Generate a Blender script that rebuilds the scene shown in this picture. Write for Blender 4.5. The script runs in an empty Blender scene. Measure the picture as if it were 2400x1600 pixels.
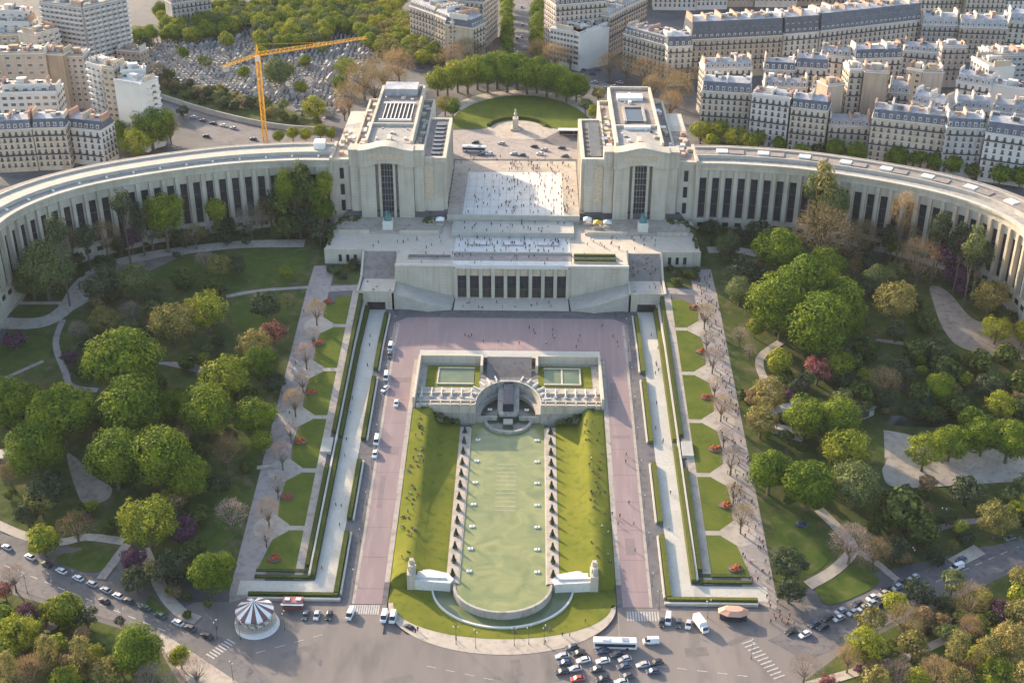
import bpy, bmesh, math, random
from mathutils import Vector, Matrix, noise
R = math.radians
rnd = random.Random(7)
S = bpy.context.scene
COL = S.collection

# ---------------------------------------------------------------- camera, sky, sun, exposure
CAM = Vector((7.4534, 0.0, 276.0)); FPX = 3066.0
cR = Vector((0.99987197, 0.01570514, 0.00306424)); cU = Vector((-0.01025273, 0.48178063, 0.87623188)); cF = Vector((-0.01228505, 0.87615111, -0.48187997))
cd = bpy.data.cameras.new("camera"); cam = bpy.data.objects.new("camera", cd); COL.objects.link(cam)
cd.sensor_width = 36; cd.lens = 36 * FPX / 2400; cd.clip_start = 1; cd.clip_end = 6000
cam.matrix_world = Matrix(((cR.x, cU.x, -cF.x, CAM.x), (cR.y, cU.y, -cF.y, CAM.y), (cR.z, cU.z, -cF.z, CAM.z), (0, 0, 0, 1)))
S.camera = cam
SUN_EL = R(19.5); SUN_TX, SUN_TY = 0.67, -0.742          # horizontal way the light travels
w = bpy.data.worlds.new("World"); S.world = w; w.use_nodes = True
nt = w.node_tree; sky = nt.nodes.new("ShaderNodeTexSky"); sky.sky_type = 'NISHITA'; sky.sun_disc = False
sky.sun_elevation = SUN_EL; sky.sun_rotation = math.atan2(-SUN_TX, -SUN_TY) ; sky.air_density = 1.0; sky.dust_density = 2.0; sky.ozone_density = .9
bg = nt.nodes["Background"]; bg.inputs[1].default_value = 0.15; nt.links.new(sky.outputs[0], bg.inputs[0])
sl = bpy.data.lights.new("sun", 'SUN'); sl.energy = 3.7; sl.angle = R(0.6); sl.color = (1.0, 0.80, 0.57)
so = bpy.data.objects.new("sun", sl); COL.objects.link(so)
ld = Vector((SUN_TX * math.cos(SUN_EL), SUN_TY * math.cos(SUN_EL), -math.sin(SUN_EL)))
so.rotation_euler = ld.to_track_quat('-Z', 'Y').to_euler(); so.location = (-200, 300, 400)
vs = S.view_settings; vs.view_transform = 'Standard'; vs.look = 'None'; vs.exposure = 1.5; vs.gamma = 1
S.cycles.max_bounces = 5; S.cycles.diffuse_bounces = 3; S.cycles.glossy_bounces = 2; S.cycles.transmission_bounces = 3; S.cycles.transparent_max_bounces = 4
S.cycles.sample_clamp_indirect = 4

# ---------------------------------------------------------------- the lie of the land
def clamp(v, a=0.0, b=1.0): return a if v < a else b if v > b else v
def sm(t): t = clamp(t); return t * t * (3 - 2 * t)
def zroad(y): return 14.0 * clamp((y - 326) / 144.0)
def zside(x, y):
    ax = abs(x); y0 = 330 + max(0, ax - 88) * .35
    if y < 504: z = 22 * clamp((y - y0) / (504 - y0))
    else: z = 22 + 3 * clamp((y - 504) / 62)
    return z
def T(x, y):
    ax = abs(x)
    if ax < 36.8 and 312 < y < 463.5: return -0.6
    if ax < 84 and y > 567: return 33.0
    if ax >= 84:
        z = zside(x, y); k = sm((y - 575) / 30)
        return z * (1 - k) + 33 * k
    if y > 530.5 or (ax < 51 and y > 515.5): return 29.5
    if ax <= 62: return zroad(y)
    if ax >= 65.6: return zside(x, y)
    k = (ax - 62) / 3.6
    return zroad(y) * (1 - k) + zside(x, y) * k

def ray(px, py): return (cF + cR * ((px - 1200) / FPX) - cU * ((py - 800) / FPX))
def UN(px, py, z):
    d = ray(px, py); t = (z - CAM.z) / d.z
    return CAM + d * t
def G(px, py, up=0.0):
    """ground point seen at a point of the photograph (up = height above the ground)"""
    z = 20.0
    for i in range(24):
        p = UN(px, py, z + up); zz = T(p.x, p.y); z += (zz - z) * .6
    return Vector((p.x, p.y, T(p.x, p.y)))
def K(x, y, up=0.0): return G(x / .98, y / .98, up)      # picture read at 2352 wide

# ---------------------------------------------------------------- materials
def newmat(name):
    m = bpy.data.materials.new(name); m.use_nodes = True
    n = m.node_tree.nodes; l = m.node_tree.links
    return m, n, l, n["Principled BSDF"]
def mat(name, c, c2=None, scale=0.3, rough=.85, detail=6, metal=0, bump=0, spec=.3, lo=.35, hi=.65, c3=None, scale3=3.0, amt3=.5, coord='w', vary=0, stretch=None):
    m, n, l, p = newmat(name)
    p.inputs['Roughness'].default_value = rough; p.inputs['Metallic'].default_value = metal; p.inputs['Specular IOR Level'].default_value = spec
    if coord == 'w': g = n.new("ShaderNodeNewGeometry"); co = g.outputs['Position']
    else: g = n.new("ShaderNodeTexCoord"); co = g.outputs['Object']
    if stretch:
        mp = n.new("ShaderNodeMapping"); mp.inputs['Scale'].default_value = stretch; l.new(co, mp.inputs[0]); co = mp.outputs[0]
    out = None
    def col(cc):
        r = n.new("ShaderNodeRGB"); r.outputs[0].default_value = (*cc, 1); return r.outputs[0]
    base = col(c)
    if c2:
        t = n.new("ShaderNodeTexNoise"); t.inputs['Scale'].default_value = scale; t.inputs['Detail'].default_value = detail; t.inputs['Roughness'].default_value = .65; l.new(co, t.inputs['Vector'])
        r = n.new("ShaderNodeMapRange"); r.inputs[1].default_value = lo; r.inputs[2].default_value = hi; l.new(t.outputs[0], r.inputs[0])
        x = n.new("ShaderNodeMix"); x.data_type = 'RGBA'; l.new(r.outputs[0], x.inputs[0]); l.new(base, x.inputs[6]); l.new(col(c2), x.inputs[7]); base = x.outputs[2]
    if c3:
        t = n.new("ShaderNodeTexNoise"); t.inputs['Scale'].default_value = scale3; t.inputs['Detail'].default_value = 4; l.new(co, t.inputs['Vector'])
        r = n.new("ShaderNodeMapRange"); r.inputs[1].default_value = .5; r.inputs[2].default_value = .7; r.inputs[4].default_value = amt3; l.new(t.outputs[0], r.inputs[0])
        x = n.new("ShaderNodeMix"); x.data_type = 'RGBA'; l.new(r.outputs[0], x.inputs[0]); l.new(base, x.inputs[6]); l.new(col(c3), x.inputs[7]); base = x.outputs[2]
    if vary:
        o = n.new("ShaderNodeObjectInfo"); h = n.new("ShaderNodeHueSaturation")
        r = n.new("ShaderNodeMapRange"); r.inputs[3].default_value = 1 - vary; r.inputs[4].default_value = 1 + vary; l.new(o.outputs['Random'], r.inputs[0]); l.new(r.outputs[0], h.inputs['Value'])
        r2 = n.new("ShaderNodeMapRange"); r2.inputs[3].default_value = .5 - vary * .07; r2.inputs[4].default_value = .5 + vary * .07; l.new(o.outputs['Random'], r2.inputs[0]); l.new(r2.outputs[0], h.inputs['Hue'])
        l.new(base, h.inputs['Color']); base = h.outputs[0]
    l.new(base, p.inputs['Base Color'])
    if bump:
        t = n.new("ShaderNodeTexNoise"); t.inputs['Scale'].default_value = scale3; t.inputs['Detail'].default_value = 5; l.new(co, t.inputs['Vector'])
        b = n.new("ShaderNodeBump"); b.inputs['Strength'].default_value = bump; b.inputs['Distance'].default_value = .3; l.new(t.outputs[0], b.inputs['Height']); l.new(b.outputs[0], p.inputs['Normal'])
    return m
def leafmat(name, c, c2, tint=.45, scale=2.2, vary=.16):
    """leaves: a diffuse face that also lets light through"""
    m, n, l, p = newmat(name)
    g = n.new("ShaderNodeTexCoord"); t = n.new("ShaderNodeTexNoise"); t.inputs['Scale'].default_value = scale; t.inputs['Detail'].default_value = 5; l.new(g.outputs['Object'], t.inputs['Vector'])
    r = n.new("ShaderNodeMapRange"); r.inputs[1].default_value = .36; r.inputs[2].default_value = .64; l.new(t.outputs[0], r.inputs[0])
    x = n.new("ShaderNodeMix"); x.data_type = 'RGBA'; l.new(r.outputs[0], x.inputs[0]); x.inputs[6].default_value = (*c, 1); x.inputs[7].default_value = (*c2, 1)
    o = n.new("ShaderNodeObjectInfo"); h = n.new("ShaderNodeHueSaturation")
    v = n.new("ShaderNodeMapRange"); v.inputs[3].default_value = 1 - vary; v.inputs[4].default_value = 1 + vary; l.new(o.outputs['Random'], v.inputs[0]); l.new(v.outputs[0], h.inputs['Value'])
    v2 = n.new("ShaderNodeMapRange"); v2.inputs[3].default_value = .5 + vary * .08; v2.inputs[4].default_value = .5 - vary * .08; l.new(o.outputs['Random'], v2.inputs[0]); l.new(v2.outputs[0], h.inputs['Hue'])
    l.new(x.outputs[2], h.inputs['Color'])
    gi = n.new("ShaderNodeNewGeometry"); h0 = h; h = n.new("ShaderNodeHueSaturation"); q = n.new("ShaderNodeMapRange"); q.inputs[3].default_value = .6; q.inputs[4].default_value = 1.4; l.new(gi.outputs['Random Per Island'], q.inputs[0]); l.new(q.outputs[0], h.inputs['Value']); l.new(h0.outputs[0], h.inputs['Color'])
    l.new(h.outputs[0], p.inputs['Base Color']); p.inputs['Roughness'].default_value = .8; p.inputs['Specular IOR Level'].default_value = .15
    tr = n.new("ShaderNodeBsdfTranslucent"); l.new(h.outputs[0], tr.inputs[0]); mx = n.new("ShaderNodeMixShader"); mx.inputs[0].default_value = tint
    l.new(p.outputs[0], mx.inputs[1]); l.new(tr.outputs[0], mx.inputs[2]); l.new(mx.outputs[0], n["Material Output"].inputs[0])
    return m
def stonemat(name, c, c2, streak=.5, joint=.25, course=1.6, vary=0):
    """ashlar: courses, vertical rain streaks and blotches"""
    m, n, l, p = newmat(name); p.inputs['Roughness'].default_value = .9; p.inputs['Specular IOR Level'].default_value = .2
    g = n.new("ShaderNodeNewGeometry")
    def noi(sc, det, st):
        mp = n.new("ShaderNodeMapping"); mp.inputs['Scale'].default_value = st; l.new(g.outputs['Position'], mp.inputs[0]); t = n.new("ShaderNodeTexNoise"); t.inputs['Scale'].default_value = sc; t.inputs['Detail'].default_value = det; l.new(mp.outputs[0], t.inputs['Vector']); return t.outputs[0]
    def rng(o, a, b, c_, d): r = n.new("ShaderNodeMapRange"); r.inputs[1].default_value = a; r.inputs[2].default_value = b; r.inputs[3].default_value = c_; r.inputs[4].default_value = d; l.new(o, r.inputs[0]); return r.outputs[0]
    x = n.new("ShaderNodeMix"); x.data_type = 'RGBA'; l.new(rng(noi(.12, 6, (1, 1, 1)), .35, .65, 0, 1), x.inputs[0]); x.inputs[6].default_value = (*c, 1); x.inputs[7].default_value = (*c2, 1)
    y = n.new("ShaderNodeMix"); y.data_type = 'RGBA'; y.blend_type = 'MULTIPLY'; l.new(rng(noi(.8, 5, (1, 1, .06)), .48, .72, 0, streak), y.inputs[0]); l.new(x.outputs[2], y.inputs[6]); y.inputs[7].default_value = (.62, .57, .50, 1)
    sp = n.new("ShaderNodeSeparateXYZ"); l.new(g.outputs['Position'], sp.inputs[0]); md = n.new("ShaderNodeMath"); md.operation = 'PINGPONG'; md.inputs[1].default_value = course / 2; l.new(sp.outputs[2], md.inputs[0])
    z = n.new("ShaderNodeMix"); z.data_type = 'RGBA'; z.blend_type = 'MULTIPLY'; l.new(rng(md.outputs[0], .0, .14, joint, 0), z.inputs[0]); l.new(y.outputs[2], z.inputs[6]); z.inputs[7].default_value = (.55, .52, .47, 1)
    o = n.new("ShaderNodeObjectInfo"); h = n.new("ShaderNodeHueSaturation"); l.new(rng(o.outputs['Random'], 0, 1, 1 - vary, 1 + vary * .6), h.inputs['Value']); l.new(rng(o.outputs['Random'], 0, 1, 1.25, .7) if vary else rng(o.outputs['Random'], 0, 1, 1, 1), h.inputs['Saturation']); l.new(z.outputs[2], h.inputs['Color'])
    l.new(h.outputs[0], p.inputs['Base Color']); return m
MT = {}
MT['ground'] = mat('city_ground', (.085, .083, .09), (.15, .14, .135), .05, c3=(.06, .065, .05), scale3=.2, amt3=.7)
MT['asphalt'] = mat('asphalt', (.115, .108, .11), (.17, .155, .15), .08, c3=(.075, .072, .078), scale3=.5, amt3=.7)
MT['plaza'] = mat('plaza_asphalt', (.155, .135, .125), (.215, .185, .165), .05, c3=(.115, .10, .098), scale3=.16, amt3=.75, stretch=(1, .3, 1), detail=9)
MT['redroad'] = mat('red_asphalt', (.30, .215, .205), (.26, .19, .185), .12, c3=(.34, .255, .24), scale3=.5, amt3=.6, stretch=(1, .1, 1), detail=9)
MT['gravel'] = mat('pale_gravel', (.36, .305, .25), (.45, .39, .32), .12, c3=(.26, .215, .175), scale3=.45, amt3=.75, detail=9)
MT['promenade'] = mat('promenade_tar', (.28, .245, .225), (.35, .30, .265), .12, c3=(.20, .17, .155), scale3=.5, amt3=.75, detail=9)
MT['stonewalk'] = mat('stone_walk', (.47, .44, .37), (.55, .51, .44), .12, c3=(.36, .34, .29), scale3=1.2, amt3=.5)
MT['lawn'] = mat('park_lawn', (.085, .115, .02), (.135, .155, .026), .09, rough=1, c3=(.15, .15, .04), scale3=.45, amt3=.7, spec=.05)
MT['dirtlawn'] = mat('mottled_park_ground', (.045, .07, .02), (.09, .105, .03), .14, rough=1, c3=(.15, .12, .07), scale3=.22, amt3=.8, spec=.05, detail=9)  # dark green grass mottled with brown soil
MT['lawnbright'] = mat('fountain_lawn', (.13, .145, .022), (.19, .185, .03), .1, rough=1, c3=(.085, .115, .02), scale3=.4, amt3=.8, spec=.05)
MT['stone'] = stonemat('palace_stone', (.47, .42, .335), (.56, .505, .415))
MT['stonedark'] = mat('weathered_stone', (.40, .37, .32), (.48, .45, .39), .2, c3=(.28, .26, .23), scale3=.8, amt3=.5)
MT['stonewarm'] = mat('ochre_relief_stone', (.52, .40, .27), (.60, .50, .38), .7, c3=(.40, .30, .20), scale3=1.5, amt3=.6, bump=.6)
MT['roofstone'] = mat('roof_gravel', (.29, .27, .245), (.38, .355, .32), .15, c3=(.19, .18, .165), scale3=.5, amt3=.8, detail=9)
MT['sand'] = mat('brown_sand', (.27, .215, .17), (.36, .295, .24), .15, c3=(.18, .15, .12), scale3=.4, amt3=.8, detail=9)
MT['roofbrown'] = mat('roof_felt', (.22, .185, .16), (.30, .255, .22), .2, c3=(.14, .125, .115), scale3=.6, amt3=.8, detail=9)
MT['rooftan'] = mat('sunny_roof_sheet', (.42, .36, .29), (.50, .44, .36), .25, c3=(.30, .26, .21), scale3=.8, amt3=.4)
MT['paleterrace'] = mat('pale_terrace', (.60, .575, .52), (.68, .65, .60), .2, c3=(.46, .44, .40), scale3=1.1, amt3=.5)
MT['tanterrace'] = mat('tan_terrace', (.50, .43, .34), (.56, .49, .40), .15, c3=(.40, .35, .29), scale3=.7, amt3=.5)
MT['glass'] = mat('dark_glass', (.018, .022, .032), (.04, .045, .055), .4, rough=.25, spec=.35)
MT['glasswarm'] = mat('foyer_glass', (.075, .055, .035), (.035, .035, .035), .5, rough=.2, spec=.5)
MT['bronze'] = mat('green_bronze', (.06, .15, .14), (.10, .24, .22), 1.5, rough=.5)
MT['parkgrass'] = mat('park_grass', (.05, .082, .018), (.085, .115, .024), .11, rough=1, c3=(.13, .12, .045), scale3=.3, amt3=.7, spec=.05, detail=9)
MT['courtstone'] = mat('dark_court_stone', (.33, .30, .26), (.42, .39, .34), .3, c3=(.20, .19, .165), scale3=.7, amt3=.8, stretch=(1, 1, .35))
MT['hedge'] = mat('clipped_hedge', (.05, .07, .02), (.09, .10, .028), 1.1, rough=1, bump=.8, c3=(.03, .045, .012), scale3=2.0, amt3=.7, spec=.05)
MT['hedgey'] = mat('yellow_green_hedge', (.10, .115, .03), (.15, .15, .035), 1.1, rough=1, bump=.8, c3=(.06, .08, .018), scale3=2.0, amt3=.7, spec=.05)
MT['white'] = mat('white_paint', (.74, .73, .70), (.82, .81, .78), .5, rough=.5)
MT['roadpaint'] = mat('worn_road_paint', (.52, .50, .47), (.36, .33, .31), 1.2, c3=(.25, .23, .22), scale3=3, amt3=.6)
MT['patch'] = mat('road_patch', (.13, .115, .108), (.17, .148, .135), .4)
MT['redpatch'] = mat('red_road_patch', (.25, .185, .175), (.21, .165, .16), .4)
MT['offwhite'] = mat('off_white_canvas', (.66, .63, .58), (.74, .71, .66), .8)
MT['black'] = mat('black_rubber', (.02, .02, .022), rough=.7)
MT['dark'] = mat('dark_metal', (.05, .05, .055), (.08, .08, .085), 1, rough=.5)
MT['metal'] = mat('grey_metal', (.35, .36, .38), (.42, .43, .45), .7, rough=.4, metal=.6)
MT['orange'] = mat('crane_orange', (.78, .40, .04), (.85, .48, .07), .3, rough=.5)
MT['flower'] = mat('red_flowers', (.30, .045, .02), (.45, .12, .05), 1.6, rough=1, bump=.8, c3=(.10, .09, .03), scale3=2.5, amt3=.6)
MT['trunk'] = mat('bark', (.10, .08, .065), (.16, .13, .105), 1.5, rough=1)
MT['zinc'] = mat('zinc_roof', (.27, .27, .29), (.40, .385, .375), .15, rough=.5, c3=(.55, .54, .52), scale3=.5, amt3=.6, vary=.12)
MT['slate'] = mat('slate_mansard', (.075, .085, .11), (.12, .13, .155), .3, rough=.5, c3=(.2, .22, .26), scale3=1, amt3=.4, vary=.2)
MT['cream'] = stonemat('paris_stone', (.56, .47, .36), (.64, .555, .445), .6, .35, 3.25, .2)
MT['tan'] = stonemat('tan_render', (.42, .32, .24), (.50, .40, .30), .6, .1, 3.2, .2)
MT['whiteb'] = mat('white_render', (.60, .57, .52), (.68, .65, .60), .1, c3=(.55, .53, .49), scale3=.4, amt3=.3, vary=.06)
MT['greyb'] = stonemat('grey_render', (.38, .36, .34), (.47, .44, .42), .6, .25, 3.25, .18)
MT['brick'] = mat('chimney_brick', (.42, .25, .17), (.52, .36, .27), .8, vary=.15)
MT['wpane'] = mat('window_pane', (.07, .07, .08), (.17, .16, .155), .35, rough=.2, spec=.6, vary=.3)
MT['shutter'] = mat('window_surround', (.60, .56, .50), (.68, .64, .58), .4)
def watermat():
    m, n, l, p = newmat('pool_water')
    g = n.new("ShaderNodeNewGeometry"); t = n.new("ShaderNodeTexNoise"); t.inputs['Scale'].default_value = .12; t.inputs['Detail'].default_value = 7; t.inputs['Distortion'].default_value = 1.2; l.new(g.outputs['Position'], t.inputs['Vector'])
    x = n.new("ShaderNodeValToRGB"); e = x.color_ramp.elements; e[0].position = .35; e[0].color = (.165, .19, .075, 1); e[1].position = .68; e[1].color = (.275, .275, .11, 1)
    l.new(t.outputs[0], x.inputs[0]); l.new(x.outputs[0], p.inputs['Base Color']); p.inputs['Roughness'].default_value = .22; p.inputs['Specular IOR Level'].default_value = .35
    b = n.new("ShaderNodeBump"); b.inputs['Strength'].default_value = .25; t2 = n.new("ShaderNodeTexNoise"); t2.inputs['Scale'].default_value = 1.4; t2.inputs['Detail'].default_value = 4; l.new(g.outputs['Position'], t2.inputs['Vector']); l.new(t2.outputs[0], b.inputs['Height']); l.new(b.outputs[0], p.inputs['Normal'])
    return m
MT['water'] = watermat()
MT['waterdark'] = mat('deep_basin_water', (.025, .035, .02), (.05, .065, .035), .25, rough=.15, spec=.5)
MT['waterlow'] = mat('lower_pool_water', (.085, .12, .062), (.15, .17, .07), .1, rough=.2, spec=.4)

# ---------------------------------------------------------------- mesh helpers
class MB:
    def __init__(s): s.v = []; s.f = []; s.m = []; s.mats = []; s.cur = 0
    def mat(s, name):
        mm = MT[name] if isinstance(name, str) else name
        if mm not in s.mats: s.mats.append(mm)
        s.cur = s.mats.index(mm); return s
    def add(s, vs, fs):
        o = len(s.v); s.v += [tuple(v) for v in vs]
        for f in fs: s.f.append(tuple(i + o for i in f)); s.m.append(s.cur)
        return s
    def box(s, x0, x1, y0, y1, z0, z1):
        if x0 > x1: x0, x1 = x1, x0
        if y0 > y1: y0, y1 = y1, y0
        return s.add([(x0, y0, z0), (x1, y0, z0), (x1, y1, z0), (x0, y1, z0), (x0, y0, z1), (x1, y0, z1), (x1, y1, z1), (x0, y1, z1)],
                     [(0, 3, 2, 1), (4, 5, 6, 7), (0, 1, 5, 4), (1, 2, 6, 5), (2, 3, 7, 6), (3, 0, 4, 7)])
    def obox(s, c, d, L, W, z0, z1):
        """box centred on c, its length L along the horizontal direction d"""
        d = Vector((d[0], d[1], 0)).normalized(); n = Vector((-d.y, d.x, 0)); c = Vector((c[0], c[1], 0)); P = []
        for z in (z0, z1):
            for a, b in ((-1, -1), (1, -1), (1, 1), (-1, 1)):
                q = c + d * (a * L / 2) + n * (b * W / 2); P.append((q.x, q.y, z))
        return s.add(P, [(0, 3, 2, 1), (4, 5, 6, 7), (0, 1, 5, 4), (1, 2, 6, 5), (2, 3, 7, 6), (3, 0, 4, 7)])
    def prism(s, poly, z0, z1):
        n = len(poly); a = sum(poly[i][0] * poly[(i + 1) % n][1] - poly[(i + 1) % n][0] * poly[i][1] for i in range(n))
        if a < 0: poly = poly[::-1]
        zf0 = z0 if callable(z0) else (lambda x, y: z0); zf1 = z1 if callable(z1) else (lambda x, y: z1)
        P = [(p[0], p[1], zf0(p[0], p[1])) for p in poly] + [(p[0], p[1], zf1(p[0], p[1])) for p in poly]
        return s.add(P, [tuple(range(n))[::-1], tuple(range(n, 2 * n))] + [(i, (i + 1) % n, n + (i + 1) % n, n + i) for i in range(n)])
    def cyl(s, x, y, z0, z1, r0, r1=None, n=12, cap=True):
        r1 = r0 if r1 is None else r1; P = []
        for z, r in ((z0, r0), (z1, r1)):
            for i in range(n): a = 2 * math.pi * i / n; P.append((x + r * math.cos(a), y + r * math.sin(a), z))
        F = [(i, (i + 1) % n, n + (i + 1) % n, n + i) for i in range(n)]
        if cap: F += [tuple(range(n))[::-1], tuple(range(n, 2 * n))]
        return s.add(P, F)
    def tube(s, a, b, r0, r1=None, n=6):
        a = Vector(a); b = Vector(b); r1 = r0 if r1 is None else r1; d = (b - a)
        if d.length < 1e-6: return s
        q = d.to_track_quat('Z', 'Y'); P = []
        for c, r in ((a, r0), (b, r1)):
            for i in range(n): t = 2 * math.pi * i / n; P.append(c + q @ Vector((r * math.cos(t), r * math.sin(t), 0)))
        return s.add(P, [(i, (i + 1) % n, n + (i + 1) % n, n + i) for i in range(n)] + [tuple(range(n))[::-1], tuple(range(n, 2 * n))])
    def grid(s, rows):
        """rows of points -> quads"""
        n = len(rows[0]); P = [p for r in rows for p in r]
        return s.add(P, [(j * n + i, j * n + i + 1, (j + 1) * n + i + 1, (j + 1) * n + i) for j in range(len(rows) - 1) for i in range(n - 1)])
    def mesh(s, name, smooth=False):
        me = bpy.data.meshes.new(name); me.from_pydata(s.v, [], s.f)
        for m_ in s.mats: me.materials.append(m_)
        if len(s.mats) > 1: me.polygons.foreach_set('material_index', s.m)
        if smooth: me.polygons.foreach_set('use_smooth', [True] * len(me.polygons))
        me.update(); return me
    def build(s, name, m_=None, parent=None, smooth=False):
        if m_ is not None: s.mats = [MT[m_] if isinstance(m_, str) else m_]; s.m = [0] * len(s.f)
        o = bpy.data.objects.new(name, s.mesh(name, smooth)); COL.objects.link(o)
        if parent: o.parent = parent
        return o
def tag(o, label=None, cat=None, group=None, kind=None):
    if label: o['label'] = label
    if cat: o['category'] = cat
    if group: o['group'] = group
    if kind: o['kind'] = kind
    return o
def thing(name, label, cat, loc=(0, 0, 0), group=None, rz=0):
    o = bpy.data.objects.new(name, None); COL.objects.link(o); o.location = loc; o.rotation_euler = (0, 0, rz); o.empty_display_size = .1
    return tag(o, label, cat, group)
def inst(name, me, parent, loc=(0, 0, 0), rz=0, sc=(1, 1, 1)):
    o = bpy.data.objects.new(name, me); COL.objects.link(o)
    if parent: o.parent = parent
    o.location = loc; o.rotation_euler = (0, 0, rz); o.scale = sc if not isinstance(sc, (int, float)) else (sc,) * 3
    return o
def dup(root, loc, rz=0, sc=1, label=None, group=None, keep=None):
    r = root.copy(); COL.objects.link(r); r.location = loc; r.rotation_euler = (0, 0, rz); r.scale = sc if not isinstance(sc, (int, float)) else (sc,) * 3
    if label: r['label'] = label
    if group: r['group'] = group
    for ch in list(root.children):
        c = ch.copy(); COL.objects.link(c); c.parent = r
        for g in list(ch.children): d = g.copy(); COL.objects.link(d); d.parent = c
    return r
def inpoly(x, y, P):
    c = False; j = len(P) - 1
    for i in range(len(P)):
        if (P[i][1] > y) != (P[j][1] > y) and x < (P[j][0] - P[i][0]) * (y - P[i][1]) / (P[j][1] - P[i][1]) + P[i][0]: c = not c
        j = i
    return c

# the ground is laid out on one set of lines, so sheets on it follow every slope
GX = sorted(set([-2600, -1500, -1000, -700, -500, -400] + list(range(-340, -92, 6)) + [-84.05, -84, -92, -88, -78, -74, -70, -66, -65.6, -62, -58, -54, -51.05, -51, -45, -40, -36.85, -36.75, -30, -20, -10]))
GX = sorted(set(GX + [-v for v in GX] + [0]))
GY = sorted(set([-200, 0, 150, 220, 260, 285] + [300, 306, 311.95, 312.05, 320, 326, 330] + list(range(336, 462, 6)) + [463.45, 463.55, 470, 480, 490, 504, 510, 515.45, 515.55, 522, 530.45, 530.55, 540, 550, 560, 566.95, 567.05] + list(range(574, 640, 6)) + [650, 680, 720, 800, 900, 1000, 1300, 1800, 4000]))
def drape(name, poly, m_, off=.05, kind='structure', zf=None, clipgrid=True):
    """a sheet lying on the ground inside the outline poly"""
    zf = zf or T
    bm = bmesh.new(); n = len(poly)
    if sum(poly[i][0] * poly[(i + 1) % n][1] - poly[(i + 1) % n][0] * poly[i][1] for i in range(n)) < 0: poly = poly[::-1]
    vs_ = [bm.verts.new((p[0], p[1], 0)) for p in poly]; bm.faces.new(vs_)
    bmesh.ops.triangulate(bm, faces=bm.faces[:])
    x0 = min(p[0] for p in poly); x1 = max(p[0] for p in poly); y0 = min(p[1] for p in poly); y1 = max(p[1] for p in poly)
    if clipgrid:
        for g in GX:
            if x0 < g < x1: bmesh.ops.bisect_plane(bm, geom=bm.verts[:] + bm.edges[:] + bm.faces[:], plane_co=(g, 0, 0), plane_no=(1, 0, 0), dist=1e-5)
        for g in GY:
            if y0 < g < y1: bmesh.ops.bisect_plane(bm, geom=bm.verts[:] + bm.edges[:] + bm.faces[:], plane_co=(0, g, 0), plane_no=(0, 1, 0), dist=1e-5)
    for v in bm.verts: v.co.z = zf(v.co.x, v.co.y) + off
    me = bpy.data.meshes.new(name); bm.to_mesh(me); bm.free(); me.materials.append(MT[m_] if isinstance(m_, str) else m_)
    o = bpy.data.objects.new(name, me); COL.objects.link(o)
    if kind: o['kind'] = kind
    return o
def rounded(P, k=5):
    """the outline P with its corners eased"""
    n = len(P); out = []
    for i in range(n):
        a, b, c = Vector(P[i - 1][:2]), Vector(P[i][:2]), Vector(P[(i + 1) % n][:2]); p, q = b.lerp(a, .38), b.lerp(c, .38)
        for j in range(k + 1): t = j / k; out.append(tuple((p * (1 - t) ** 2) + b * (2 * t * (1 - t)) + q * t * t))
    return out
def ribbon(pts, wd):
    """outline of a path of width wd along pts"""
    L, Rr = [], []
    for i, p in enumerate(pts):
        a = Vector(pts[max(0, i - 1)][:2]); b = Vector(pts[min(len(pts) - 1, i + 1)][:2]); d = (b - a).normalized(); n = Vector((-d.y, d.x))
        ww = wd[i] if isinstance(wd, (list, tuple)) else wd
        c = Vector(p[:2]); L.append(tuple(c + n * ww / 2)); Rr.append(tuple(c - n * ww / 2))
    return L + Rr[::-1]
def spline(pts, k=5):
    out = []; n = len(pts); P = [Vector(p[:2]) for p in pts]
    for i in range(n - 1):
        p0 = P[max(0, i - 1)]; p1 = P[i]; p2 = P[i + 1]; p3 = P[min(n - 1, i + 2)]
        for j in range(k):
            t = j / k; out.append(tuple(.5 * ((2 * p1) + (p2 - p0) * t + (2 * p0 - 5 * p1 + 4 * p2 - p3) * t * t + (3 * p1 - p0 - 3 * p2 + p3) * t ** 3)))
    out.append(tuple(P[-1])); return out

mb = MB(); mb.grid([[(x, y, T(x, y)) for x in GX] for y in GY]); tag(mb.build('ground', 'ground'), kind='structure')



hz = MB().box(-2620, 2620, -220, 4020, -3, 279.5); hm_ = bpy.data.materials.new('air'); hm_.use_nodes = True; n_ = hm_.node_tree.nodes; n_.clear(); ho = n_.new("ShaderNodeOutputMaterial"); hv = n_.new("ShaderNodeVolumePrincipled")
hv.inputs['Color'].default_value = (.88, .9, .95, 1); hv.inputs['Density'].default_value = .000028; hv.inputs['Anisotropy'].default_value = .0; hm_.node_tree.links.new(hv.outputs[0], ho.inputs['Volume'])
o = hz.build('haze', hm_); o['kind'] = 'stuff'; o['label'] = 'thin pale evening haze over the city'
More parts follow.
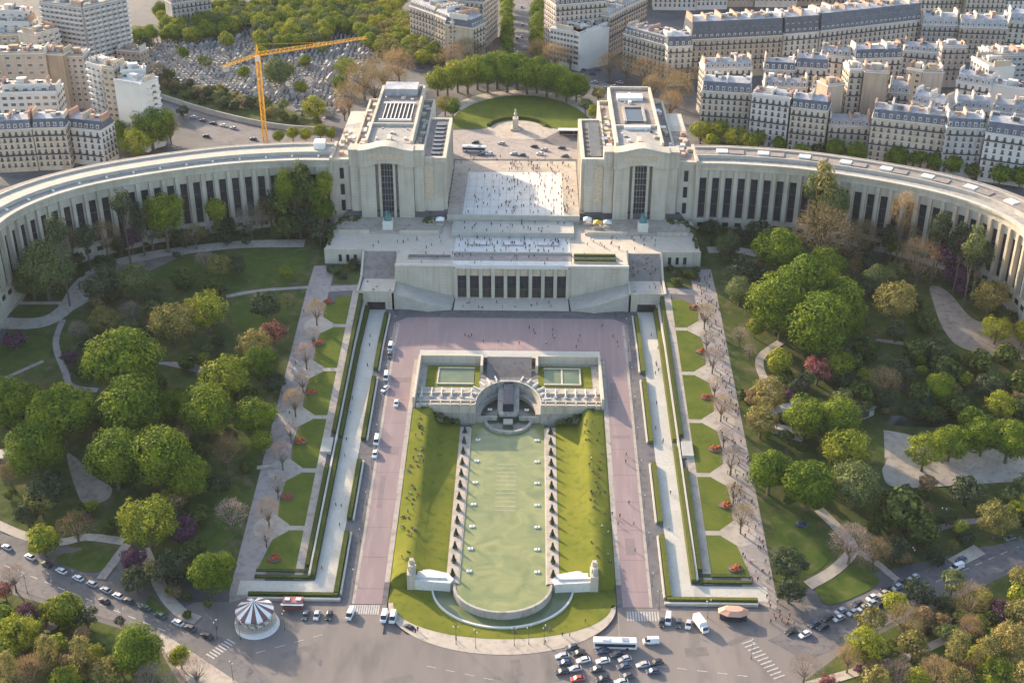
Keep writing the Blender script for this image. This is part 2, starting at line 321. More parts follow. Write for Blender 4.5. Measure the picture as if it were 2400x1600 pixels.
# ---------------------------------------------------------------- streets, paths and lawns
def PR(x, y, z):
    q = Vector((x, y, z)) - CAM; d = q.dot(cF); return 1200 + FPX * q.dot(cR) / d, 800 - FPX * q.dot(cU) / d
def rowy(py, x):
    """how far away the ground beside the axis (at x) shows at the photograph's height py"""
    a, b = 300.0, 515.0
    for i in range(40):
        m_ = (a + b) / 2
        if PR(x, m_, T(x, m_))[1] > py: a = m_
        else: b = m_
    return a
P2 = lambda L, z=None: [tuple(G(a, b)[:2]) for a, b in L]
drape('road', [(-99, 326), (-86.5, 326.5), (-86.5, 331), (-50, 326), (50, 326), (86, 326.5), (90, 331), (118, 322), (98, 240), (60, 200), (-60, 200), (-110, 240), (-134, 306), (-104, 321)], 'plaza', .04)
drape('road', P2([(-140, 1215), (0, 1272), (445, 1462), (520, 1492), (640, 1600), (470, 1600), (368, 1488), (71, 1393), (0, 1368), (-140, 1320)]), 'asphalt', .07)
drape('road', P2([(2540, 1190), (2400, 1238), (2111, 1357), (1866, 1466), (1800, 1500), (1889, 1548), (1975, 1512), (2298, 1364), (2400, 1316), (2540, 1260)]), 'asphalt', .07)
drape('path', P2([(2400, 1392), (2540, 1340), (2540, 1390), (2400, 1432), (2281, 1480), (2131, 1548), (1960, 1600), (1880, 1600), (2131, 1528), (2270, 1462)]), 'gravel', .24)
drape('path', P2([(440, 1600), (368, 1500), (380, 1482), (470, 1540), (560, 1600)]), 'gravel', .09)
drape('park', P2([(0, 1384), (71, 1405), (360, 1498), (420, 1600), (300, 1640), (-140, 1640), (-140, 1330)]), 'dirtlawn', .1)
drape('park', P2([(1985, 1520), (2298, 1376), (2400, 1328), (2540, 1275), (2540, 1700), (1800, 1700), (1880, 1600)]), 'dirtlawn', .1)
# painted crossings: (near end, far end, count)
def crossing(a, b, wdt, ln, n, z=.10):
    m_ = MB(); a = Vector(a[:2]); b = Vector(b[:2]); d = (b - a).normalized(); nn = Vector((-d.y, d.x))
    for i in range(n):
        c = a.lerp(b, (i + .5) / n); q = [c + d * (wdt / 2) * s1 + nn * (ln / 2) * s2 for s1, s2 in ((-1, -1), (1, -1), (1, 1), (-1, 1))]
        m_.add([(p.x, p.y, T(p.x, p.y) + z) for p in q], [(0, 1, 2, 3)])
    o = m_.build('road_marking', 'roadpaint'); o['kind'] = 'structure'
crossing((-48, 323.5), (-39, 323.5), .5, 4.5, 12); crossing((39.5, 322), (50, 322), .5, 4.5, 12)
crossing(G(1748, 1500), G(1830, 1590), .5, 4, 11); crossing(G(490, 1540), G(545, 1500), .5, 3.5, 8)
mk = MB()
for (a, b) in ((-86, 322.5), (-54, 322.5)), ((-54, 322.5), (-46, 327.5)): pass
for pa, pb, ww in (((-20, 1312), (440, 1500), .16), ((2390, 1280), (2130, 1390), .16), ((2130, 1390), (1990, 1450), .16), ((1540, 1560), (1800, 1590), .16), ((1000, 1560), (1190, 1600), .12), ((600, 1530), (780, 1480), .14)):
    a = G(*pa); b = G(*pb); d = (b - a).normalized(); n_ = Vector((-d.y, d.x, 0)) * ww
    for k in range(0, int((b - a).length / 6)):
        p = a + d * k * 6; q = p + d * 3
        mk.add([(v.x, v.y, T(v.x, v.y) + .1) for v in (p - n_, q - n_, q + n_, p + n_)], [(0, 1, 2, 3)])
o = mk.build('road_marking', 'roadpaint'); o['kind'] = 'structure'

for k, (a, b, w_, h_, az) in enumerate(((-30, 292, 9, 3, .3), (22, 296, 14, 2.2, -.4), (60, 306, 7, 4, .1), (-62, 304, 12, 2.5, .5), (-10, 282, 16, 1.5, -.2), (44, 288, 5, 3, .8), (-48, 318, 6, 2, 0), (74, 312, 9, 2, .6), (5, 298, 3, 7, .2), (-80, 314, 4, 5, .4))):
    ca, sa = math.cos(az), math.sin(az); drape('road_patch', [(a + x * ca - y * sa, b + x * sa + y * ca) for x, y in ((-w_ / 2, -h_ / 2), (w_ / 2, -h_ / 2), (w_ / 2, h_ / 2), (-w_ / 2, h_ / 2))], 'patch', .055)
for s in (-1, 1):
    for y0, y1, x0, x1 in (((350, 358, 41, 44.2), (412, 414, 39.4, 46), (436, 447, 40, 42.4)) if s > 0 else ((372, 389, 43.2, 45), (401, 405, 39.8, 43), (446, 449, 39, 46.6))): drape('road_patch', [(s * x0, y0), (s * x1, y0), (s * x1, y1), (s * x0, y1)], 'redpatch', .082)
    for k in range(9): drape('kerb', [(s * 38.5, 333 + k * 14.5), (s * 47.2, 333 + k * 14.5), (s * 47.2, 333.14 + k * 14.5), (s * 38.5, 333.14 + k * 14.5)], 'patch', .088)
# the ramp roads on both sides of the fountain, all falling towards the river
for s in (-1, 1):
    q = lambda L: [(s * x, y) for x, y in L]
    drape('pavement', q([(36.9, 326.2), (62, 326.2), (62, 514), (36.9, 514)]), 'asphalt', .03)
    drape('road', q([(38.6, 326.2), (47.2, 326.2), (47.2, 462), (38.6, 462)]), 'redroad', .07)
    drape('pavement', q([(36.9, 336), (38.6, 336), (38.6, 462), (36.9, 462)]), 'gravel', .09)
    drape('pavement', q([(47.2, 326.2), (48.2, 326.2), (48.2, 491), (47.2, 491)]), 'gravel', .105)
    drape('path', q([(54.6, 330), (61.4, 330), (61.4, 505), (54.6, 505)]), 'stonewalk', .08)
    drape('path', q([(61.4, 330), (86, 330), (86, 336.2), (61.4, 336.2)]), 'stonewalk', .085)
    drape('path', q([(65.8, 337), (68.6, 337), (68.6, 510), (65.8, 510)]), 'gravel', .07)
    drape('path', q([(78, 331), (87.6, 326), (88.6, 331), (88.6, 420), (88.6, 528), (79, 528)]), 'promenade', .06)
    drape('path', q([(67, 506), (100, 502), (100, 507), (67, 511)]), 'promenade', .075)
drape('road', [(-49.5, 462), (-47.2, 462), (47.2, 462), (49.5, 462), (49.5, 492), (44, 497), (-44, 497), (-49.5, 492)], 'redroad', .075)
drape('pavement', [(-36.8, 463.6), (36.8, 463.6), (36.8, 468.5), (-36.8, 468.5)], 'stonewalk', .12)
ROWS = [rowy(v, -72) for v in (695, 763, 866, 977, 1102, 1237, 1332)]
for s, nm in ((-1, 'left'), (1, 'right')):
    for i in range(6):
        y1 = ROWS[i] - (1.2 if i else 0); y0 = ROWS[i + 1] + (1.2 if i < 5 else 0); k = 3.6
        P = [(68.6, y0), (73.5, y0), (78.6, y0 + k + 1), (79.2, (y0 + y1) / 2), (78.6, y1 - k - 1), (73.5, y1), (68.6, y1)]
        if i == 5: P = [(68.6, y0), (81.2, y0), (80, y0 + 6), (78.6, y1 - k - 1), (73.5, y1), (68.6, y1)]
        drape('lawn', [(s * x, y) for x, y in P], 'lawn', .10)
        if i < 5: drape('path', [(s * (79.8 + 6.2 * math.cos(a / 10 * math.pi)), ROWS[i + 1] + 6.2 * math.sin(a / 10 * math.pi)) for a in range(20)], 'gravel', .085)
    for i in range(1, 6): drape('path', [(s * x, y) for x, y in ((68.4, ROWS[i] - 1.1), (76, ROWS[i] - 1.1), (76, ROWS[i] + 1.1), (68.4, ROWS[i] + 1.1))], 'gravel', .08)

# hedges in long clipped rows, with a pale kerb wall along them
def longbox(m_, x0, x1, y0, y1, h, base=-.4, zf=T):
    ys = [y0] + [g for g in GY if y0 < g < y1] + [y1]; rows = []
    for y in ys: 
        z = zf((x0 + x1) / 2, y); rows.append([(x0, y, z + base), (x0, y, z + h), (x1, y, z + h), (x1, y, z + base)])
    m_.grid(rows); n = len(ys)
    o = len(m_.v) - 4 * n; m_.f += [(o, o + 1, o + 2, o + 3), (o + 4 * n - 1, o + 4 * n - 2, o + 4 * n - 3, o + 4 * n - 4)]; m_.m += [m_.cur] * 2
segs3 = [(rowy(1404, 54), rowy(1259, 54)), (rowy(1228, 54), rowy(1090, 54)), (rowy(1040, 54), rowy(894, 54)), (rowy(876, 54), rowy(744, 54))]
pos = ['nearest the river', 'second from the river', 'third from the river', 'nearest the palace']
for s, nm in ((-1, 'left'), (1, 'right')):
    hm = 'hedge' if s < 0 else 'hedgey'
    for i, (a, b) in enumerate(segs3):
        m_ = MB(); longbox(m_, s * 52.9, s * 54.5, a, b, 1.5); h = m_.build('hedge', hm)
        tag(h, 'low hedge between ramp road and stone walk, %s side, %s' % (nm, pos[i]), 'hedge', 'clipped hedges along the ramp roads')
        m_ = MB(); longbox(m_, s * 51.9, s * 52.5, a, b, .9); h = m_.build('kerb_wall', 'stonewalk')
        tag(h, 'pale wall outside the ramp road hedge, %s side, %s' % (nm, pos[i]), 'low wall', 'low walls along the ramp roads')
    for k, (xa, xb, a, b, hh, ds) in enumerate([(61.6, 63.0, 337.5, rowy(1050, 62), 1.6, 'inner long hedge beside the stone walk, lower half'), (61.6, 63.0, rowy(1037, 62), 503, 1.6, 'inner long hedge beside the stone walk, upper half'), (64.2, 65.6, 342.5, rowy(1103, 65), 1.4, 'outer long hedge beside the gravel path, lower half'), (64.2, 65.6, rowy(1024, 65), 505, 1.4, 'outer long hedge beside the gravel path, upper half')]):
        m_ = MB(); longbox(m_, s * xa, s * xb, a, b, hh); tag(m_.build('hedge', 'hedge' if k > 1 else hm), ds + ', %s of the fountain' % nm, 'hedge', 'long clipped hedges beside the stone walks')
    m_ = MB(); longbox(m_, s * 63.2, s * 63.9, 338, 504, 1.3); tag(m_.build('kerb_wall', 'stonewalk'), 'long pale wall between the two parallel hedges, %s of the fountain' % nm, 'low wall')
    for (xa, xb, y_, ds) in ((53, 82, 328.6, 'clipped hedge across the river end of the stone walk'), (61.6, 81.5, 337.2, 'clipped hedge across the lawn foot, river side'), (64.4, 81.5, 340.2, 'clipped hedge across the lawn foot, lawn side')):
        m_ = MB(); m_.box(s * xa, s * xb, y_, y_ + 1.3, -.2, 1.7); tag(m_.build('hedge', 'hedge' if y_ > 330 else hm), ds + ', %s side' % nm, 'hedge', 'clipped hedges across the ends of the walks')
    m_ = MB(); m_.box(s * 52, s * 82, 327.2, 328, -.2, 1.1); tag(m_.build('kerb_wall', 'stonewalk'), 'low pale wall facing the square at the end of the %s stone walk' % nm, 'low wall')
    # stone landing boxes half way down the long hedges
    yk = rowy(1043, 64); m_ = MB(); m_.mat('stonedark'); 
    longbox(m_, s * 64.4, s * 68.4, yk - 8, yk, 1.0); tag(m_.build('stair_box', 'stonedark'), 'sunken grey stone stair box half way along the long hedges, %s side' % nm, 'stairs')

# flower beds on the strips of lawn
FB = [[(560 + X / 3.92, 680 + Y / 3.92) for X, Y in ((830, 105), (730, 490), (660, 940), (560, 1390))] + [(520 + 600 / 3.92, 1080 + 330 / 3.92), (520 + 480 / 3.92, 1080 + 900 / 3.92)],
      [(1440 + X / 3.92, 680 + Y / 3.92) for X, Y in ((730, 160), (800, 565), (850, 985), (925, 1460))] + [(1440 + 1020 / 3.92, 1080 + 410 / 3.92), (1440 + 1110 / 3.92, 1080 + 990 / 3.92)]]
ordn = ['first', 'second', 'third', 'fourth', 'fifth', 'sixth']
def lump(m_, cx, cy, cz, rx, ry, rz, seed, n=7, k=10):
    rr = random.Random(seed); rows = []
    for j in range(n + 1):
        ph = math.pi / 2 * (1 - j / n); row = []
        for i in range(k + 1):
            th = 2 * math.pi * (i % k) / k; q = Vector((math.cos(th) * math.cos(ph), math.sin(th) * math.cos(ph), math.sin(ph)))
            f = 1 + .25 * noise.noise(q * 2.3 + Vector((seed * 3.1, 0, 0)))
            row.append((cx + q.x * rx * f, cy + q.y * ry * f, cz + q.z * rz * f))
        rows.append(row)
    m_.grid(rows)
for s in (0, 1):
    for i, p in enumerate(FB[s]):
        g = G(*p); t = thing('flower_bed', 'red and orange flower bed on the %s lawn from the palace, %s strip' % (ordn[i], ('left', 'right')[s]), 'flower bed', tuple(g), 'red flower beds on the lawn strips')
        m_ = MB(); m_.prism([(2.4 * math.cos(a) * (1.1), 1.9 * math.sin(a)) for a in [k * math.pi / 6 for k in range(12)]], -.3, .35); m_.build('soil', 'trunk', t)
        m_ = MB(); r_ = random.Random(i + s * 9)
        for k in range(16): a = r_.uniform(0, 6.28); d = r_.uniform(0, 1.7); lump(m_, d * math.cos(a) * 1.2, d * math.sin(a), .25, .6, .6, r_.uniform(.5, 1.0), k + i, 3, 7)
        m_.build('flowers', 'flower', t)

# ---------------------------------------------------------------- the fountain
def ell(cx, cy, a, b, a0, a1, n): return [(cx + a * math.cos(R(a0 + (a1 - a0) * i / n)), cy + b * math.sin(R(a0 + (a1 - a0) * i / n))) for i in range(n + 1)]
WZ = 3.0
# square in front: pale walk and crescent lawn
outer = ell(0, 327, 36.5, 23.5, 180, 360, 36); lawno = ell(0, 327, 35, 16.5, 180, 360, 36); lowo = ell(0, 335, 23.2, 20, 180, 360, 36); inn = ell(0, 333, 15.6, 13.4, 180, 360, 36)
drape('pavement', outer[::-1] + [(-36.7, 336), (36.7, 336)][:0] + lawno, 'gravel', .12, zf=lambda x, y: 0, clipgrid=False)
def zl2(x, y): return .15
drape('lawn', [(-36.7, 336), (-36.7, 327)] + lawno + [(36.7, 327), (36.7, 336), (23.2, 336)] + lowo[::-1] + [(-23.2, 336)], 'lawnbright', .02, zf=lambda x, y: .14, clipgrid=False)
drape('water', [(-23, 335.4)] + ell(0, 335, 22.9, 19.7, 180, 360, 36) + [(23, 335.4)], 'waterlow', 0, zf=lambda x, y: .45, clipgrid=False)
ft = thing('fountain', 'long green fountain pool with a round lower basin and a stone cascade at the top', 'fountain', (0, 380, 0))
def fb(m_, name, mt=None, par=ft, smooth=False):
    o = m_.build(name, mt, par, smooth); o.location = (-par.location.x, -par.location.y, -par.location.z) if par is ft else (0, 0, 0); return o
def ring(m_, A, B, z0, z1):
    n = len(A); P = [(x, y, z) for z in (z0, z1) for x, y in A] + [(x, y, z) for z in (z0, z1) for x, y in B]
    m_.add(P, [(i, i + 1, n + i + 1, n + i) for i in range(n - 1)] + [(2 * n + i + 1, 2 * n + i, 3 * n + i, 3 * n + i + 1) for i in range(n - 1)] + [(n + i, n + i + 1, 3 * n + i + 1, 3 * n + i) for i in range(n - 1)] + [(0, n, 3 * n, 2 * n), (n - 1, 3 * n - 1, 4 * n - 1, 2 * n - 1)])
m_ = MB(); ring(m_, lowo, ell(0, 335, 22.6, 19.4, 180, 360, 36), -.5, .75); fb(m_, 'outer_rim', 'paleterrace')
m_ = MB(); ring(m_, ell(0, 333, 16.1, 13.9, 180, 360, 36), ell(0, 333, 15.3, 13.1, 180, 360, 36), -.5, WZ + .3); fb(m_, 'basin_wall', 'courtstone')
m_ = MB()
for s in (-1, 1): m_.box(s * 14.4, s * 14.0, 333, 426, 0, WZ + .3)
fb(m_, 'pool_side_wall', 'stone')
m_ = MB()
for s in (-1, 1): m_.prism([(s * 18.4, 333.3), (s * 14.4, 333.3), (s * 14.4, 427), (s * 18.4, 427)], -.3, WZ + .42)
o = m_.build('path', 'gravel'); o['kind'] = 'structure'
drape('water', inn + [(14.2, 333), (14.2, 431), (-14.2, 431), (-14.2, 333)], 'water', 0, zf=lambda x, y: WZ, clipgrid=False)
# banks of grass on both sides
def bank(s):
    rows = []
    for j in range(16):
        y = 336 + (429 - 336) * j / 15; cz = max(zroad(y) + .9, 6.3 - 1.0 * (1 - j / 15)); cx = 30.2
        row = []
        for x, z in ((36.75, zroad(y) - .05), (35.8, zroad(y) + .35 * (cz - zroad(y))), (33, cz - .45), (cx + 1.2, cz), (cx, cz - .08), (cx - 1.0, cz - (cz - WZ) * .1), (cx - 3.4, WZ + .95), (19.8, WZ + .55), (18.35, WZ + .3)):
            row.append((s * x, y, z + .12 * noise.noise(Vector((s * x * .3, y * .2, 0)))))
        rows.append(row)
    m_ = MB(); m_.grid(rows)
    r0 = rows[0]; o = len(m_.v); m_.add([(p[0], p[1], p[2]) for p in r0] + [(p[0], 334.4, .1) for p in r0], [(i, i + 1, i + 10, i + 9) for i in range(8)])
    b = m_.build('lawn', 'lawnbright', smooth=True); b['kind'] = 'structure'; return b
bank(-1); bank(1)
def bankz(x, y):
    ax = abs(x); j = clamp((y - 336) / 93); cz = max(zroad(y) + .9, 6.3 - 1.0 * (1 - j)); cx = 30.2
    pts = [(18.35, WZ + .3), (19.8, WZ + .55), (cx - 3.4, WZ + .95), (cx - 1.0, cz - (cz - WZ) * .1), (cx, cz - .08), (cx + 1.2, cz), (33, cz - .45), (35.8, zroad(y) + .35 * (cz - zroad(y))), (36.75, zroad(y))]
    for a, b in zip(pts, pts[1:]):
        if a[0] <= ax <= b[0]: return a[1] + (b[1] - a[1]) * (ax - a[0]) / (b[0] - a[0])
    return zroad(y)
# the upper court: a stone block with a round bay cut into it
arc = [(12.5 * math.cos(R(180 - 180 * i / 28)), 431 + 17.3 * math.sin(R(180 - 180 * i / 28))) for i in range(29)]
court = [(-35.6, 430), (-12.5, 430)] + arc + [(12.5, 430), (35.6, 430), (36.9, 463.6), (-36.9, 463.6)]
m_ = MB(); m_.prism(court, -.5, 11.0); fb(m_, 'court', 'courtstone')
m_ = MB(); m_.prism([(-13.6, 452), (-9, 450), (9, 450), (13.6, 452), (11, 463.4), (-11, 463.4)], 11, 11.05); m_.grid([[(x, 452 + 11.4 * j / 8, 11.05 + 2.95 * (j // 1) / 8) for x in (-9, 9)] for j in range(9)]); fb(m_, 'steps', 'asphalt')
m_ = MB()
for s in (-1, 1):
    for b in ((s * 36.9, s * 35.9, 430, 463.6, 9, 14.6), (s * 36, s * 11, 462.8, 463.9, 10, 14.65), (s * 11.6, s * 10.6, 455, 463, 11, 14.7), (s * 12.6, s * 35.6, 429.6, 430.4, 8, 11.9)): fb(MB().box(*b), 'parapet', 'stone')
m_ = MB(); ring(m_, [(p[0] * 1.035, 431 + (p[1] - 431) * 1.035) for p in arc], arc, 10.6, 11.5); fb(m_, 'bay_parapet', 'stonedark')
for s in (-1, 1):
    sd = 'left' if s < 0 else 'right'
    o = MB().prism([(s * 33, 444), (s * 11.6, 444), (s * 11.6, 461), (s * 33, 461)], 11.0, 11.12).build('lawn', 'lawnbright'); o['kind'] = 'structure'
    o = MB().prism([(s * 28.2, 446.2), (s * 14, 446.2), (s * 14, 458), (s * 28.2, 458)], 11.1, 11.3).build('water', 'waterlow'); o['kind'] = 'structure'
    m_ = MB(); m_.box(s * 28.7, s * 28.1, 445.6, 458.6, 11.1, 11.7); m_.box(s * 28.1, s * 13.9, 445.6, 446.2, 11.1, 11.7); m_.box(s * 28.1, s * 13.9, 458, 458.6, 11.1, 11.7)
    if s > 0: m_.box(20.8, 21.4, 446.2, 458, 11.1, 11.6)
    fb(m_, 'basin_rim', 'stone')
    # rows of low walls with cross walls
    m_ = MB()
    m_.box(s * 35.6, s * 12.6, 438.4, 439, 11, 11.9); m_.box(s * 35.6, s * 12.6, 432.6, 433.1, 11, 11.7)
    fb(m_, 'terrace_wall', 'stone')
    for k in range(6):
        x = 34.0 - k * 3.9; m_ = MB(); m_.box(s * (x - .2), s * (x + .2), 436.4, 442.0, 11, 12.1); m_.box(s * (x - .6), s * (x + .6), 435.9, 436.4, 11, 11.9); fb(m_, 'water_cannon', 'paleterrace')
        m_ = MB(); m_.box(s * (x - .17), s * (x + .17), 428.8, 432.6, 8.5, 11.9); fb(m_, 'buttress', 'stone')
    for k in range(1, 7):
        a = R(90 + s * -(8 + k * 12)); cx_, cy_ = 15.2 * math.cos(a), 431 + 19.8 * math.sin(a); m_ = MB(); m_.obox((cx_, cy_), (math.cos(a), math.sin(a) * 1.3), 3.6, .42, 11, 12.1); fb(m_, 'water_cannon', 'paleterrace')
a9 = [(p[0] * .86, 431 + (p[1] - 431) * .86) for p in arc]
m_ = MB(); ring(m_, arc, a9, .4, 6.9); fb(m_, 'bay_terrace', 'courtstone')
# cascade chute
m_ = MB(); m_.prism([(-4.2, 447.9), (-4.2, 434), (-3.2, 431.6), (3.2, 431.6), (4.2, 434), (4.2, 447.9)], .5, lambda x, y: 6.2 + (y - 431) * .2); fb(m_, 'chute', 'courtstone')
m_ = MB(); m_.box(-2.1, 2.1, 433.2, 450, 6.5, 9.9); m_.grid([[(x, y, 9.95 + (y - 433) * .06) for x in (-1.9, 1.9)] for y in (433.4, 450.4)]); fb(m_, 'chute_channel', 'glass')
m_ = MB(); m_.box(-1.8, 1.8, 427.6, 431.6, 1, 4.8); fb(m_, 'chute_foot', 'stonedark')
m_ = MB(); m_.prism([(p[0], p[1]) for p in ell(0, 431, 9.4, 8.6, 180, 360, 24)], .5, WZ + 1.1); fb(m_, 'step', 'courtstone')
m_ = MB(); m_.prism([(p[0], p[1]) for p in ell(0, 431, 8.2, 7.4, 180, 360, 24)], WZ + 1.1, WZ + 1.13); fb(m_, 'step_pool', 'waterdark')
m_ = MB(); m_.prism([(-12.5, 430.9)] + arc[1:-1] + [(12.5, 430.9)], .4, 5.2); fb(m_, 'bay_basin', 'waterdark')
m_ = MB()
fb(MB().box(-12.4, -4.2, 430.6, 431.4, 1, 5.7), 'bay_sill', 'courtstone'); fb(MB().box(4.2, 12.4, 430.6, 431.4, 1, 5.7), 'bay_sill', 'courtstone')
# square white water nozzle boxes standing in the pool, no lamps in them
nz = MB().mat('white').box(-.85, .85, -.5, .5, -1, .45).mat('metal').cyl(0, 0, .45, .7, .25, n=8).mesh('nozzle_box')
for s in (-1, 1):
    for k in range(7):
        y = 339.5 + k * 11.6 + (k * k * .25); inst('jet_nozzle_box', nz, ft, (s * 11.2, y - 380, WZ))
    inst('jet_nozzle_box', nz, ft, (s * 7.2, 436.5 - 380, 5.2))
m_ = MB()
for k in range(12): m_.box(-3.6, 3.6, 402 - k * 2.6, 402.14 - k * 2.6, WZ - .1, WZ + .015)
fb(m_, 'pipe_grid', 'stone')
# end walls and pylons
for s in (-1, 1):
    sd = 'left' if s < 0 else 'right'
    m_ = MB(); m_.prism([(s * 29, 333.6), (s * 17, 332.4), (s * 15.8, 334.6), (s * 18, 337.6), (s * 24, 339.4), (s * 29, 338.8)], -.3, lambda x, y: 3.9 + .0 * x); m_.prism([(s * 28.5, 335), (s * 18, 334.4), (s * 23.4, 338.2), (s * 28.5, 337.6)], 3.9, 4.4)
    tag(m_.build('end_wall', 'paleterrace'), 'pale wedge shaped stone wall joining the %s pylon to the pool rim' % sd, 'stone wall', 'stone end walls of the fountain')
    t = thing('pylon', 'tall narrow stone pylon with a carved figure at the river end, %s of the pool' % sd, 'monument', (s * 29.7, 336.2, 0), 'pylons at the river end of the fountain')
    MB().box(-1.3, 1.3, -2.8, 2.8, -.3, 6.2).build('plinth', 'stone', t); MB().box(-1.0, 1.0, -1.2, 2.2, 6.2, 8.2).box(-.7, .7, 0.4, 1.8, 8.2, 9.6).build('capping', 'stone', t)
    m_ = MB(); lump(m_, 0, -1.4, 6.2, .8, 1, 2.4, 4 + s, 6, 8); m_.build('carved_figure', 'stonedark', t)
# cone bushes along both walks
# ---------------------------------------------------------------- the theatre under the terrace
th = thing('theatre_building', 'low pale stone theatre with nine tall dark foyer windows set into the terrace', 'theatre', (0, 515, 14))
def at0(m_, name, mt=None, par=None, smooth=False):
    if name in ('parapet', 'white_roof_box', 'roof_slots', 'roof_lights', 'roof_hatches', 'roof_equipment', 'side_wall', 'pier', 'roof_rim', 'roof_vents', 'skylight_frame') and len(m_.f) % 6 == 0 and len(m_.v) % 8 == 0:
        nm = {'roof_lights': 'roof_light', 'roof_hatches': 'roof_hatch', 'roof_vents': 'roof_vent', 'roof_equipment': 'roof_unit'}.get(name, name)
        for i in range(len(m_.v) // 8):
            q = MB(); q.v = m_.v[i * 8:i * 8 + 8]; q.f = [tuple(j - i * 8 for j in f) for f in m_.f[i * 6:i * 6 + 6]]; q.mats = list(m_.mats[m_.m[i * 6]:m_.m[i * 6] + 1]); q.m = [0] * 6; at0_(q, nm, mt, par)
        return
    return at0_(m_, name, mt, par, smooth)
def at0_(m_, name, mt=None, par=None, smooth=False):
    o = m_.build(name, mt, par, smooth); o.location = -par.location; return o
m_ = MB(); m_.mat('stone')
m_.box(-51, -24.6, 514.9, 516.6, 13, 30.4); m_.box(24.6, 51, 514.9, 516.6, 13, 30.4); m_.box(-24.6, 24.6, 514.9, 516.6, 25.4, 30.0); m_.box(-24.6, 24.6, 515.7, 516.6, 13, 25.4)
at0(m_, 'wall', None, th)
gl = MB().mat('glasswarm').box(-1.75, 1.75, .0, .5, 0, 4.2).mat('glass').box(-1.75, 1.75, .0, .5, 4.2, 10.6).mat('dark').box(-1.8, 1.8, -.06, 0, 4.1, 4.35).box(-1.8, 1.8, -.06, 0, 7.6, 7.75).box(-.06, .06, -.05, 0, 0, 10.6).mesh('window')
pl = MB().box(-.75, .75, 0, 1.2, 0, 15.2).mesh('pilaster'); pl.materials.append(MT['stone'])
for k in range(9): inst('window', gl, th, (-21.8 + 5.45 * k, .15, .8))
for k in range(10): inst('pilaster', pl, th, (-24.5 + 5.45 * k, -.9, .2))
for k in range(9): at0(MB().box(-23.2 + 5.45 * k, -20.4 + 5.45 * k, 514.75, 514.9, 26, 28.6), 'relief_panel', 'stonewarm', th)
m_ = MB(); m_.box(-51, 51, 514.3, 514.9, 30.0, 30.9); m_.box(-24.6, 24.6, 513.6, 514.9, 29.3, 30.0); at0(m_, 'cornice', 'paleterrace', th)
# forecourt platform with steps down
o = MB().mat('tanterrace').prism([(-25, 503), (25, 503), (24.8, 515.6), (-24.8, 515.6)], 13, 14.9).build('platform', None); tag(o, 'tan stone platform in front of the nine foyer windows', 'platform')
m_ = MB()
for k in range(5): m_.box(-49, 49, 503 - .001 * k - 1.5 * (k + 1), 503 - 1.5 * k, 13, 14.75 - .15 * (k + 1))
tag(m_.build('steps', 'asphalt'), 'broad shallow grey steps below the theatre platform', 'steps')
# terraces above: sheets at 29.5, steps to 31.5 and the parvis at 33
def slab(name, poly, z0, z1, mt, kind='structure'): o = MB().prism(poly, z0, z1).build(name, mt); o['kind'] = kind; return o
slab('pavement', [(-83.9, 530.6), (83.9, 530.6), (83.9, 566.8), (-83.9, 566.8)], 29.3, 29.62, 'tanterrace')
slab('pavement', [(-50.9, 516.7), (50.9, 516.7), (50.9, 530.55), (-50.9, 530.55)], 29.3, 29.6, 'tanterrace')
slab('pavement', [(-26, 516.8), (26, 516.8), (26, 546), (-26, 546)], 29.64, 29.8, 'paleterrace')
slab('pavement', [(-28, 546), (28, 546), (28, 561.5), (-28, 561.5)], 29.6, 31.3, 'stonewalk')
for s in (-1, 1):
    slab('pavement', [(s * 33, 549.5), (s * 80, 549.5), (s * 80, 566.6), (s * 33, 566.6)], 29.62, 30.5, 'gravel')
    sdn = ('left', 'right')[s > 0]
    t_ = MB().box(s * 34, s * 52, 548.9, 549.5, 29.6, 31.5).build('parapet', 'stone'); tag(t_, 'low stone parapet on the upper terrace, inner side of the %s bronze group' % sdn, 'parapet')
    t_ = MB().box(s * 66, s * 80, 548.9, 549.5, 29.6, 31.5).build('parapet', 'stone'); tag(t_, 'low stone parapet on the upper terrace, outer side of the %s bronze group' % sdn, 'parapet')
    for k, (xa, xb, ya, yb) in enumerate(((34, 43, 560, 565.5), (72, 83, 560, 566), (82.2, 83.6, 533, 558))):
        t_ = MB(); rb = random.Random(k); 
        for q_ in range(int((xb - xa) * (yb - ya) / 2.2)): lump(t_, s * rb.uniform(xa, xb), rb.uniform(ya, yb), 30, .9, .9, rb.uniform(.8, 1.6), q_, 3, 7)
        tag(t_.build('planting_bed', 'hedge'), ('dark low planting at the inner foot of the %s pavilion', 'dark low planting at the outer foot of the %s pavilion', 'dark planting along the outer edge of the terrace, %s side')[k] % sdn, 'planting')
slab('pavement', [(-30.9, 561.5), (30.9, 561.5), (30.9, 634), (-30.9, 634)], 29.3, 33.1, 'gravel')
slab('pavement', [(-23.8, 563), (23.8, 563), (23.2, 618), (-23.2, 618)], 33.1, 33.14, 'paleterrace')
m_ = MB()
for k in range(13):
    x = -22.5 + k * 3.75; m_.box(x - .12, x + .12, 563.2, 617, 33.14, 33.155)
for k in range(20): m_.box(-27 + k * 2.84, -26.9 + k * 2.84, 546.4, 561.2, 31.3, 31.31)
for k in range(3): m_.box(-27.9, 27.9, 550 + k * 4, 550.15 + k * 4, 31.315, 31.325)
for k in range(7): m_.box(-23.3, 23.3, 565 + k * 8.5, 565.2 + k * 8.5, 33.16, 33.17)
o = m_.build('pavement_joints', 'stonedark'); o['kind'] = 'structure'
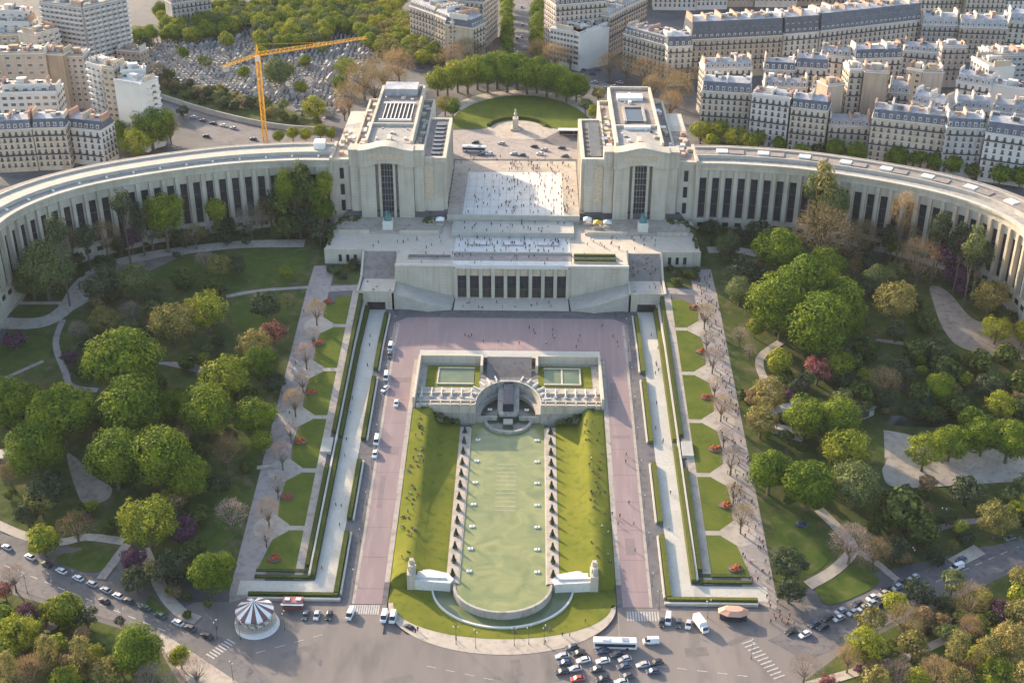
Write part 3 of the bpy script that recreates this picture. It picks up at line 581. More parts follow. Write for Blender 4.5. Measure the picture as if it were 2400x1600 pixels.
for (x0, x1, y_, z_, ds) in ((-28, 28, 546, 31.3, 'long pale parapet on the middle step of the terrace'), (-30.9, 30.9, 561.5, 33.1, 'long pale parapet along the front edge of the tiled esplanade'), (-26, 26, 528, 29.8, 'long low parapet above the theatre roof promenade')):
    m_ = MB(); m_.box(x0, x1, y_ - .2, y_ + .35, z_ - 1.5, z_ + 1.0)
    if y_ > 530: m_.mat('dark').box(x0, x1, y_ - .26, y_ - .2, z_ - 1.5, z_ - .3); m_.mats = []
    t_ = MB().mat('stonedark').box(x0, x1, y_ - .2, y_ + .35, z_ - 1.5, z_ + 1.0).build('parapet', None); tag(t_, ds, 'parapet')
slab('pavement', [(-25.9, 521), (25.9, 521), (25.9, 527.7), (-25.9, 527.7)], 29.8, 29.86, 'promenade')
for i, (x0, x1, y0, y1) in enumerate(((-46, -27, 522.5, 525.5), (27, 46, 524.4, 526.6), (27, 46, 519.8, 522))):
    t = thing('planter', ['long stone planter with railing on the theatre roof, left end', 'long planter hedge on the theatre roof, right end, back row', 'long planter hedge on the theatre roof, right end, front row'][i], 'planter', (0, 0, 0))
    MB().box(x0, x1, y0, y1, 29.6, 30.3).build('trough', 'stonedark', t); MB().box(x0 + .3, x1 - .3, y0 + .3, y1 - .3, 30.3, 31.2 if i else 30.6).build('planting', 'hedge' if i else 'asphalt', t)
for i, (x0, x1) in enumerate(((-20, -10), (-5, 5), (11, 21))):
    t = MB().mat('stonedark').box(x0, x1, 536.5, 543, 29.8, 30.3).mat('metal').box(x0 + .4, x1 - .4, 536.9, 542.6, 30.3, 30.45).build('roof_light'); tag(t, 'flat rectangular glass roof light on the pale terrace, %s' % ('left one', 'middle one', 'right one')[i], 'roof light', 'roof lights of the theatre')
# stair blocks and ramps left and right of the theatre
for s in (-1, 1):
    sd = 'left' if s < 0 else 'right'
    t = thing('stair_block', 'wide stone stair with landing and dark tunnel mouth, %s of the theatre' % sd, 'stairs', (s * 58.6, 510, 14), 'stair blocks beside the theatre')
    m_ = MB()
    for k in range(24): m_.box(s * 51.6, s * 66, 518 + k * .52, 530.6, 14, 22 + (k + 1) * .312)
    at0(m_, 'steps', 'promenade', t)
    m_ = MB()
    for xx in (51.2, 66.4):
        x0, x1 = s * (xx - .45), s * (xx + .45); m_.add([(x0, 504, 13), (x1, 504, 13), (x1, 531, 13), (x0, 531, 13), (x0, 504, 23), (x1, 504, 23), (x1, 518, 23), (x0, 518, 23), (x0, 531, 30.8), (x1, 531, 30.8)],
                                                     [(0, 1, 5, 4), (4, 5, 6, 7), (7, 6, 9, 8), (3, 8, 9, 2), (0, 4, 7, 8, 3), (1, 2, 9, 6, 5)])
    at0(m_, 'side_wall', 'stone', t)
    m_ = MB(); m_.box(s * 50.8, s * 66.8, 504, 518, 13, 22.0); at0(m_, 'landing', 'stone', t)
    m_ = MB(); m_.box(s * 51.7, s * 65.9, 504.6, 517.9, 22.0, 22.06); at0(m_, 'landing_floor', 'tanterrace', t)
    m_ = MB(); m_.box(s * 51.7, s * 65.9, 503.8, 504.3, 22, 22.9); at0(m_, 'parapet', 'stone', t)
    m_ = MB(); m_.box(s * 54.6, s * 62.4, 503.7, 504.0, 14.2, 17.6); at0(m_, 'tunnel_mouth', 'black', t)
    o = MB().prism([(s * 50.7, 504.2), (s * 36, 501.3), (s * 26, 503.1), (s * 25.2, 514.8), (s * 50.7, 514.8)], 13, lambda x, y: 15.2 + (abs(x) - 25.2) / 25.5 * 6.7).build('ramp', 'stonedark'); tag(o, 'sloping grey stone ramp rising from the platform to the %s stair landing' % sd, 'ramp', 'ramps beside the theatre')
    m_ = MB()
    for k in range(40):
        x = 25.6 + k * .63; m_.box(s * x, s * (x + .12), 504.6, 514.4, 13, 15.27 + (x - 25.2) / 25.5 * 6.7)
    m_.box(s * 66.9, s * 84, 530, 531.2, 21, 30.6)
    o = m_.build('terrace_wall', 'stone'); tag(o, 'pale stone retaining wall under the terrace end, %s of the stairs' % sd, 'retaining wall')
    for k in range(3): MB().box(s * (69.5 + k * 3.4), s * (70.9 + k * 3.4), 529.85, 530, 24.6, 28).build('opening', 'glass', o)

# ---------------------------------------------------------------- the two pavilions
def pavilion(s):
    sd = 'left' if s < 0 else 'right'; C = 58.7
    t = thing('palace_pavilion', 'massive pale stone pavilion with tall central window and curved attic, %s of the esplanade' % sd, 'palace pavilion', (s * C, 566, 29.5), 'pavilions of the palace')
    X = lambda d: s * C + d * s       # d measured from the middle, growing away from the axis
    def A(m_, name, mt=None): return at0(m_, name, mt, t)
    m_ = MB()
    for a in (-1, 1):
        m_.box(s * C + a * 5.3, s * C + a * 12.4, 566, 572, 29, 57.4)
        m_.box(s * C + a * 12.6, s * C + a * 17.0, 567.6, 574, 29, 57.2)
        m_.box(s * C + a * 2.75, s * C + a * 3.9, 566.8, 568.4, 29, 58.2)
    A(m_, 'pier', 'stone')
    m_ = MB(); m_.box(s * C - 5.4, s * C + 5.4, 569.6, 571, 29, 59)
    A(m_, 'recess_wall', 'stonedark')
    m_ = MB().mat('glass').box(s * C - 2.7, s * C + 2.7, 568.6, 569.4, 30, 58).mat('metal')
    for k in range(9): m_.box(s * C - 2.7, s * C + 2.7, 568.5, 568.62, 32 + k * 3, 32.2 + k * 3)
    for k in (-1.3, 0, 1.3): m_.box(s * C + k - .08, s * C + k + .08, 568.48, 568.6, 30, 58)
    A(m_, 'window')
    # attic with curved top and underside
    m_ = MB(); n = 24; pts = []
    top = [(-17.3 + 34.6 * i / n, 64.2 + 2.3 * math.exp(-((-17.3 + 34.6 * i / n) / 7.5) ** 2)) for i in range(n + 1)]
    bot = [(-17.3 + 34.6 * i / n, 56 + 2.0 * max(0, 1 - ((-17.3 + 34.6 * i / n) / 9.5) ** 2)) for i in range(n + 1)]
    for (x0, x1, y0, y1, dz) in ((-12.7, 12.7, 564.6, 572, 0), (-17.3, -12.7, 566.6, 574, -.3), (12.7, 17.3, 566.6, 574, -.3)):
        tp = [(x0 + (x1 - x0) * i / 16, 0) for i in range(17)]; f1 = lambda d: 64.2 + dz + 2.3 * math.exp(-(d / 7.5) ** 2); f0 = lambda d: 56 + 2.0 * max(0, 1 - (d / 9.5) ** 2)
        for (za, zb, e) in ((f0, lambda d: f1(d) - .9, 0), (lambda d: f1(d) - .9, f1, .45)):
            rows = [[(s * C + d - (0), y0 - e, za(d)) for d, _ in tp], [(s * C + d, y0 - e, zb(d)) for d, _ in tp], [(s * C + d, y1, zb(d)) for d, _ in tp], [(s * C + d, y1, za(d)) for d, _ in tp], [(s * C + d, y0 - e, za(d)) for d, _ in tp]]
            m_.grid(rows)
            for k in (0, 16): d = tp[k][0]; m_.add([(s * C + d, y0 - e, za(d)), (s * C + d, y0 - e, zb(d)), (s * C + d, y1, zb(d)), (s * C + d, y1, za(d))], [(0, 1, 2, 3)])
    A(m_, 'attic', 'stone')
    m_ = MB(); m_.box(s * C - 8.5, s * C + 8.5, 564.45, 564.6, 59.8, 62.6); A(m_, 'inscription_band', 'stonewarm')
    # shoulders
    m_ = MB(); m_.box(s * 32.8, s * 41.8, 568.6, 622, 29, 58.6); m_.box(s * 31.2, s * 42.2, 568.0, 570.2, 57.4, 59.6); m_.box(s * 31.2, s * 32.8, 570.2, 622, 57.4, 59.6); m_.box(s * 31.2, s * 41.8, 622, 623.6, 29, 59.6)
    for k in range(9): m_.box(s * 31.4, s * 32.8, 574 + k * 5.9, 576 + k * 5.9, 33, 57.4)
    m_.box(s * 31.2, s * 33, 570, 574, 29, 57.4)
    A(m_, 'inner_wing', 'stone')
    m_ = MB()
    for k in range(8): m_.box(s * 32.6, s * 32.8, 576.2 + k * 5.9, 579.8 + k * 5.9, 35, 55)
    A(m_, 'side_window', 'glass')
    m_ = MB().mat('stonewarm').box(s * 37.4, s * 41.4, 568.45, 568.6, 38, 56); A(m_, 'relief_panel')
    m_ = MB(); m_.box(s * 33, s * 41.6, 571, 621.8, 58.6, 58.75)
    A(m_, 'inner_roof', 'asphalt')
    m_ = MB()
    for k in range(8):
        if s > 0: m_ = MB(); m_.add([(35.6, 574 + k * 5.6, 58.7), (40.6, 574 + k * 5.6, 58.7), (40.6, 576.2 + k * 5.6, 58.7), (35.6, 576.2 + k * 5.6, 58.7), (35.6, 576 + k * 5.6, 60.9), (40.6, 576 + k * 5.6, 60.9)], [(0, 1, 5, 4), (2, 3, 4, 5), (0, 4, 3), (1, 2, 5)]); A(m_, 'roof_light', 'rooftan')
        else: m_.box(-38.6, -34.2, 574 + k * 5.6, 577 + k * 5.6, 58.7, 59.3)
    if s < 0: A(m_, 'roof_lights', 'glass')
    m_ = MB()
    for k in range(7): m_.box(s * 33.5, s * 36, 573 + k * 6, 575.4 + k * 6, 58.76, 58.9)
    A(m_, 'roof_slots', 'black')
    m_ = MB(); m_.box(s * 76, s * 84.6, 569.4, 590, 25, 57.6); m_.box(s * 75.8, s * 85, 568.8, 571, 56.6, 58.2); m_.box(s * 84, s * 85.2, 568, 590, 25, 59.2)
    A(m_, 'outer_wing', 'stone')
    for k in range(3): A(MB().box(s * 79, s * 80.9, 569.2, 569.4, 32.5 + k * 8, 37.8 + k * 8), 'window', 'glass')
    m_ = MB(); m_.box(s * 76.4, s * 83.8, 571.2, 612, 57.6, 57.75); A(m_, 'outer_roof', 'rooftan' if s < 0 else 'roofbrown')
    # the long hall behind
    m_ = MB(); m_.box(s * 42.0, s * 76, 572, 655, 29, 57.0); m_.box(s * 76, s * 84, 590, 640, 29, 57.0); A(m_, 'hall_wall', 'stone')
    m_ = MB(); m_.box(s * 42.4, s * 75.6, 574, 654.6, 57, 57.15); A(m_, 'hall_roof', 'roofbrown')
    m_ = MB()
    for xx in (42.5, 75.5): m_.box(s * (xx - .5), s * (xx + .5), 574, 655, 57, 58.6)
    m_.box(s * 42.5, s * 75.5, 654.2, 655.2, 56, 58.6); A(m_, 'parapet', 'stone')
    m_ = MB(); m_.box(s * C - 11, s * C + 11, 580, 664, 57, 61.8); A(m_, 'upper_storey', 'stone')
    m_ = MB()
    for a in (-1, 1): m_.box(s * C + a * 10.0, s * C + a * 11.2, 580, 664, 61.8, 63.4)
    m_.box(s * C - 11.2, s * C + 11.2, 663, 664.2, 61.8, 63.4); m_.box(s * C - 11, s * C + 11, 604, 605.2, 61.8, 63.3); m_.box(s * C - 1, s * C + 1, 580, 586, 61.8, 64.2); A(m_, 'roof_rim', 'stone')
    m_ = MB(); m_.box(s * C - 10, s * C + 10, 580.4, 604, 61.8, 61.95); A(m_, 'front_roof', 'roofstone')
    m_ = MB(); m_.box(s * C - 10, s * C + 10, 605.2, 663, 61.8, 61.93); A(m_, 'rear_roof', 'roofbrown')
    if s < 0:
        m_ = MB(); m_.box(-C - 7.2, -C + 7.4, 612, 636, 61.93, 62.3); A(m_, 'skylight', 'black')
        m_ = MB()
        for k in range(8): m_.box(-C - 6.5 + k * 1.95, -C - 6.1 + k * 1.95, 612, 636, 62.3, 62.8)
        m_.box(-C - 8, -C + 8, 610.8, 612, 61.93, 63); m_.box(-C - 8, -C + 8, 636, 637.2, 61.93, 63); A(m_, 'skylight_bars', 'offwhite')
        m_ = MB(); m_.box(-C - 9, -C + 8, 650, 662, 61.93, 65.6); A(m_, 'roof_house', 'zinc')
    else:
        m_ = MB(); m_.box(C - 4.2, C + 4.2, 612, 632, 61.93, 62.6); A(m_, 'skylight', 'glass')
        m_ = MB(); m_.box(C - 5.4, C - 4.2, 611, 633, 61.93, 63.2); m_.box(C + 4.2, C + 5.4, 611, 633, 61.93, 63.2); m_.box(C - 4.2, C + 4.2, 632, 633.2, 61.93, 63.2); A(m_, 'skylight_frame', 'roofstone')
        m_ = MB(); m_.box(C - 6, C + 6.6, 601.6, 603.8, 61.95, 63.4); m_.box(C - 7, C + 6, 645, 652, 61.93, 63.6); A(m_, 'white_roof_box', 'white')
        m_ = MB(); m_.box(C - 7, C + 9, 606, 609, 61.93, 62.3); A(m_, 'roof_gutter', 'black')
    for k in range(14):
        rk = random.Random(k * 7 + s + 60); x = s * C + rk.uniform(-9, 9); y = rk.choice((rk.uniform(582, 602), rk.uniform(640, 661))); a, b = rk.uniform(.3, .9), rk.uniform(.3, 1.2); A(MB().box(x - a, x + a, y - b, y + b, 61.9, 62.3 + rk.random()), 'roof_unit', rk.choice(['stonedark', 'metal', 'offwhite', 'dark']))
    # clutter on the side roofs
    m_ = MB(); rr = random.Random(31 + s)
    for k in range(26):
        side = rr.choice((-1, 1)); x = s * C + side * rr.uniform(12.4, 15.6); y = rr.uniform(577, 650); a, b, c = rr.uniform(.6, 1.6), rr.uniform(.8, 2.6), rr.uniform(.5, 1.8); m_.mat(rr.choice(['offwhite', 'metal', 'stonedark', 'rooftan', 'brick'])); m_.box(x - a, x + a, y - b, y + b, 57.1, 57.15 + c)
    for k in range(9):
        x = s * rr.uniform(77.5, 82.5); y = rr.uniform(574, 608); m_.mat(rr.choice(['offwhite', 'brick', 'rooftan'])); m_.box(x - 1, x + 1, y - 1.5, y + 1.5, 57.7, 57.8 + rr.uniform(.5, 2))
    A(m_, 'roof_equipment')
    # lawn and dark hedge at the foot
    m_ = MB(); m_.box(s * C - 14, s * C + 14, 562.6, 566, 29.6, 30.4); m_.box(s * C - 11, s * C + 11, 560.2, 562.6, 29.6, 30.0); A(m_, 'base_steps', 'stone')
    # sculpture on plinth
    st = thing('statue', ('dark green bronze group of figure and bull on a pale plinth, left of the esplanade' if s < 0 else 'dark green bronze standing figure group on a pale plinth, right of the esplanade'), 'statue', (s * C + 1.0, 553.5, 30.5), 'bronze groups before the pavilions')
    MB().box(-2.3, 2.3, -2.0, 2.0, 0, 4.2).build('plinth', 'bronze' if 0 else 'paleterrace', st)
    m_ = MB(); lump(m_, 0, 0, 4.2, 1.9, 1.5, 2.6, 3 + s, 6, 10); lump(m_, -.4, .2, 5.6, .8, .8, 3.4, 6, 6, 8); lump(m_, .9, 0, 4.8, .9, .7, 2.4, 8, 6, 8); m_.tube((-.2, .1, 7.4), (1.1, -.2, 9.0), .25, .15); m_.build('figure', 'bronze', st, True)
pavilion(-1); pavilion(1)
for i, (x, y) in enumerate(((-86, 567), (86, 567), (-33.5, 560), (33.5, 560))): pass
for i, (x, y, c_, ds) in enumerate(((-34, 558.5, 'white', 'white square canvas kiosk roof at the left foot of the esplanade'), (34.5, 560, 'white', 'white square canvas kiosk roof at the right foot of the esplanade'), (39, 556.5, 'orange', 'orange cafe parasol cluster right of the esplanade'), (43.5, 556.8, 'offwhite', 'pale cafe awning beside the orange parasols'))):
    t = thing('canopy_stand', ds, 'kiosk', (x, y, 30.5)); m_ = MB(); m_.add([(-2, -2, 2.6), (2, -2, 2.6), (2, 2, 2.6), (-2, 2, 2.6), (0, 0, 4.0)], [(0, 1, 4), (1, 2, 4), (2, 3, 4), (3, 0, 4), (3, 2, 1, 0)]); m_.build('canopy', c_, t)
    m_ = MB()
    for a, b in ((-1.8, -1.8), (1.8, -1.8), (1.8, 1.8), (-1.8, 1.8)): m_.cyl(a, b, 0, 2.6, .08, n=6)
    m_.box(-1.5, 1.5, -1.2, 1.2, 0, 1); m_.build('counter', 'stonedark', t)

# ---------------------------------------------------------------- the two curved wings
ARC = [(85, 568), (97.5, 568), (110, 566.5), (130, 562.5), (150, 555), (168, 546.4), (184, 536.6), (196, 526), (204.5, 514), (209.5, 502), (211.5, 490), (212, 476), (210.5, 462), (207, 448)]
def resample(P, step):
    out = [Vector(P[0])]; acc = 0
    for a, b in zip(P, P[1:]):
        a = Vector(a); b = Vector(b); L = (b - a).length; t = step - acc
        while t <= L: out.append(a.lerp(b, t / L)); t += step
        acc = L - (t - step)
    return out
WP = resample(spline(ARC, 8), 5.85)
def wing(s):
    sd = 'left' if s < 0 else 'right'
    t = thing('palace_wing', 'long curved stone wing with tall pillars and dark windows sweeping away from the %s pavilion' % sd, 'palace wing', (s * 150, 556, 22), 'curved wings of the palace')
    def A(m_, name, mt=None): return at0(m_, name, mt, t)
    P = [Vector((s * p.x, p.y)) for p in WP]; n = len(P); N = []
    for i in range(n):
        d = (P[min(n - 1, i + 1)] - P[max(0, i - 1)]).normalized(); nn = Vector((-d.y, d.x)) * (1 if s > 0 else -1); N.append(nn)   # nn points to the back
    def strip(o0, o1, z0, z1, mt, name):
        m_ = MB(); rows = []
        for i in range(n):
            a = P[i] + N[i] * o0; b = P[i] + N[i] * o1; rows.append([(a.x, a.y, z0), (a.x, a.y, z1), (b.x, b.y, z1), (b.x, b.y, z0), (a.x, a.y, z0)])
        m_.grid(rows); m_.add(rows[0][:4], [(0, 1, 2, 3)]); m_.add(rows[-1][:4], [(3, 2, 1, 0)]); return A(m_, name, mt)
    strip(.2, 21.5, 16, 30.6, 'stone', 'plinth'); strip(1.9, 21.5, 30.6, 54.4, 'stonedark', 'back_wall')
    strip(.3, 21.5, 54.4, 57.3, 'stone', 'entablature'); strip(-.5, 1.6, 57.3, 58.3, 'stone', 'cornice'); strip(1.6, 21.6, 57.3, 57.9, 'roofstone', 'front_roof')
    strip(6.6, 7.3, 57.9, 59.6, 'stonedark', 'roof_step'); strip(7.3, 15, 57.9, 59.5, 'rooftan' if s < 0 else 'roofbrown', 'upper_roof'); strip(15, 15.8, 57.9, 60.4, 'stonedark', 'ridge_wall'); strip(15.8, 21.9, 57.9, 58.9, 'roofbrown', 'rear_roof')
    pil = MB().mat('stone').box(-.75, .75, -.35, 2.0, 30.6, 54.4).mesh('pillar')
    win = MB().mat('glass').box(-1.55, 1.55, 1.45, 1.9, 30.8, 50.6).mat('dark').box(-1.57, 1.57, 1.36, 1.45, 37.2, 37.7).box(-1.57, 1.57, 1.36, 1.45, 44.2, 44.7).mat('stone').box(-2.15, 2.15, .9, 1.9, 50.6, 54.4).box(-2.15, -1.55, 1.2, 1.9, 30.6, 50.6).box(1.55, 2.15, 1.2, 1.9, 30.6, 50.6).mesh('window')
    bw = MB().mat('black').box(-1.4, 1.4, .0, .2, 26.6, 28.6).mesh('basement_window')
    for i in range(n):
        d = N[i]; a = math.atan2(d.y, d.x) - math.pi / 2
        inst('pillar', pil, t, (P[i].x - s * 150, P[i].y - 556, -22), a)
        if i < n - 1:
            q = (P[i] + P[i + 1]) / 2; d = (N[i] + N[i + 1]).normalized(); a = math.atan2(d.y, d.x) - math.pi / 2
            inst('window', win, t, (q.x - s * 150, q.y - 556, -22), a); inst('basement_window', bw, t, (q.x - s * 150, q.y - 556, -22), a)
    if s > 0:
        m_ = MB()
        for i in range(2, n - 2, 3):
            c = P[i] + N[i] * 11.2; d = Vector((-N[i].y, N[i].x)); c2 = c + d * 1.5
            m_.obox(c, d, 5.2, 4.2, 59.5, 60.2)
        A(m_, 'roof_lights', 'offwhite')
        m_ = MB()
        for i in range(3, n - 2, 3): c = P[i] + N[i] * 10.8; m_.obox(c, Vector((-N[i].y, N[i].x)), 7, 5, 59.5, 59.9)
        A(m_, 'roof_hatches', 'roofbrown')
    else:
        m_ = MB(); c = P[1] + N[1] * 12; m_.box(c.x - 3, c.x + 2, c.y - 2, c.y + 4, 59.5, 62.5); A(m_, 'white_roof_box', 'white')
        m_ = MB()
        for i in range(1, n - 1, 2): c = P[i] + N[i] * 4.6; m_.obox(c, N[i], 1.2, .8, 57.9, 58.6)
        A(m_, 'roof_vents', 'offwhite')
wing(-1); wing(1)
# ---------------------------------------------------------------- the gardens: ground, lawns, paths
for s in (-1, 1):
    P = [(s * 88.7, 331.5)] + [(s * ax, 332.5 + max(0, ax - 88) * .35) for ax in (100, 130, 160, 200, 240)] + [(s * 245, 430), (s * 206, 446), (s * 210, 478), (s * 208.5, 500), (s * 203, 514), (s * 194, 527), (s * 182, 537), (s * 166, 547), (s * 148, 556), (s * 128, 563), (s * 108, 567), (s * 88.7, 568)]
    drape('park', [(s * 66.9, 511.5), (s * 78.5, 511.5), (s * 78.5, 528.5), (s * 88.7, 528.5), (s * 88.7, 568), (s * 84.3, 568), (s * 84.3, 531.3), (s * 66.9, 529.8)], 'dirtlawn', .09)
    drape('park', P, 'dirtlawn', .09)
def PL(*L): return [tuple(K(a, b)[:2]) for a, b in L]
for L in (PL((350, 600), (560, 575), (700, 575), (705, 640), (520, 668), (350, 650)), PL((520, 690), (690, 672), (650, 760), (540, 770)), PL((0, 775), (120, 770), (110, 840), (0, 860)), PL((30, 700), (125, 700), (105, 728), (20, 728)),
          PL((430, 1150), (560, 1100), (545, 1240), (470, 1270)), PL((200, 1210), (330, 1190), (270, 1225)), PL((150, 1265), (270, 1262), (225, 1322), (120, 1290)), PL((345, 1360), (400, 1420), (330, 1400)), PL((560, 1000), (600, 1000), (590, 1060), (555, 1055)),
          PL((1765, 1180), (1830, 1180), (1925, 1270), (1850, 1335), (1780, 1240)), PL((1865, 1345), (1950, 1290), (2040, 1335), (1900, 1400)), PL((1990, 1010), (2040, 1005), (2085, 1045), (2030, 1062)), PL((1700, 900), (1740, 880), (1730, 940), (1705, 960)), PL((1950, 770), (2120, 700), (2150, 760), (2060, 790)), PL((1620, 530), (1760, 530), (1740, 565), (1630, 560)), PL((230, 1440), (330, 1480), (250, 1500), (170, 1480)), PL((2090, 1480), (2250, 1420), (2352, 1390), (2352, 1430), (2150, 1510))):
    drape('lawn', rounded(L), 'parkgrass', .17)
def PTH(L, w_, mt='gravel', off=.26): return drape('path', ribbon(spline([K(a, b)[:2] for a, b in L], 4), w_), mt, off)
PTH([(-20, 742), (90, 742), (150, 710), (190, 650), (240, 615), (330, 590), (430, 575), (560, 562), (700, 560)], 7.5, 'gravel')
PTH([(-5, 735), (40, 690), (60, 655)], 4.5); PTH([(30, 697), (140, 697)], 2.2, 'gravel', .28)
PTH([(145, 735), (128, 790), (150, 855), (165, 888), (225, 897)], 2.6, 'promenade'); PTH([(10, 870), (100, 830)], 1.8, 'promenade'); PTH([(520, 682), (600, 668), (718, 660)], 2.4, 'promenade')
PTH([(365, 835), (440, 838), (480, 860)], 1.8, 'promenade'); PTH([(-10, 1203), (60, 1232), (140, 1245), (200, 1234), (285, 1244)], 3.4, 'gravel'); PTH([(292, 1250), (262, 1290), (232, 1330)], 3.2, 'promenade')
PTH([(330, 1262), (355, 1320), (385, 1375), (420, 1410), (455, 1425)], 4.2, 'gravel'); PTH([(392, 1170), (440, 1125)], 3, 'promenade'); PTH([(590, 1075), (640, 1070)], 2, 'gravel')
drape('path', rounded(PL((150, 1035), (180, 1055), (215, 1095), (262, 1120), (250, 1150), (190, 1165), (165, 1100))), 'sand', .24)
PTH([(1625, 575), (1690, 575), (1740, 585)], 6, 'gravel'); PTH([(1990, 778), (2075, 790)], 2.2, 'promenade'); PTH([(1795, 785), (1745, 825), (1765, 885), (1830, 935), (1880, 965)], 3.4, 'gravel')
drape('path', rounded(PL((2128, 655), (2168, 660), (2235, 742), (2300, 738), (2360, 790), (2360, 835), (2200, 802), (2160, 750))), 'sand', .24)
drape('path', rounded(PL((2015, 985), (2100, 1000), (2150, 1042), (2230, 1030), (2365, 1010), (2365, 1105), (2240, 1112), (2100, 1122), (2035, 1118), (2022, 1068), (2090, 1048), (2070, 1012))), 'gravel', .24)
PTH([(1880, 1170), (1930, 1220), (1958, 1262), (1915, 1310), (1855, 1345)], 4, 'gravel'); PTH([(1965, 1265), (2010, 1290), (2065, 1335)], 2.6, 'promenade'); PTH([(2150, 1215), (2200, 1202), (2260, 1195)], 2.6, 'promenade'); PTH([(2190, 1295), (2250, 1262)], 5, 'gravel')
PTH([(2040, 965), (2130, 970), (2210, 962)], 6, 'waterdark', .3)['kind'] = 'structure'
# round beds at the lower left
g0 = K(72, 1432)
drape('path', [(g0.x + 9 * math.cos(a / 10 * math.pi), g0.y + 6 * math.sin(a / 10 * math.pi)) for a in range(20)], 'gravel', .24)
for i, dx in enumerate((-3.2, 3.2)):
    o = MB().cyl(g0.x + dx, g0.y - dx * .3, .05, .45, 2.3, n=20).build('round_bed', 'promenade'); tag(o, 'round stone rimmed flower bed in the lower left garden, %s of the pair' % ('left one', 'right one')[i], 'flower bed', 'pair of round beds')

# ---------------------------------------------------------------- trees
LM = {
 'g': leafmat('chestnut_leaves', (.085, .14, .014), (.22, .27, .022), .28), 'y': leafmat('yellow_green_leaves', (.17, .21, .02), (.34, .34, .035), .3),
 'o': leafmat('olive_spring_leaves', (.19, .17, .05), (.33, .28, .09), .3), 'w': leafmat('pale_green_leaves', (.10, .135, .045), (.19, .215, .075), .25),
 'b': leafmat('budding_brown_twigs', (.25, .175, .085), (.36, .26, .13), .35), 't': leafmat('bare_twigs', (.25, .19, .16), (.34, .27, .225), .25),
 'p': leafmat('pink_blossom', (.36, .25, .23), (.48, .35, .32), .35), 'u': leafmat('purple_leaves', (.11, .05, .085), (.19, .09, .15), .3),
 'r': leafmat('dark_red_leaves', (.20, .075, .06), (.30, .13, .11), .35), 'c': leafmat('conifer_needles', (.045, .068, .032), (.085, .105, .055), .25),
 's': leafmat('shrub_leaves', (.06, .09, .022), (.14, .16, .035), .3)}
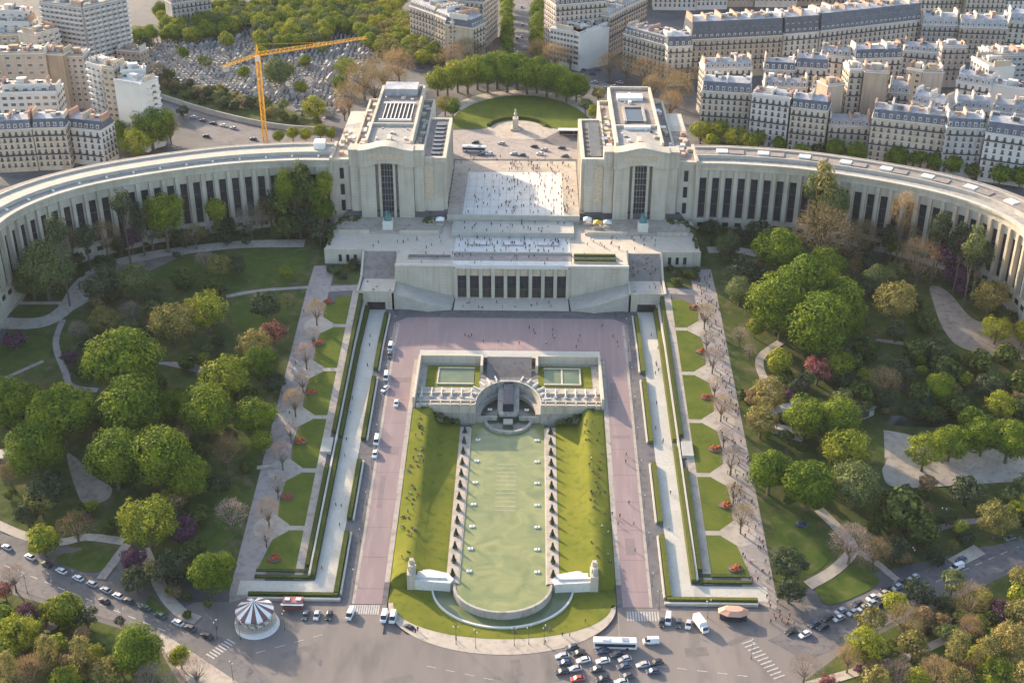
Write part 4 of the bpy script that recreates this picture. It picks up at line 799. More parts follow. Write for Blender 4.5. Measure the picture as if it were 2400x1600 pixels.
def crown(seed, n_leaf, size, kind='round', tall=.92, nclump=34):
    rr = random.Random(seed); v = []; f = []
    def leaf(p, nrm, sz, asp=1.0):
        a = nrm.orthogonal().normalized(); b = nrm.cross(a); t = rr.uniform(0, 6.28); a, b = a * math.cos(t) + b * math.sin(t), b * math.cos(t) - a * math.sin(t)
        o = len(v); k = rr.uniform(.6, 1.25) * sz
        v.extend([p - a * k * .5 - b * k * .2 * asp, p + a * k * .1 - b * k * .5 * asp, p + a * k * .5 + b * k * .2 * asp, p - a * k * .1 + b * k * .5 * asp]); f.append((o, o + 1, o + 2, o + 3))
    def rv():
        while 1:
            q = Vector((rr.uniform(-1, 1), rr.uniform(-1, 1), rr.uniform(-1, 1)))
            if .1 < q.length < 1: return q.normalized()
    if kind in ('round', 'loose', 'tall'):
        cl = []
        nc = nclump if kind == 'round' else nclump
        for i in range(nc):
            d = rv(); d.z = d.z * .9 + .12; d.normalize()
            if kind == 'tall':
                zz = rr.uniform(-1, 1); rad = .62 * (1 - max(0, zz) ** 1.6 * .8) * (1 - max(0, -zz) * .35); a = rr.uniform(0, 6.28); c = Vector((math.cos(a) * rad * .62, math.sin(a) * rad * .62, zz * tall * .82)); cr = rr.uniform(.2, .36)
            else:
                cr = rr.uniform(.27, .5) if kind == 'round' else rr.uniform(.16, .38); c = d * (1 - cr) * rr.uniform(.82, 1.06); c.z *= tall
                c *= 1 + .16 * noise.noise(d * 1.3 + Vector((seed, 0, 0)))
                if c.z < -.45 * tall: c.z *= .75
            cl.append((c, cr))
        tot = sum(cr ** 2 for c, cr in cl)
        for c, cr in cl:
            for k in range(int(n_leaf * cr ** 2 / tot)):
                d = rv()
                if d.dot(c.normalized()) < -.35 and rr.random() < .8: continue
                q = c + Vector((d.x, d.y, d.z * .85)) * cr * (rr.uniform(.86, 1.05) if kind == 'round' else rr.uniform(.5, 1.1))
                leaf(q, (d + rv() * .42).normalized(), size)
        # a shell of inner leaves closes the middle
        for k in range(int(n_leaf * (.16 if kind == 'round' else .08))):
            d = rv(); q = Vector((d.x, d.y, d.z * tall)) * rr.uniform(.5, .72)
            if kind == 'tall': q.x *= .5; q.y *= .5
            leaf(q, d, size * 1.7)
    elif kind == 'bare':
        for k in range(n_leaf):
            d = rv()
            if d.z < -.35: d.z = -d.z
            rad = rr.uniform(.35, 1) ** .6 * (1 + .18 * noise.noise(d * 2 + Vector((seed, 0, 0)))); q = Vector((d.x, d.y, d.z * tall)) * rad; o = len(v); L = size * rr.uniform(2, 5); dd = (d + rv() * .7).normalized(); sd = dd.orthogonal().normalized() * size * .13
            v.extend([q - sd, q + sd, q + dd * L]); f.append((o, o + 1, o + 2))
            if rr.random() < .45: leaf(q, rv(), size * .8)
        for k in range(22):
            d = rv(); d.z = abs(d.z) * .9 + .1; d.normalize(); q = Vector((d.x, d.y, d.z * tall)) * rr.uniform(.7, .95); o = len(v); sd = d.orthogonal().normalized() * .022; sd2 = d.cross(sd).normalized() * .022; b = Vector((0, 0, -.75))
            v.extend([b - sd, b + sd, b + sd2, q]); f.extend([(o, o + 1, o + 3), (o + 1, o + 2, o + 3), (o + 2, o, o + 3)])
    elif kind == 'cone':
        for k in range(n_leaf):
            h = rr.random() ** 1.25; a = rr.uniform(0, 6.28); tier = .78 + .22 * math.sin(h * 34 + a * 2); rad = (1 - h) * .62 * tier * rr.uniform(.75, 1.08) + .03; q = Vector((math.cos(a) * rad, math.sin(a) * rad, -1 + 2.0 * h)); leaf(q, Vector((math.cos(a), math.sin(a), .6)) + rv() * .5, size)
    me = bpy.data.meshes.new('crown'); me.from_pydata([tuple(q) for q in v], [], f); me.update(); return me
def trunkmesh(seed, h=1.0, r=.075, limbs=5):
    rr = random.Random(seed); m_ = MB(); m_.tube((0, 0, -.06), (.02, .01, h * .55), r, r * .7, 7); m_.tube((.02, .01, h * .55), (.0, .03, h), r * .7, r * .35, 6)
    for k in range(limbs): a = 6.28 * k / limbs + rr.uniform(-.4, .4); z = h * rr.uniform(.4, .62); m_.tube((.01, .01, z), (math.cos(a) * .45, math.sin(a) * .45, z + h * rr.uniform(.3, .5)), r * .45, r * .15, 5)
    me = m_.mesh('trunk'); me.materials.append(MT['trunk']); return me
TRK = [trunkmesh(k) for k in range(3)]
SH = {'big': ('round', 7500, .06, .92, 27), 'mid': ('round', 2600, .105, .92, 26), 'sml': ('round', 900, .17, .9, 16), 'lbig': ('loose', 4500, .065, .95, 46), 'lmid': ('loose', 1900, .1, .95, 34), 'tall': ('tall', 3200, .075, 1.55, 46),
      'bare': ('bare', 2000, .045, .95, 0), 'bsml': ('bare', 700, .06, .9, 0), 'cone': ('cone', 2600, .09, 1, 0)}
CR = {}
def getcrown(kind, shp, i):
    key = (kind, shp, i)
    if key not in CR:
        b = (shp, i)
        if b not in CR: k, n_, sz, tl, nc = SH[shp]; CR[b] = crown(hash(shp) % 97 * 0 + len(shp) * 13 + ord(shp[0]) + i * 101, n_, sz, k, tl, nc)
        me = CR[b].copy(); me.materials.append(LM[kind]); me.name = 'crown'; CR[key] = me
    return CR[key]
ADJ = {'g': 'round dense green tree', 'y': 'yellow green leafy tree', 'o': 'golden olive spring tree', 'w': 'pale soft green tree', 'b': 'brown budding tree', 't': 'bare tan twiggy tree', 'p': 'small pink blossom tree', 'u': 'purple leaved tree', 'r': 'dark red leaved tree', 'c': 'dark evergreen tree', 's': 'low dark green shrub'}
NM = {'g': 'chestnut_tree', 'y': 'leafy_tree', 'o': 'spring_tree', 'w': 'pale_tree', 'b': 'budding_tree', 't': 'bare_tree', 'p': 'blossom_tree', 'u': 'purple_tree', 'r': 'red_tree', 'c': 'evergreen_tree', 's': 'shrub'}
PLANTED = []
def LIFT(kind, r): return .06 if kind == 's' else .16 if kind in 'cu' else .3 if r > 6 else .5
tr_rnd = random.Random(3)
def plant(x, y, z, r, kind, region, shape=None, asp=1.0, lift=None, top=None):
    """a tree standing at x, y with a crown of radius r"""
    big = r > 6.2
    if shape is None: shape = {'g': 'big' if big else 'mid', 'y': 'lbig' if big else 'mid', 'o': 'lbig' if big else 'lmid', 'w': 'big' if big else 'lmid', 'b': 'bare', 't': 'bare', 'p': 'bsml', 'u': 'lmid', 'r': 'lmid', 'c': 'lmid', 's': 'sml'}[kind]
    i = tr_rnd.randrange(3); me = getcrown(kind, shape, i)
    hz = r * asp; tall = SH[shape][3]
    if lift is None: lift = LIFT(kind, r)
    if top: hz = max(hz, min(top * .5, 1.7 * r))
    cz = top or hz * tall * .86 + r * lift
    t = thing(NM[kind], '', {'s': 'shrub'}.get(kind, 'tree'), (x, y, z), rz=tr_rnd.uniform(0, 6.28))
    inst('trunk', TRK[i], t, (0, 0, 0), 0, (r * 1.0, r * 1.0, cz * 1.0)); inst('crown', me, t, (0, 0, cz), 0, (r, r, hz))
    PLANTED.append((t, kind, region, x, y)); return t
def tree(x, y, r, kind, region, shape=None, asp=1.0):
    """x, y: middle of the crown and r its half width as read in the photograph"""
    z = 10; px, py = x / .98, y / .98
    for it in range(3):
        p = UN(px, py, z); dep = (p - CAM).dot(cF); rw = r / .98 * dep / FPX * 1.18
        tl = SH[shape][3] if shape else .93
        cz = rw * asp * tl * .86 + rw * LIFT(kind, rw)
        g = G(px, py, cz); z = g.z + cz
    ax = abs(g.x)
    if 'garden' in region and 84 < ax < 211 and y < 700:
        wy = next(a[1] + (b[1] - a[1]) * (ax - a[0]) / (b[0] - a[0]) for a, b in zip(ARC, ARC[1:]) if a[0] <= ax <= b[0] + .01)
        if g.y > wy - rw * .85 - 1:
            yy = wy - rw * .85 - 1; d = ray(px, py); k = yy / d.y; q = CAM + d * k; zb = T(q.x, yy)
            return plant(q.x, yy, zb, rw, kind, region, shape, asp, None, max(q.z - zb, rw * .9)) if rw > 4.6 else plant(q.x, yy, zb, rw, kind, region, shape, asp)
    return plant(g.x, g.y, g.z, rw, kind, region, shape, asp)
LT = """640 470 27 s;745 480 26 g;745 425 20 y;700 440 28 s;735 535 28 c;660 520 32 s;195 545 26 c;130 530 24 c;50 555 24 c;600 500 24 b;520 520 22 c;100 612 66 w;72 645 38 w;375 488 46 g;495 483 24 y;655 430 26 g;722 445 24 g;690 405 22 s;688 512 34 c;620 470 24 c;715 490 22 g;240 545 34 b;345 528 34 t;575 508 34 t;448 540 24 b;160 560 22 b;
232 655 44 c;245 610 25 c;306 645 42 w;502 610 28 o;540 608 24 c;470 600 22 t;398 740 52 o;474 712 46 y;240 735 34 o;300 720 26 t;282 832 82 g;582 790 40 o;596 830 40 g;628 762 30 r;515 868 54 y;302 928 74 g;
478 938 60 g;586 955 46 g;395 930 34 g;25 925 66 g;140 950 72 g;80 1030 64 g;262 1050 68 g;362 1050 72 g;432 1092 50 g;112 1125 44 c;92 1152 34 o;340 1196 62 y;422 1218 34 u;175 1212 38 b;98 1240 36 y;
530 1180 34 p;306 1282 30 u;312 1330 34 c;400 1300 46 c;440 1260 30 s;487 1312 52 g;520 1040 34 b;500 1110 28 c;455 1180 26 s;610 700 34 c;205 790 26 c;180 760 20 t;190 850 24 c;160 820 20 u;35 780 24 u;420 640 26 s;350 700 24 c;330 780 28 c;
560 900 26 s;630 880 24 c;600 1010 26 y;60 1180 30 c;20 1085 26 b;90 560 20 c;520 545 20 c;420 548 22 c;300 545 24 u;275 560 20 c;405 585 9 c;565 552 11 c;655 625 16 y;660 690 16 b;280 470 22 c;320 500 24 c;620 480 26 b;660 500 28 c;490 660 24 s;430 830 20 s;
150 1398 38 y;196 1414 28 c;310 1490 60 g;413 1505 26 y;110 1492 38 o tall;190 1500 40 o tall;40 1455 46 y;0 1500 36 y;22 1540 36 o tall;250 1540 36 o;70 1540 34 b;150 1560 34 y;345 1560 34 t;400 1570 30 t;450 1540 36 t;30 1325 28 t;10 1355 22 r;275 1425 12 c;430 1410 11 s;0 1420 34 g"""
RT = """1915 470 34 w;2075 490 26 b;2160 520 24 c;2240 560 24 w;1980 545 36 b;2040 540 24 c;1640 500 16 c;1745 530 30 c;1785 574 54 g;1898 606 42 g;1890 452 44 o tall;1868 430 20 w;1895 500 36 w;1890 540 62 b;1950 560 40 b;1788 690 66 g;1860 650 66 g;1880 740 74 g;1795 730 46 g;1930 690 58 g;1945 740 40 g;1672 560 28 w;1712 625 40 c;1700 665 32 w;1740 690 26 b;
2058 690 48 o;2112 600 48 b;2182 578 42 u;2200 630 30 u;2276 680 40 o;2290 755 32 y;2352 760 26 y;1790 828 30 y;1880 848 32 r;1925 838 34 y;2030 882 36 b;2030 915 28 c;1765 905 40 o;1750 965 38 o;1852 955 50 g;1925 960 50 g;1912 1000 26 o;
1770 1082 50 g;1860 1110 58 g;1968 1110 54 w;1945 1030 54 y;2125 1035 44 y;2185 1015 42 g;2260 1000 44 g;2320 1010 50 g;2225 1130 42 c;2290 1190 44 o;2080 1165 54 s;2120 1210 40 s;1812 1295 40 c;1815 1355 34 c;1955 1250 44 t;2010 1268 34 b;2060 1260 30 c;2150 1280 24 c;
2020 640 34 w;2055 620 24 w;2000 600 26 c;1990 660 28 c;2060 760 26 c;2100 800 30 s;2150 800 28 c;2180 850 36 s;2250 830 32 s;2310 810 30 s;2345 880 34 s;2270 890 32 c;2160 890 34 g;2200 930 30 s;2110 900 30 s;2070 850 30 c;1990 800 30 s;1960 830 26 s;1985 900 34 s;1960 940 26 c;2090 940 26 c;2150 950 22 s;2300 930 34 y;2230 960 28 g;2345 940 30 s;1940 870 26 c;1830 890 24 c;1800 870 20 s;
1700 540 20 c;1760 640 20 c;2080 540 26 b;2160 560 24 c;2210 555 26 c;2250 590 26 c;2270 560 22 b;2230 650 24 s;2300 640 20 c;1700 770 20 p;1735 750 20 y;1722 805 16 p;1960 620 22 b;2050 560 24 g;2100 700 24 c;2130 740 26 s;1710 905 16 s;
2110 1360 34 c;2055 1385 30 y;2190 1335 28 w;2230 1380 40 b;2172 1385 26 c;1990 1482 44 y;2080 1425 38 b;2100 1480 34 o;1850 1535 32 t;1905 1570 26 r;2200 1490 38 o tall;2265 1500 40 o tall;2330 1470 46 o;2290 1550 44 y;2150 1548 38 b;2060 1550 34 t;2230 1440 26 b;2350 1330 30 o;2345 1410 34 o;2000 1420 32 o;1950 1510 30 b;2010 1560 36 o;2110 1560 30 y;2200 1560 34 o;2352 1560 40 o tall"""
for L, reg in ((LT, 'left garden'), (RT, 'right garden')):
    for e in L.replace('\n', '').split(';'):
        q = e.split(); tree(float(q[0]), float(q[1]), float(q[2]), q[3], reg, q[4] if len(q) > 4 else None, 1.0)
# undergrowth between the trees
AVOID = [PL((0, 735), (150, 700), (240, 600), (430, 560), (720, 545), (720, 580), (430, 600), (270, 630), (200, 690), (140, 760), (0, 770)), PL((350, 600), (560, 575), (700, 575), (705, 640), (520, 668), (350, 650)), PL((520, 690), (690, 672), (650, 760), (540, 770)), PL((2120, 650), (2170, 650), (2240, 735), (2360, 780), (2360, 850), (2200, 815), (2150, 750)), PL((2000, 975), (2100, 990), (2150, 1035), (2365, 1000), (2365, 1115), (2035, 1128)), PL((430, 1150), (560, 1100), (545, 1240), (470, 1270)), PL((1765, 1180), (1830, 1180), (1925, 1270), (2065, 1330), (1900, 1405), (1850, 1335), (1780, 1240)), PL((145, 1030), (262, 1110), (262, 1160), (165, 1165))]
urr = random.Random(44); UB = [PL((0, 560), (60, 640), (180, 560), (400, 520), (700, 500), (700, 560), (560, 545), (330, 575), (240, 600), (170, 660), (0, 700)), PL((200, 660), (400, 680), (560, 760), (640, 780), (600, 960), (560, 1150), (350, 1250), (60, 1190), (0, 1150), (0, 900), (150, 880)), PL((0, 1380), (200, 1440), (330, 1520), (330, 1568), (0, 1568)), PL((1660, 590), (1900, 520), (2200, 560), (2330, 640), (2352, 740), (2200, 760), (2100, 640), (1960, 800), (1740, 790)), PL((1720, 900), (2000, 780), (2352, 850), (2352, 960), (2000, 960), (1900, 1200), (1760, 1180)), PL((2000, 1130), (2352, 1120), (2352, 1210), (2060, 1310), (2000, 1270)), PL((1950, 1500), (2352, 1330), (2352, 1568), (1980, 1568)), PL((345, 1320), (420, 1290), (520, 1340), (480, 1400), (400, 1390)), PL((1600, 520), (1700, 530), (1720, 640), (1690, 660))]
UN_ = [44, 84, 26, 56, 62, 34, 40, 12, 8]
for P, n_ in zip(UB, UN_):
    x0, x1, y0, y1 = min(p[0] for p in P), max(p[0] for p in P), min(p[1] for p in P), max(p[1] for p in P); c_ = 0
    for k in range(4000):
        if c_ >= n_: break
        x, y = urr.uniform(x0, x1), urr.uniform(y0, y1)
        if inpoly(x, y, P) and not any(inpoly(x, y, q) for q in AVOID) and abs(x) > 90 and all((t.location.x - x) ** 2 + (t.location.y - y) ** 2 > 2.4 ** 2 for t, *_ in PLANTED): c_ += 1; plant(x, y, T(x, y), urr.uniform(1.5, 4.4), urr.choice('sssssccwwbbuyyo'), ('left', 'right')[x > 0] + ' garden', 'sml' if urr.random() < .5 else 'lmid')
# bare trees in the round gravel places along both promenades
for s in (-1, 1):
    for i in range(1, 6):
        y = ROWS[i]; plant(s * 80.5, y, T(s * 80.5, y), 4.6, 'b' if i % 2 else 't', ('left', 'right')[s > 0] + ' promenade', 'bare', 1.2)
        if i < 5 or s < 0: y = (ROWS[i] + ROWS[i + 1]) / 2; plant(s * 79.8, y, T(s * 79.8, y), 3.8, 't' if i % 2 else 'b', ('left', 'right')[s > 0] + ' promenade', 'bsml', 1.1)
for s in (-1, 1):
    for k in range(9): x = s * urr.uniform(69, 83); y = urr.uniform(513, 528); plant(x, y, T(x, y), urr.uniform(1.2, 2.6), urr.choice('sscw'), ('left', 'right')[s > 0] + ' garden', 'sml')
# ---- behind the palace
BT = """150 118 20 c;170 105 22 g;200 128 20 c;240 118 22 c;270 128 18 g;300 112 20 c;330 105 22 c;345 75 20 g;130 105 16 c;365 165 16 b;385 172 16 s;280 305 30 g;390 300 22 b;420 255 14 c;340 205 18 c;350 240 16 c;800 225 34 b;835 180 40 b;880 160 40 b;915 150 34 b;860 200 34 b;790 250 22 b;905 185 30 b;1040 130 28 b;1075 120 30 b;1120 125 26 b;1145 130 20 b;1235 120 26 b;1275 130 28 b;1310 130 24 b;1400 150 26 b;1440 155 28 b;1480 165 30 b;1525 180 30 b;1555 205 34 b;1540 240 28 b;1500 200 24 b;1580 180 24 b;
345 290 46 g;370 285 36 g;310 330 36 y;640 312 14 y;672 305 15 y;702 308 15 y;735 300 16 y;760 305 14 y;722 248 28 y;640 165 34 w;520 90 18 y;700 140 14 y;470 140 16 w;560 165 14 g;600 120 15 y;740 110 16 w;690 200 16 y;780 190 18 g;420 120 14 g;650 240 14 w;795 155 26 y;318 85 26 g;175 95 30 g;720 250 20 w;
1610 300 24 y;1650 300 26 y;1690 315 26 y;1720 325 22 y;1745 315 20 g;1635 325 18 y;1840 350 22 g;1880 345 20 s;1920 340 24 g;1965 350 26 g;2010 345 20 s;2060 360 26 g;2110 360 22 g;2150 370 24 g;2185 375 26 g;2240 390 22 s;2300 400 24 g;2345 405 24 g;1790 330 18 g;2030 330 18 g;
1022 240 22 o;1040 245 20 g;1345 240 16 w;1365 255 16 y;1375 215 16 o"""
for e in BT.replace('\n', '').split(';'):
    q = e.split(); tree(float(q[0]), float(q[1]), float(q[2]), q[3], 'palace rear')
n_ = 15
for i in range(n_):
    a = i / (n_ - 1); x = 1005 + 320 * a; y = 196 - 40 * math.sin(math.pi * (a * .9 + .1)) + (12 if i % 2 else 0) * .6
    tree(x, y, 30 + 9 * math.sin(math.pi * a), 'g' if i > 4 else 'y', 'row round the oval lawn')
for i, (xx, n2) in enumerate(((1163, 9), (1232, 8))):
    for k in range(n2): tree(xx + (k % 2) * 3, 118 - k * 15, 17, 'g', 'avenue ' + ('left row', 'right row')[i])
BKP = PL((375, 190), (520, 215), (640, 250), (750, 292), (640, 284), (500, 254), (375, 216)); rr = random.Random(2)
x0, x1, y0, y1 = min(p[0] for p in BKP), max(p[0] for p in BKP), min(p[1] for p in BKP), max(p[1] for p in BKP); c_ = 0
for k in range(4000):
    x, y = rr.uniform(x0, x1), rr.uniform(y0, y1)
    if inpoly(x, y, BKP) and c_ < 80: c_ += 1; plant(x, y, 33.1, rr.uniform(1.6, 3.6), rr.choice('ssbbocsw'), 'palace rear', 'sml')
rr = random.Random(12)
WOOD = [[(360, 20), (620, 0), (640, 30), (560, 60), (440, 85), (380, 80)], [(580, 55), (640, 25), (840, 5), (870, 40), (720, 90), (600, 108)], [(830, 10), (920, 40), (1000, 90), (1010, 140), (940, 130), (860, 110), (820, 60)], [(600, 0), (930, -10), (900, 20), (640, 15)]]
for i, P in enumerate(WOOD):
    x0, x1, y0, y1 = min(p[0] for p in P), max(p[0] for p in P), min(p[1] for p in P), max(p[1] for p in P); got = []
    for k in range(900):
        x, y = rr.uniform(x0, x1), rr.uniform(y0, y1)
        if inpoly(x, y, P) and len(got) < 60 and all((x - a) ** 2 + ((y - b) * 1.8) ** 2 > 15 ** 2 for a, b in got): got.append((x, y))
    for x, y in got: tree(x, y, rr.uniform(15, 21), rr.choice(['g', 'y', 'y', 'w'] if i != 2 else ['y', 'y', 'w', 'g', 'o']), 'cemetery wood')
# labels: every tree by its look and its place in its own garden
by = {}
for t, k, reg, x, y in PLANTED: by.setdefault((k, reg), []).append((t, x, y))
def nth(i):
    n = i + 1; return str(n) + ('th' if 10 <= n % 100 <= 20 else {1: 'st', 2: 'nd', 3: 'rd'}.get(n % 10, 'th'))
for (k, reg), L in by.items():
    if 'garden' in reg: L.sort(key=lambda q: q[2]); ph = '%s nearest the river in the ' + reg
    elif 'promenade' in reg: L.sort(key=lambda q: q[2]); ph = '%s from the river along the ' + reg
    elif 'row round' in reg: L.sort(key=lambda q: q[1]); ph = '%s from the left in the ' + reg
    elif 'avenue' in reg: L.sort(key=lambda q: q[2]); ph = '%s from the square in the ' + reg
    elif reg == 'palace rear': L.sort(key=lambda q: q[1]); ph = '%s from the left behind the palace'
    else: L.sort(key=lambda q: q[1]); ph = '%s from the left in the ' + reg
    for i, (t, x, y) in enumerate(L):
        t['label'] = ADJ[k] + ', ' + ph % nth(i); t['group'] = {'left garden': 'trees and shrubs of the left garden', 'right garden': 'trees and shrubs of the right garden', 'cemetery wood': 'trees of the cemetery wood', 'palace rear': 'trees behind the palace'}.get(reg, 'trees of the ' + reg)
# cone bushes beside the pool
cm = crown(77, 500, .3, 'cone'); cm.materials.append(LM['c'])
core = MB().cyl(0, 0, -1.0, .9, .42, .02, 10).mesh('core')
pot = MB().cyl(0, 0, 0, .5, .7, .8, 10).mesh('planter'); pot.materials.append(MT['stonedark'])
for s in (-1, 1):
    for k in range(13):
        y = 337 + k * 7.15; t = thing('cone_bush', 'dark clipped cone bush, %s from the river along the %s walk of the pool' % (nth(k), 'left' if s < 0 else 'right'), 'cone bush', (s * 16.4, y, WZ + .42), 'cone bushes along the pool'); inst('planter', pot, t); inst('foliage', cm, t, (0, 0, 1.5), k, (1.45, 1.45, 1.35))
# shrubs at the foot of the court wall
for s in (-1, 1):
    for k in range(7): x = 19.5 + k * 2.2; t = plant(s * x, 427.3 + .25 * k, WZ + .5 + k * .75, 1.5, 's' if k % 3 else 'w', 'fountain'); t['label'] = 'small shrub, %s from the pool along the foot of the %s court wall' % (nth(k), 'left' if s < 0 else 'right'); t['group'] = 'shrubs under the fountain court'
# ---------------------------------------------------------------- the city behind
wmesh = {}
def wm(w_, h, kind='h'):
    key = (round(w_, 1), round(h, 1), kind)
    if key not in wmesh:
        m_ = MB(); a, b = key[0] / 2, key[1] / 2
        m_.mat('shutter').box(-a - .18, a + .18, -.06, .1, -b - .15, b + .2).mat('wpane').box(-a, a, -.1, .08, -b, b)
        if kind == 'h': m_.mat('dark').box(-a - .15, a + .15, -.42, -.1, -b - .1, -b + .55)
        if kind == 'b': m_.mat('whiteb').box(-a - .6, a + .6, -1.4, -.05, -b - .5, -b + .5)
        wmesh[key] = m_.mesh('window')
    return wmesh[key]
dm = MB().mat('shutter').box(-.75, .75, -.5, 1.6, 0, 1.9).mat('wpane').box(-.5, .5, -.56, -.5, .25, 1.6).mat('zinc').box(-.85, .85, -.6, 1.7, 1.9, 2.05).mesh('dormer')
cm_ = []
for k in range(3):
    m_ = MB().mat(['brick', 'cream', 'whiteb'][k]).box(-.45, .45, -2.2, 2.2, 0, 3.0).mat('brick')
    for j in range(5): m_.cyl(0, -1.8 + j * .9, 3.0, 3.7, .16, .13, 6)
    cm_.append(m_.mesh('chimney'))
def block(a, b, H, D, label, wall='cream', mans=4.5, roofm='slate', win='h', rowh=3.25, colw=3.0, plain=False, base=33, side=True, name='apartment_building', cat='building', noise_seed=None):
    A = UN(a[0], a[1], base + H); B = UN(b[0], b[1], base + H); d = (B - A); d.z = 0; L = d.length; ang = math.atan2(d.y, d.x); rr = random.Random(int(a[0] * 7 + a[1]))
    t = thing(name, label, cat, (A.x, A.y, base), 'city buildings behind the palace', ang)
    MB().box(0, L, 0, D, -3, H).build('wall', wall, t)
    m_ = MB(); m_.box(-.3, L + .3, -.45, D + .3, H, H + .45); m_.box(-.1, L + .1, -.2, 0, H * .2, H * .2 + .3); m_.box(-.1, L + .1, -.5, 0, H - 3.6, H - 3.4); m_.mats = []
    m2 = MB(); m2.box(-.3, L + .3, -.45, D + .3, H, H + .45); m2.build('cornice', 'shutter', t)
    if mans > 0:
        i1, i2 = min(1.6, D * .15), min(1.6, D * .15); z0, z1 = H + .45, H + mans; P = [(.1, .1), (L - .1, .1), (L - .1, D - .1), (.1, D - .1)]; Q = [(i1 * .4, i1), (L - i1 * .4, i1), (L - i1 * .4, D - i2), (i1 * .4, D - i2)]
        t0 = t; m_ = MB(); m_.add([(x, y, z0) for x, y in P] + [(x, y, z1) for x, y in Q], [(0, 1, 5, 4), (1, 2, 6, 5), (2, 3, 7, 6), (3, 0, 4, 7)]); RF = m_.build('roof', roofm, t)
        m_ = MB(); m_.add([(x, y, z1) for x, y in Q] + [(i1 * .4, D / 2, z1 + 1.1), (L - i1 * .4, D / 2, z1 + 1.1)], [(0, 1, 5, 4), (2, 3, 4, 5), (1, 2, 5), (3, 0, 4)]); m_.build('upper_roof', 'zinc', t)
        nd = max(1, int(L / colw))
        for k in range(min(nd, 40)):
            inst('dormer', dm, RF, ((k + .5) * L / nd, .75, z0 + .5))
            if mans > 7: inst('dormer', dm, RF, ((k + .5) * L / nd, 1.35, z0 + 4.2), 0, .8)
        zt = z1
    else:
        m_ = MB(); m_.box(.5, L - .5, .5, D - .5, H + .45, H + .6); RF = m_.build('roof', roofm, t)
        m_ = MB(); m_.box(.0, L, .0, .4, H + .45, H + 1.3); m_.build('parapet', wall, t)
        if D > 7:
            m_ = MB(); m_.box(L * .3, L * .3 + min(5, L * .4), D * .35, D * .35 + 3.5, H + .6, H + 3.2); m_.build('roof_house', wall, t)
        for k in range(int(L * D / 90) + 1): x, y = rr.uniform(1, L - 1), rr.uniform(1.5, D - 1.5); MB().box(x - .6, x + .6, y - .8, y + .8, H + .5, H + 1.6 + rr.random()).build('roof_unit', rr.choice(['offwhite', 'metal', 'brick', 'stonedark']), t)
        zt = H
    if H > 15 and not plain and win == 'h':
        for zz in (H - 3.9, H - 3.9 - 3.25 * 3):
            if zz > 4: MB().mat('shutter').box(-.05, L + .05, -.75, -.02, zz - .25, zz).mat('dark').box(-.05, L + .05, -.78, -.7, zz, zz + .75).build('balcony', None, t)
    nc = max(1, int(L / 8.5))
    for k in range(nc + 1):
        x = clamp(k * L / max(nc, 1), .6, L - .6); inst('chimney', cm_[rr.randrange(3)], RF, (x, D * rr.uniform(.42, .58), zt - .6), 0, (1, D / 6.2 * rr.uniform(.7, 1.0), rr.uniform(.8, 1.4)))
    for k in range(int(L * D / 45)):
        x, y = rr.uniform(1, L - 1), rr.uniform(D * .25, D * .8); m_ = MB(); h_ = rr.uniform(.6, 2.2); a_, b_ = rr.uniform(.5, 1.8), rr.uniform(.5, 1.5); m_.box(x - a_, x + a_, y - b_, y + b_, zt - .3, zt + .5 + h_); m_.build('roof_box', rr.choice(['offwhite', 'zinc', 'cream', 'brick', 'wpane', 'slate', 'tan']), RF)
    if plain: return t
    rows = int((H - 1.5) / rowh); cols = max(1, int((L - .6) / colw)); W = []
    for r_ in range(rows):
        z = H - 2.1 - r_ * rowh
        if z < 2: break
        for c in range(cols): W.append(((c + .5) * L / cols, 0, z, 0))
        if side:
            ns = max(1, int(D / colw)); sx = (L, R(90)) if A.x < 0 else (0, R(-90))
            if not (A.x < 0): pass
            for c in range(ns): W.append((sx[0], (c + .5) * D / ns, z, sx[1]))
    me = wm(1.25, 2.0, 'h') if win == 'h' else wm(2.0, 1.5, 'b') if win == 'b' else wm(min(2.4, colw * .7), 1.5, 'p')
    for (x, y, z, az) in W[:100]: inst('window', me, t, (x, y, z), az)
    if len(W) > 100:
        m_ = MB(); src = me; vs_ = [v.co.copy() for v in src.vertices]; m_.mats = list(src.materials)
        for (x, y, z, az) in W[100:]:
            M_ = Matrix.Translation((x, y, z)) @ Matrix.Rotation(az, 4, 'Z'); o = len(m_.v); m_.v += [tuple(M_ @ v) for v in vs_]
            for p in src.polygons: m_.f.append(tuple(i + o for i in p.vertices)); m_.m.append(p.material_index)
        o = m_.build('window', None, t); o['kind'] = 'stuff'
    return t
ZL = lambda X, Y: (X / 2.94, Y / 2.94); ZC = lambda X, Y: (800 + X / 2.94, Y / 2.94); ZR = lambda X, Y: (1600 + X / 2.94, Y / 2.94)
block(ZL(-90, 905), ZL(215, 890), 22, 14, 'cream apartment block with slate mansard at the far left behind the wing', 'cream', 4.5, colw=2.7)
block(ZL(222, 888), ZL(448, 882), 22, 14, 'cream apartment block beside the white corner house, left behind the wing', 'cream', 4.5, colw=2.7)
block(ZL(458, 880), ZL(692, 905), 19, 13, 'white corner house with slate roof, left behind the wing', 'whiteb', 4.5, colw=3.2)
block(ZL(-60, 655), ZL(390, 645), 25, 16, 'low white modern block with a stepped roof terrace behind the cream row', 'whiteb', 0, 'roofstone', 'p', colw=4, rowh=3.5)
block(ZL(10, 600), ZL(330, 590), 28, 9, 'white penthouse storey on top of the white modern block', 'whiteb', 0, 'roofstone', 'p', colw=4)
block(ZL(-70, 378), ZL(310, 372), 33, 16, 'tan apartment slab with rows of square windows at the left edge', 'tan', 0, 'rooftan', 'p', rowh=4.2, colw=5)
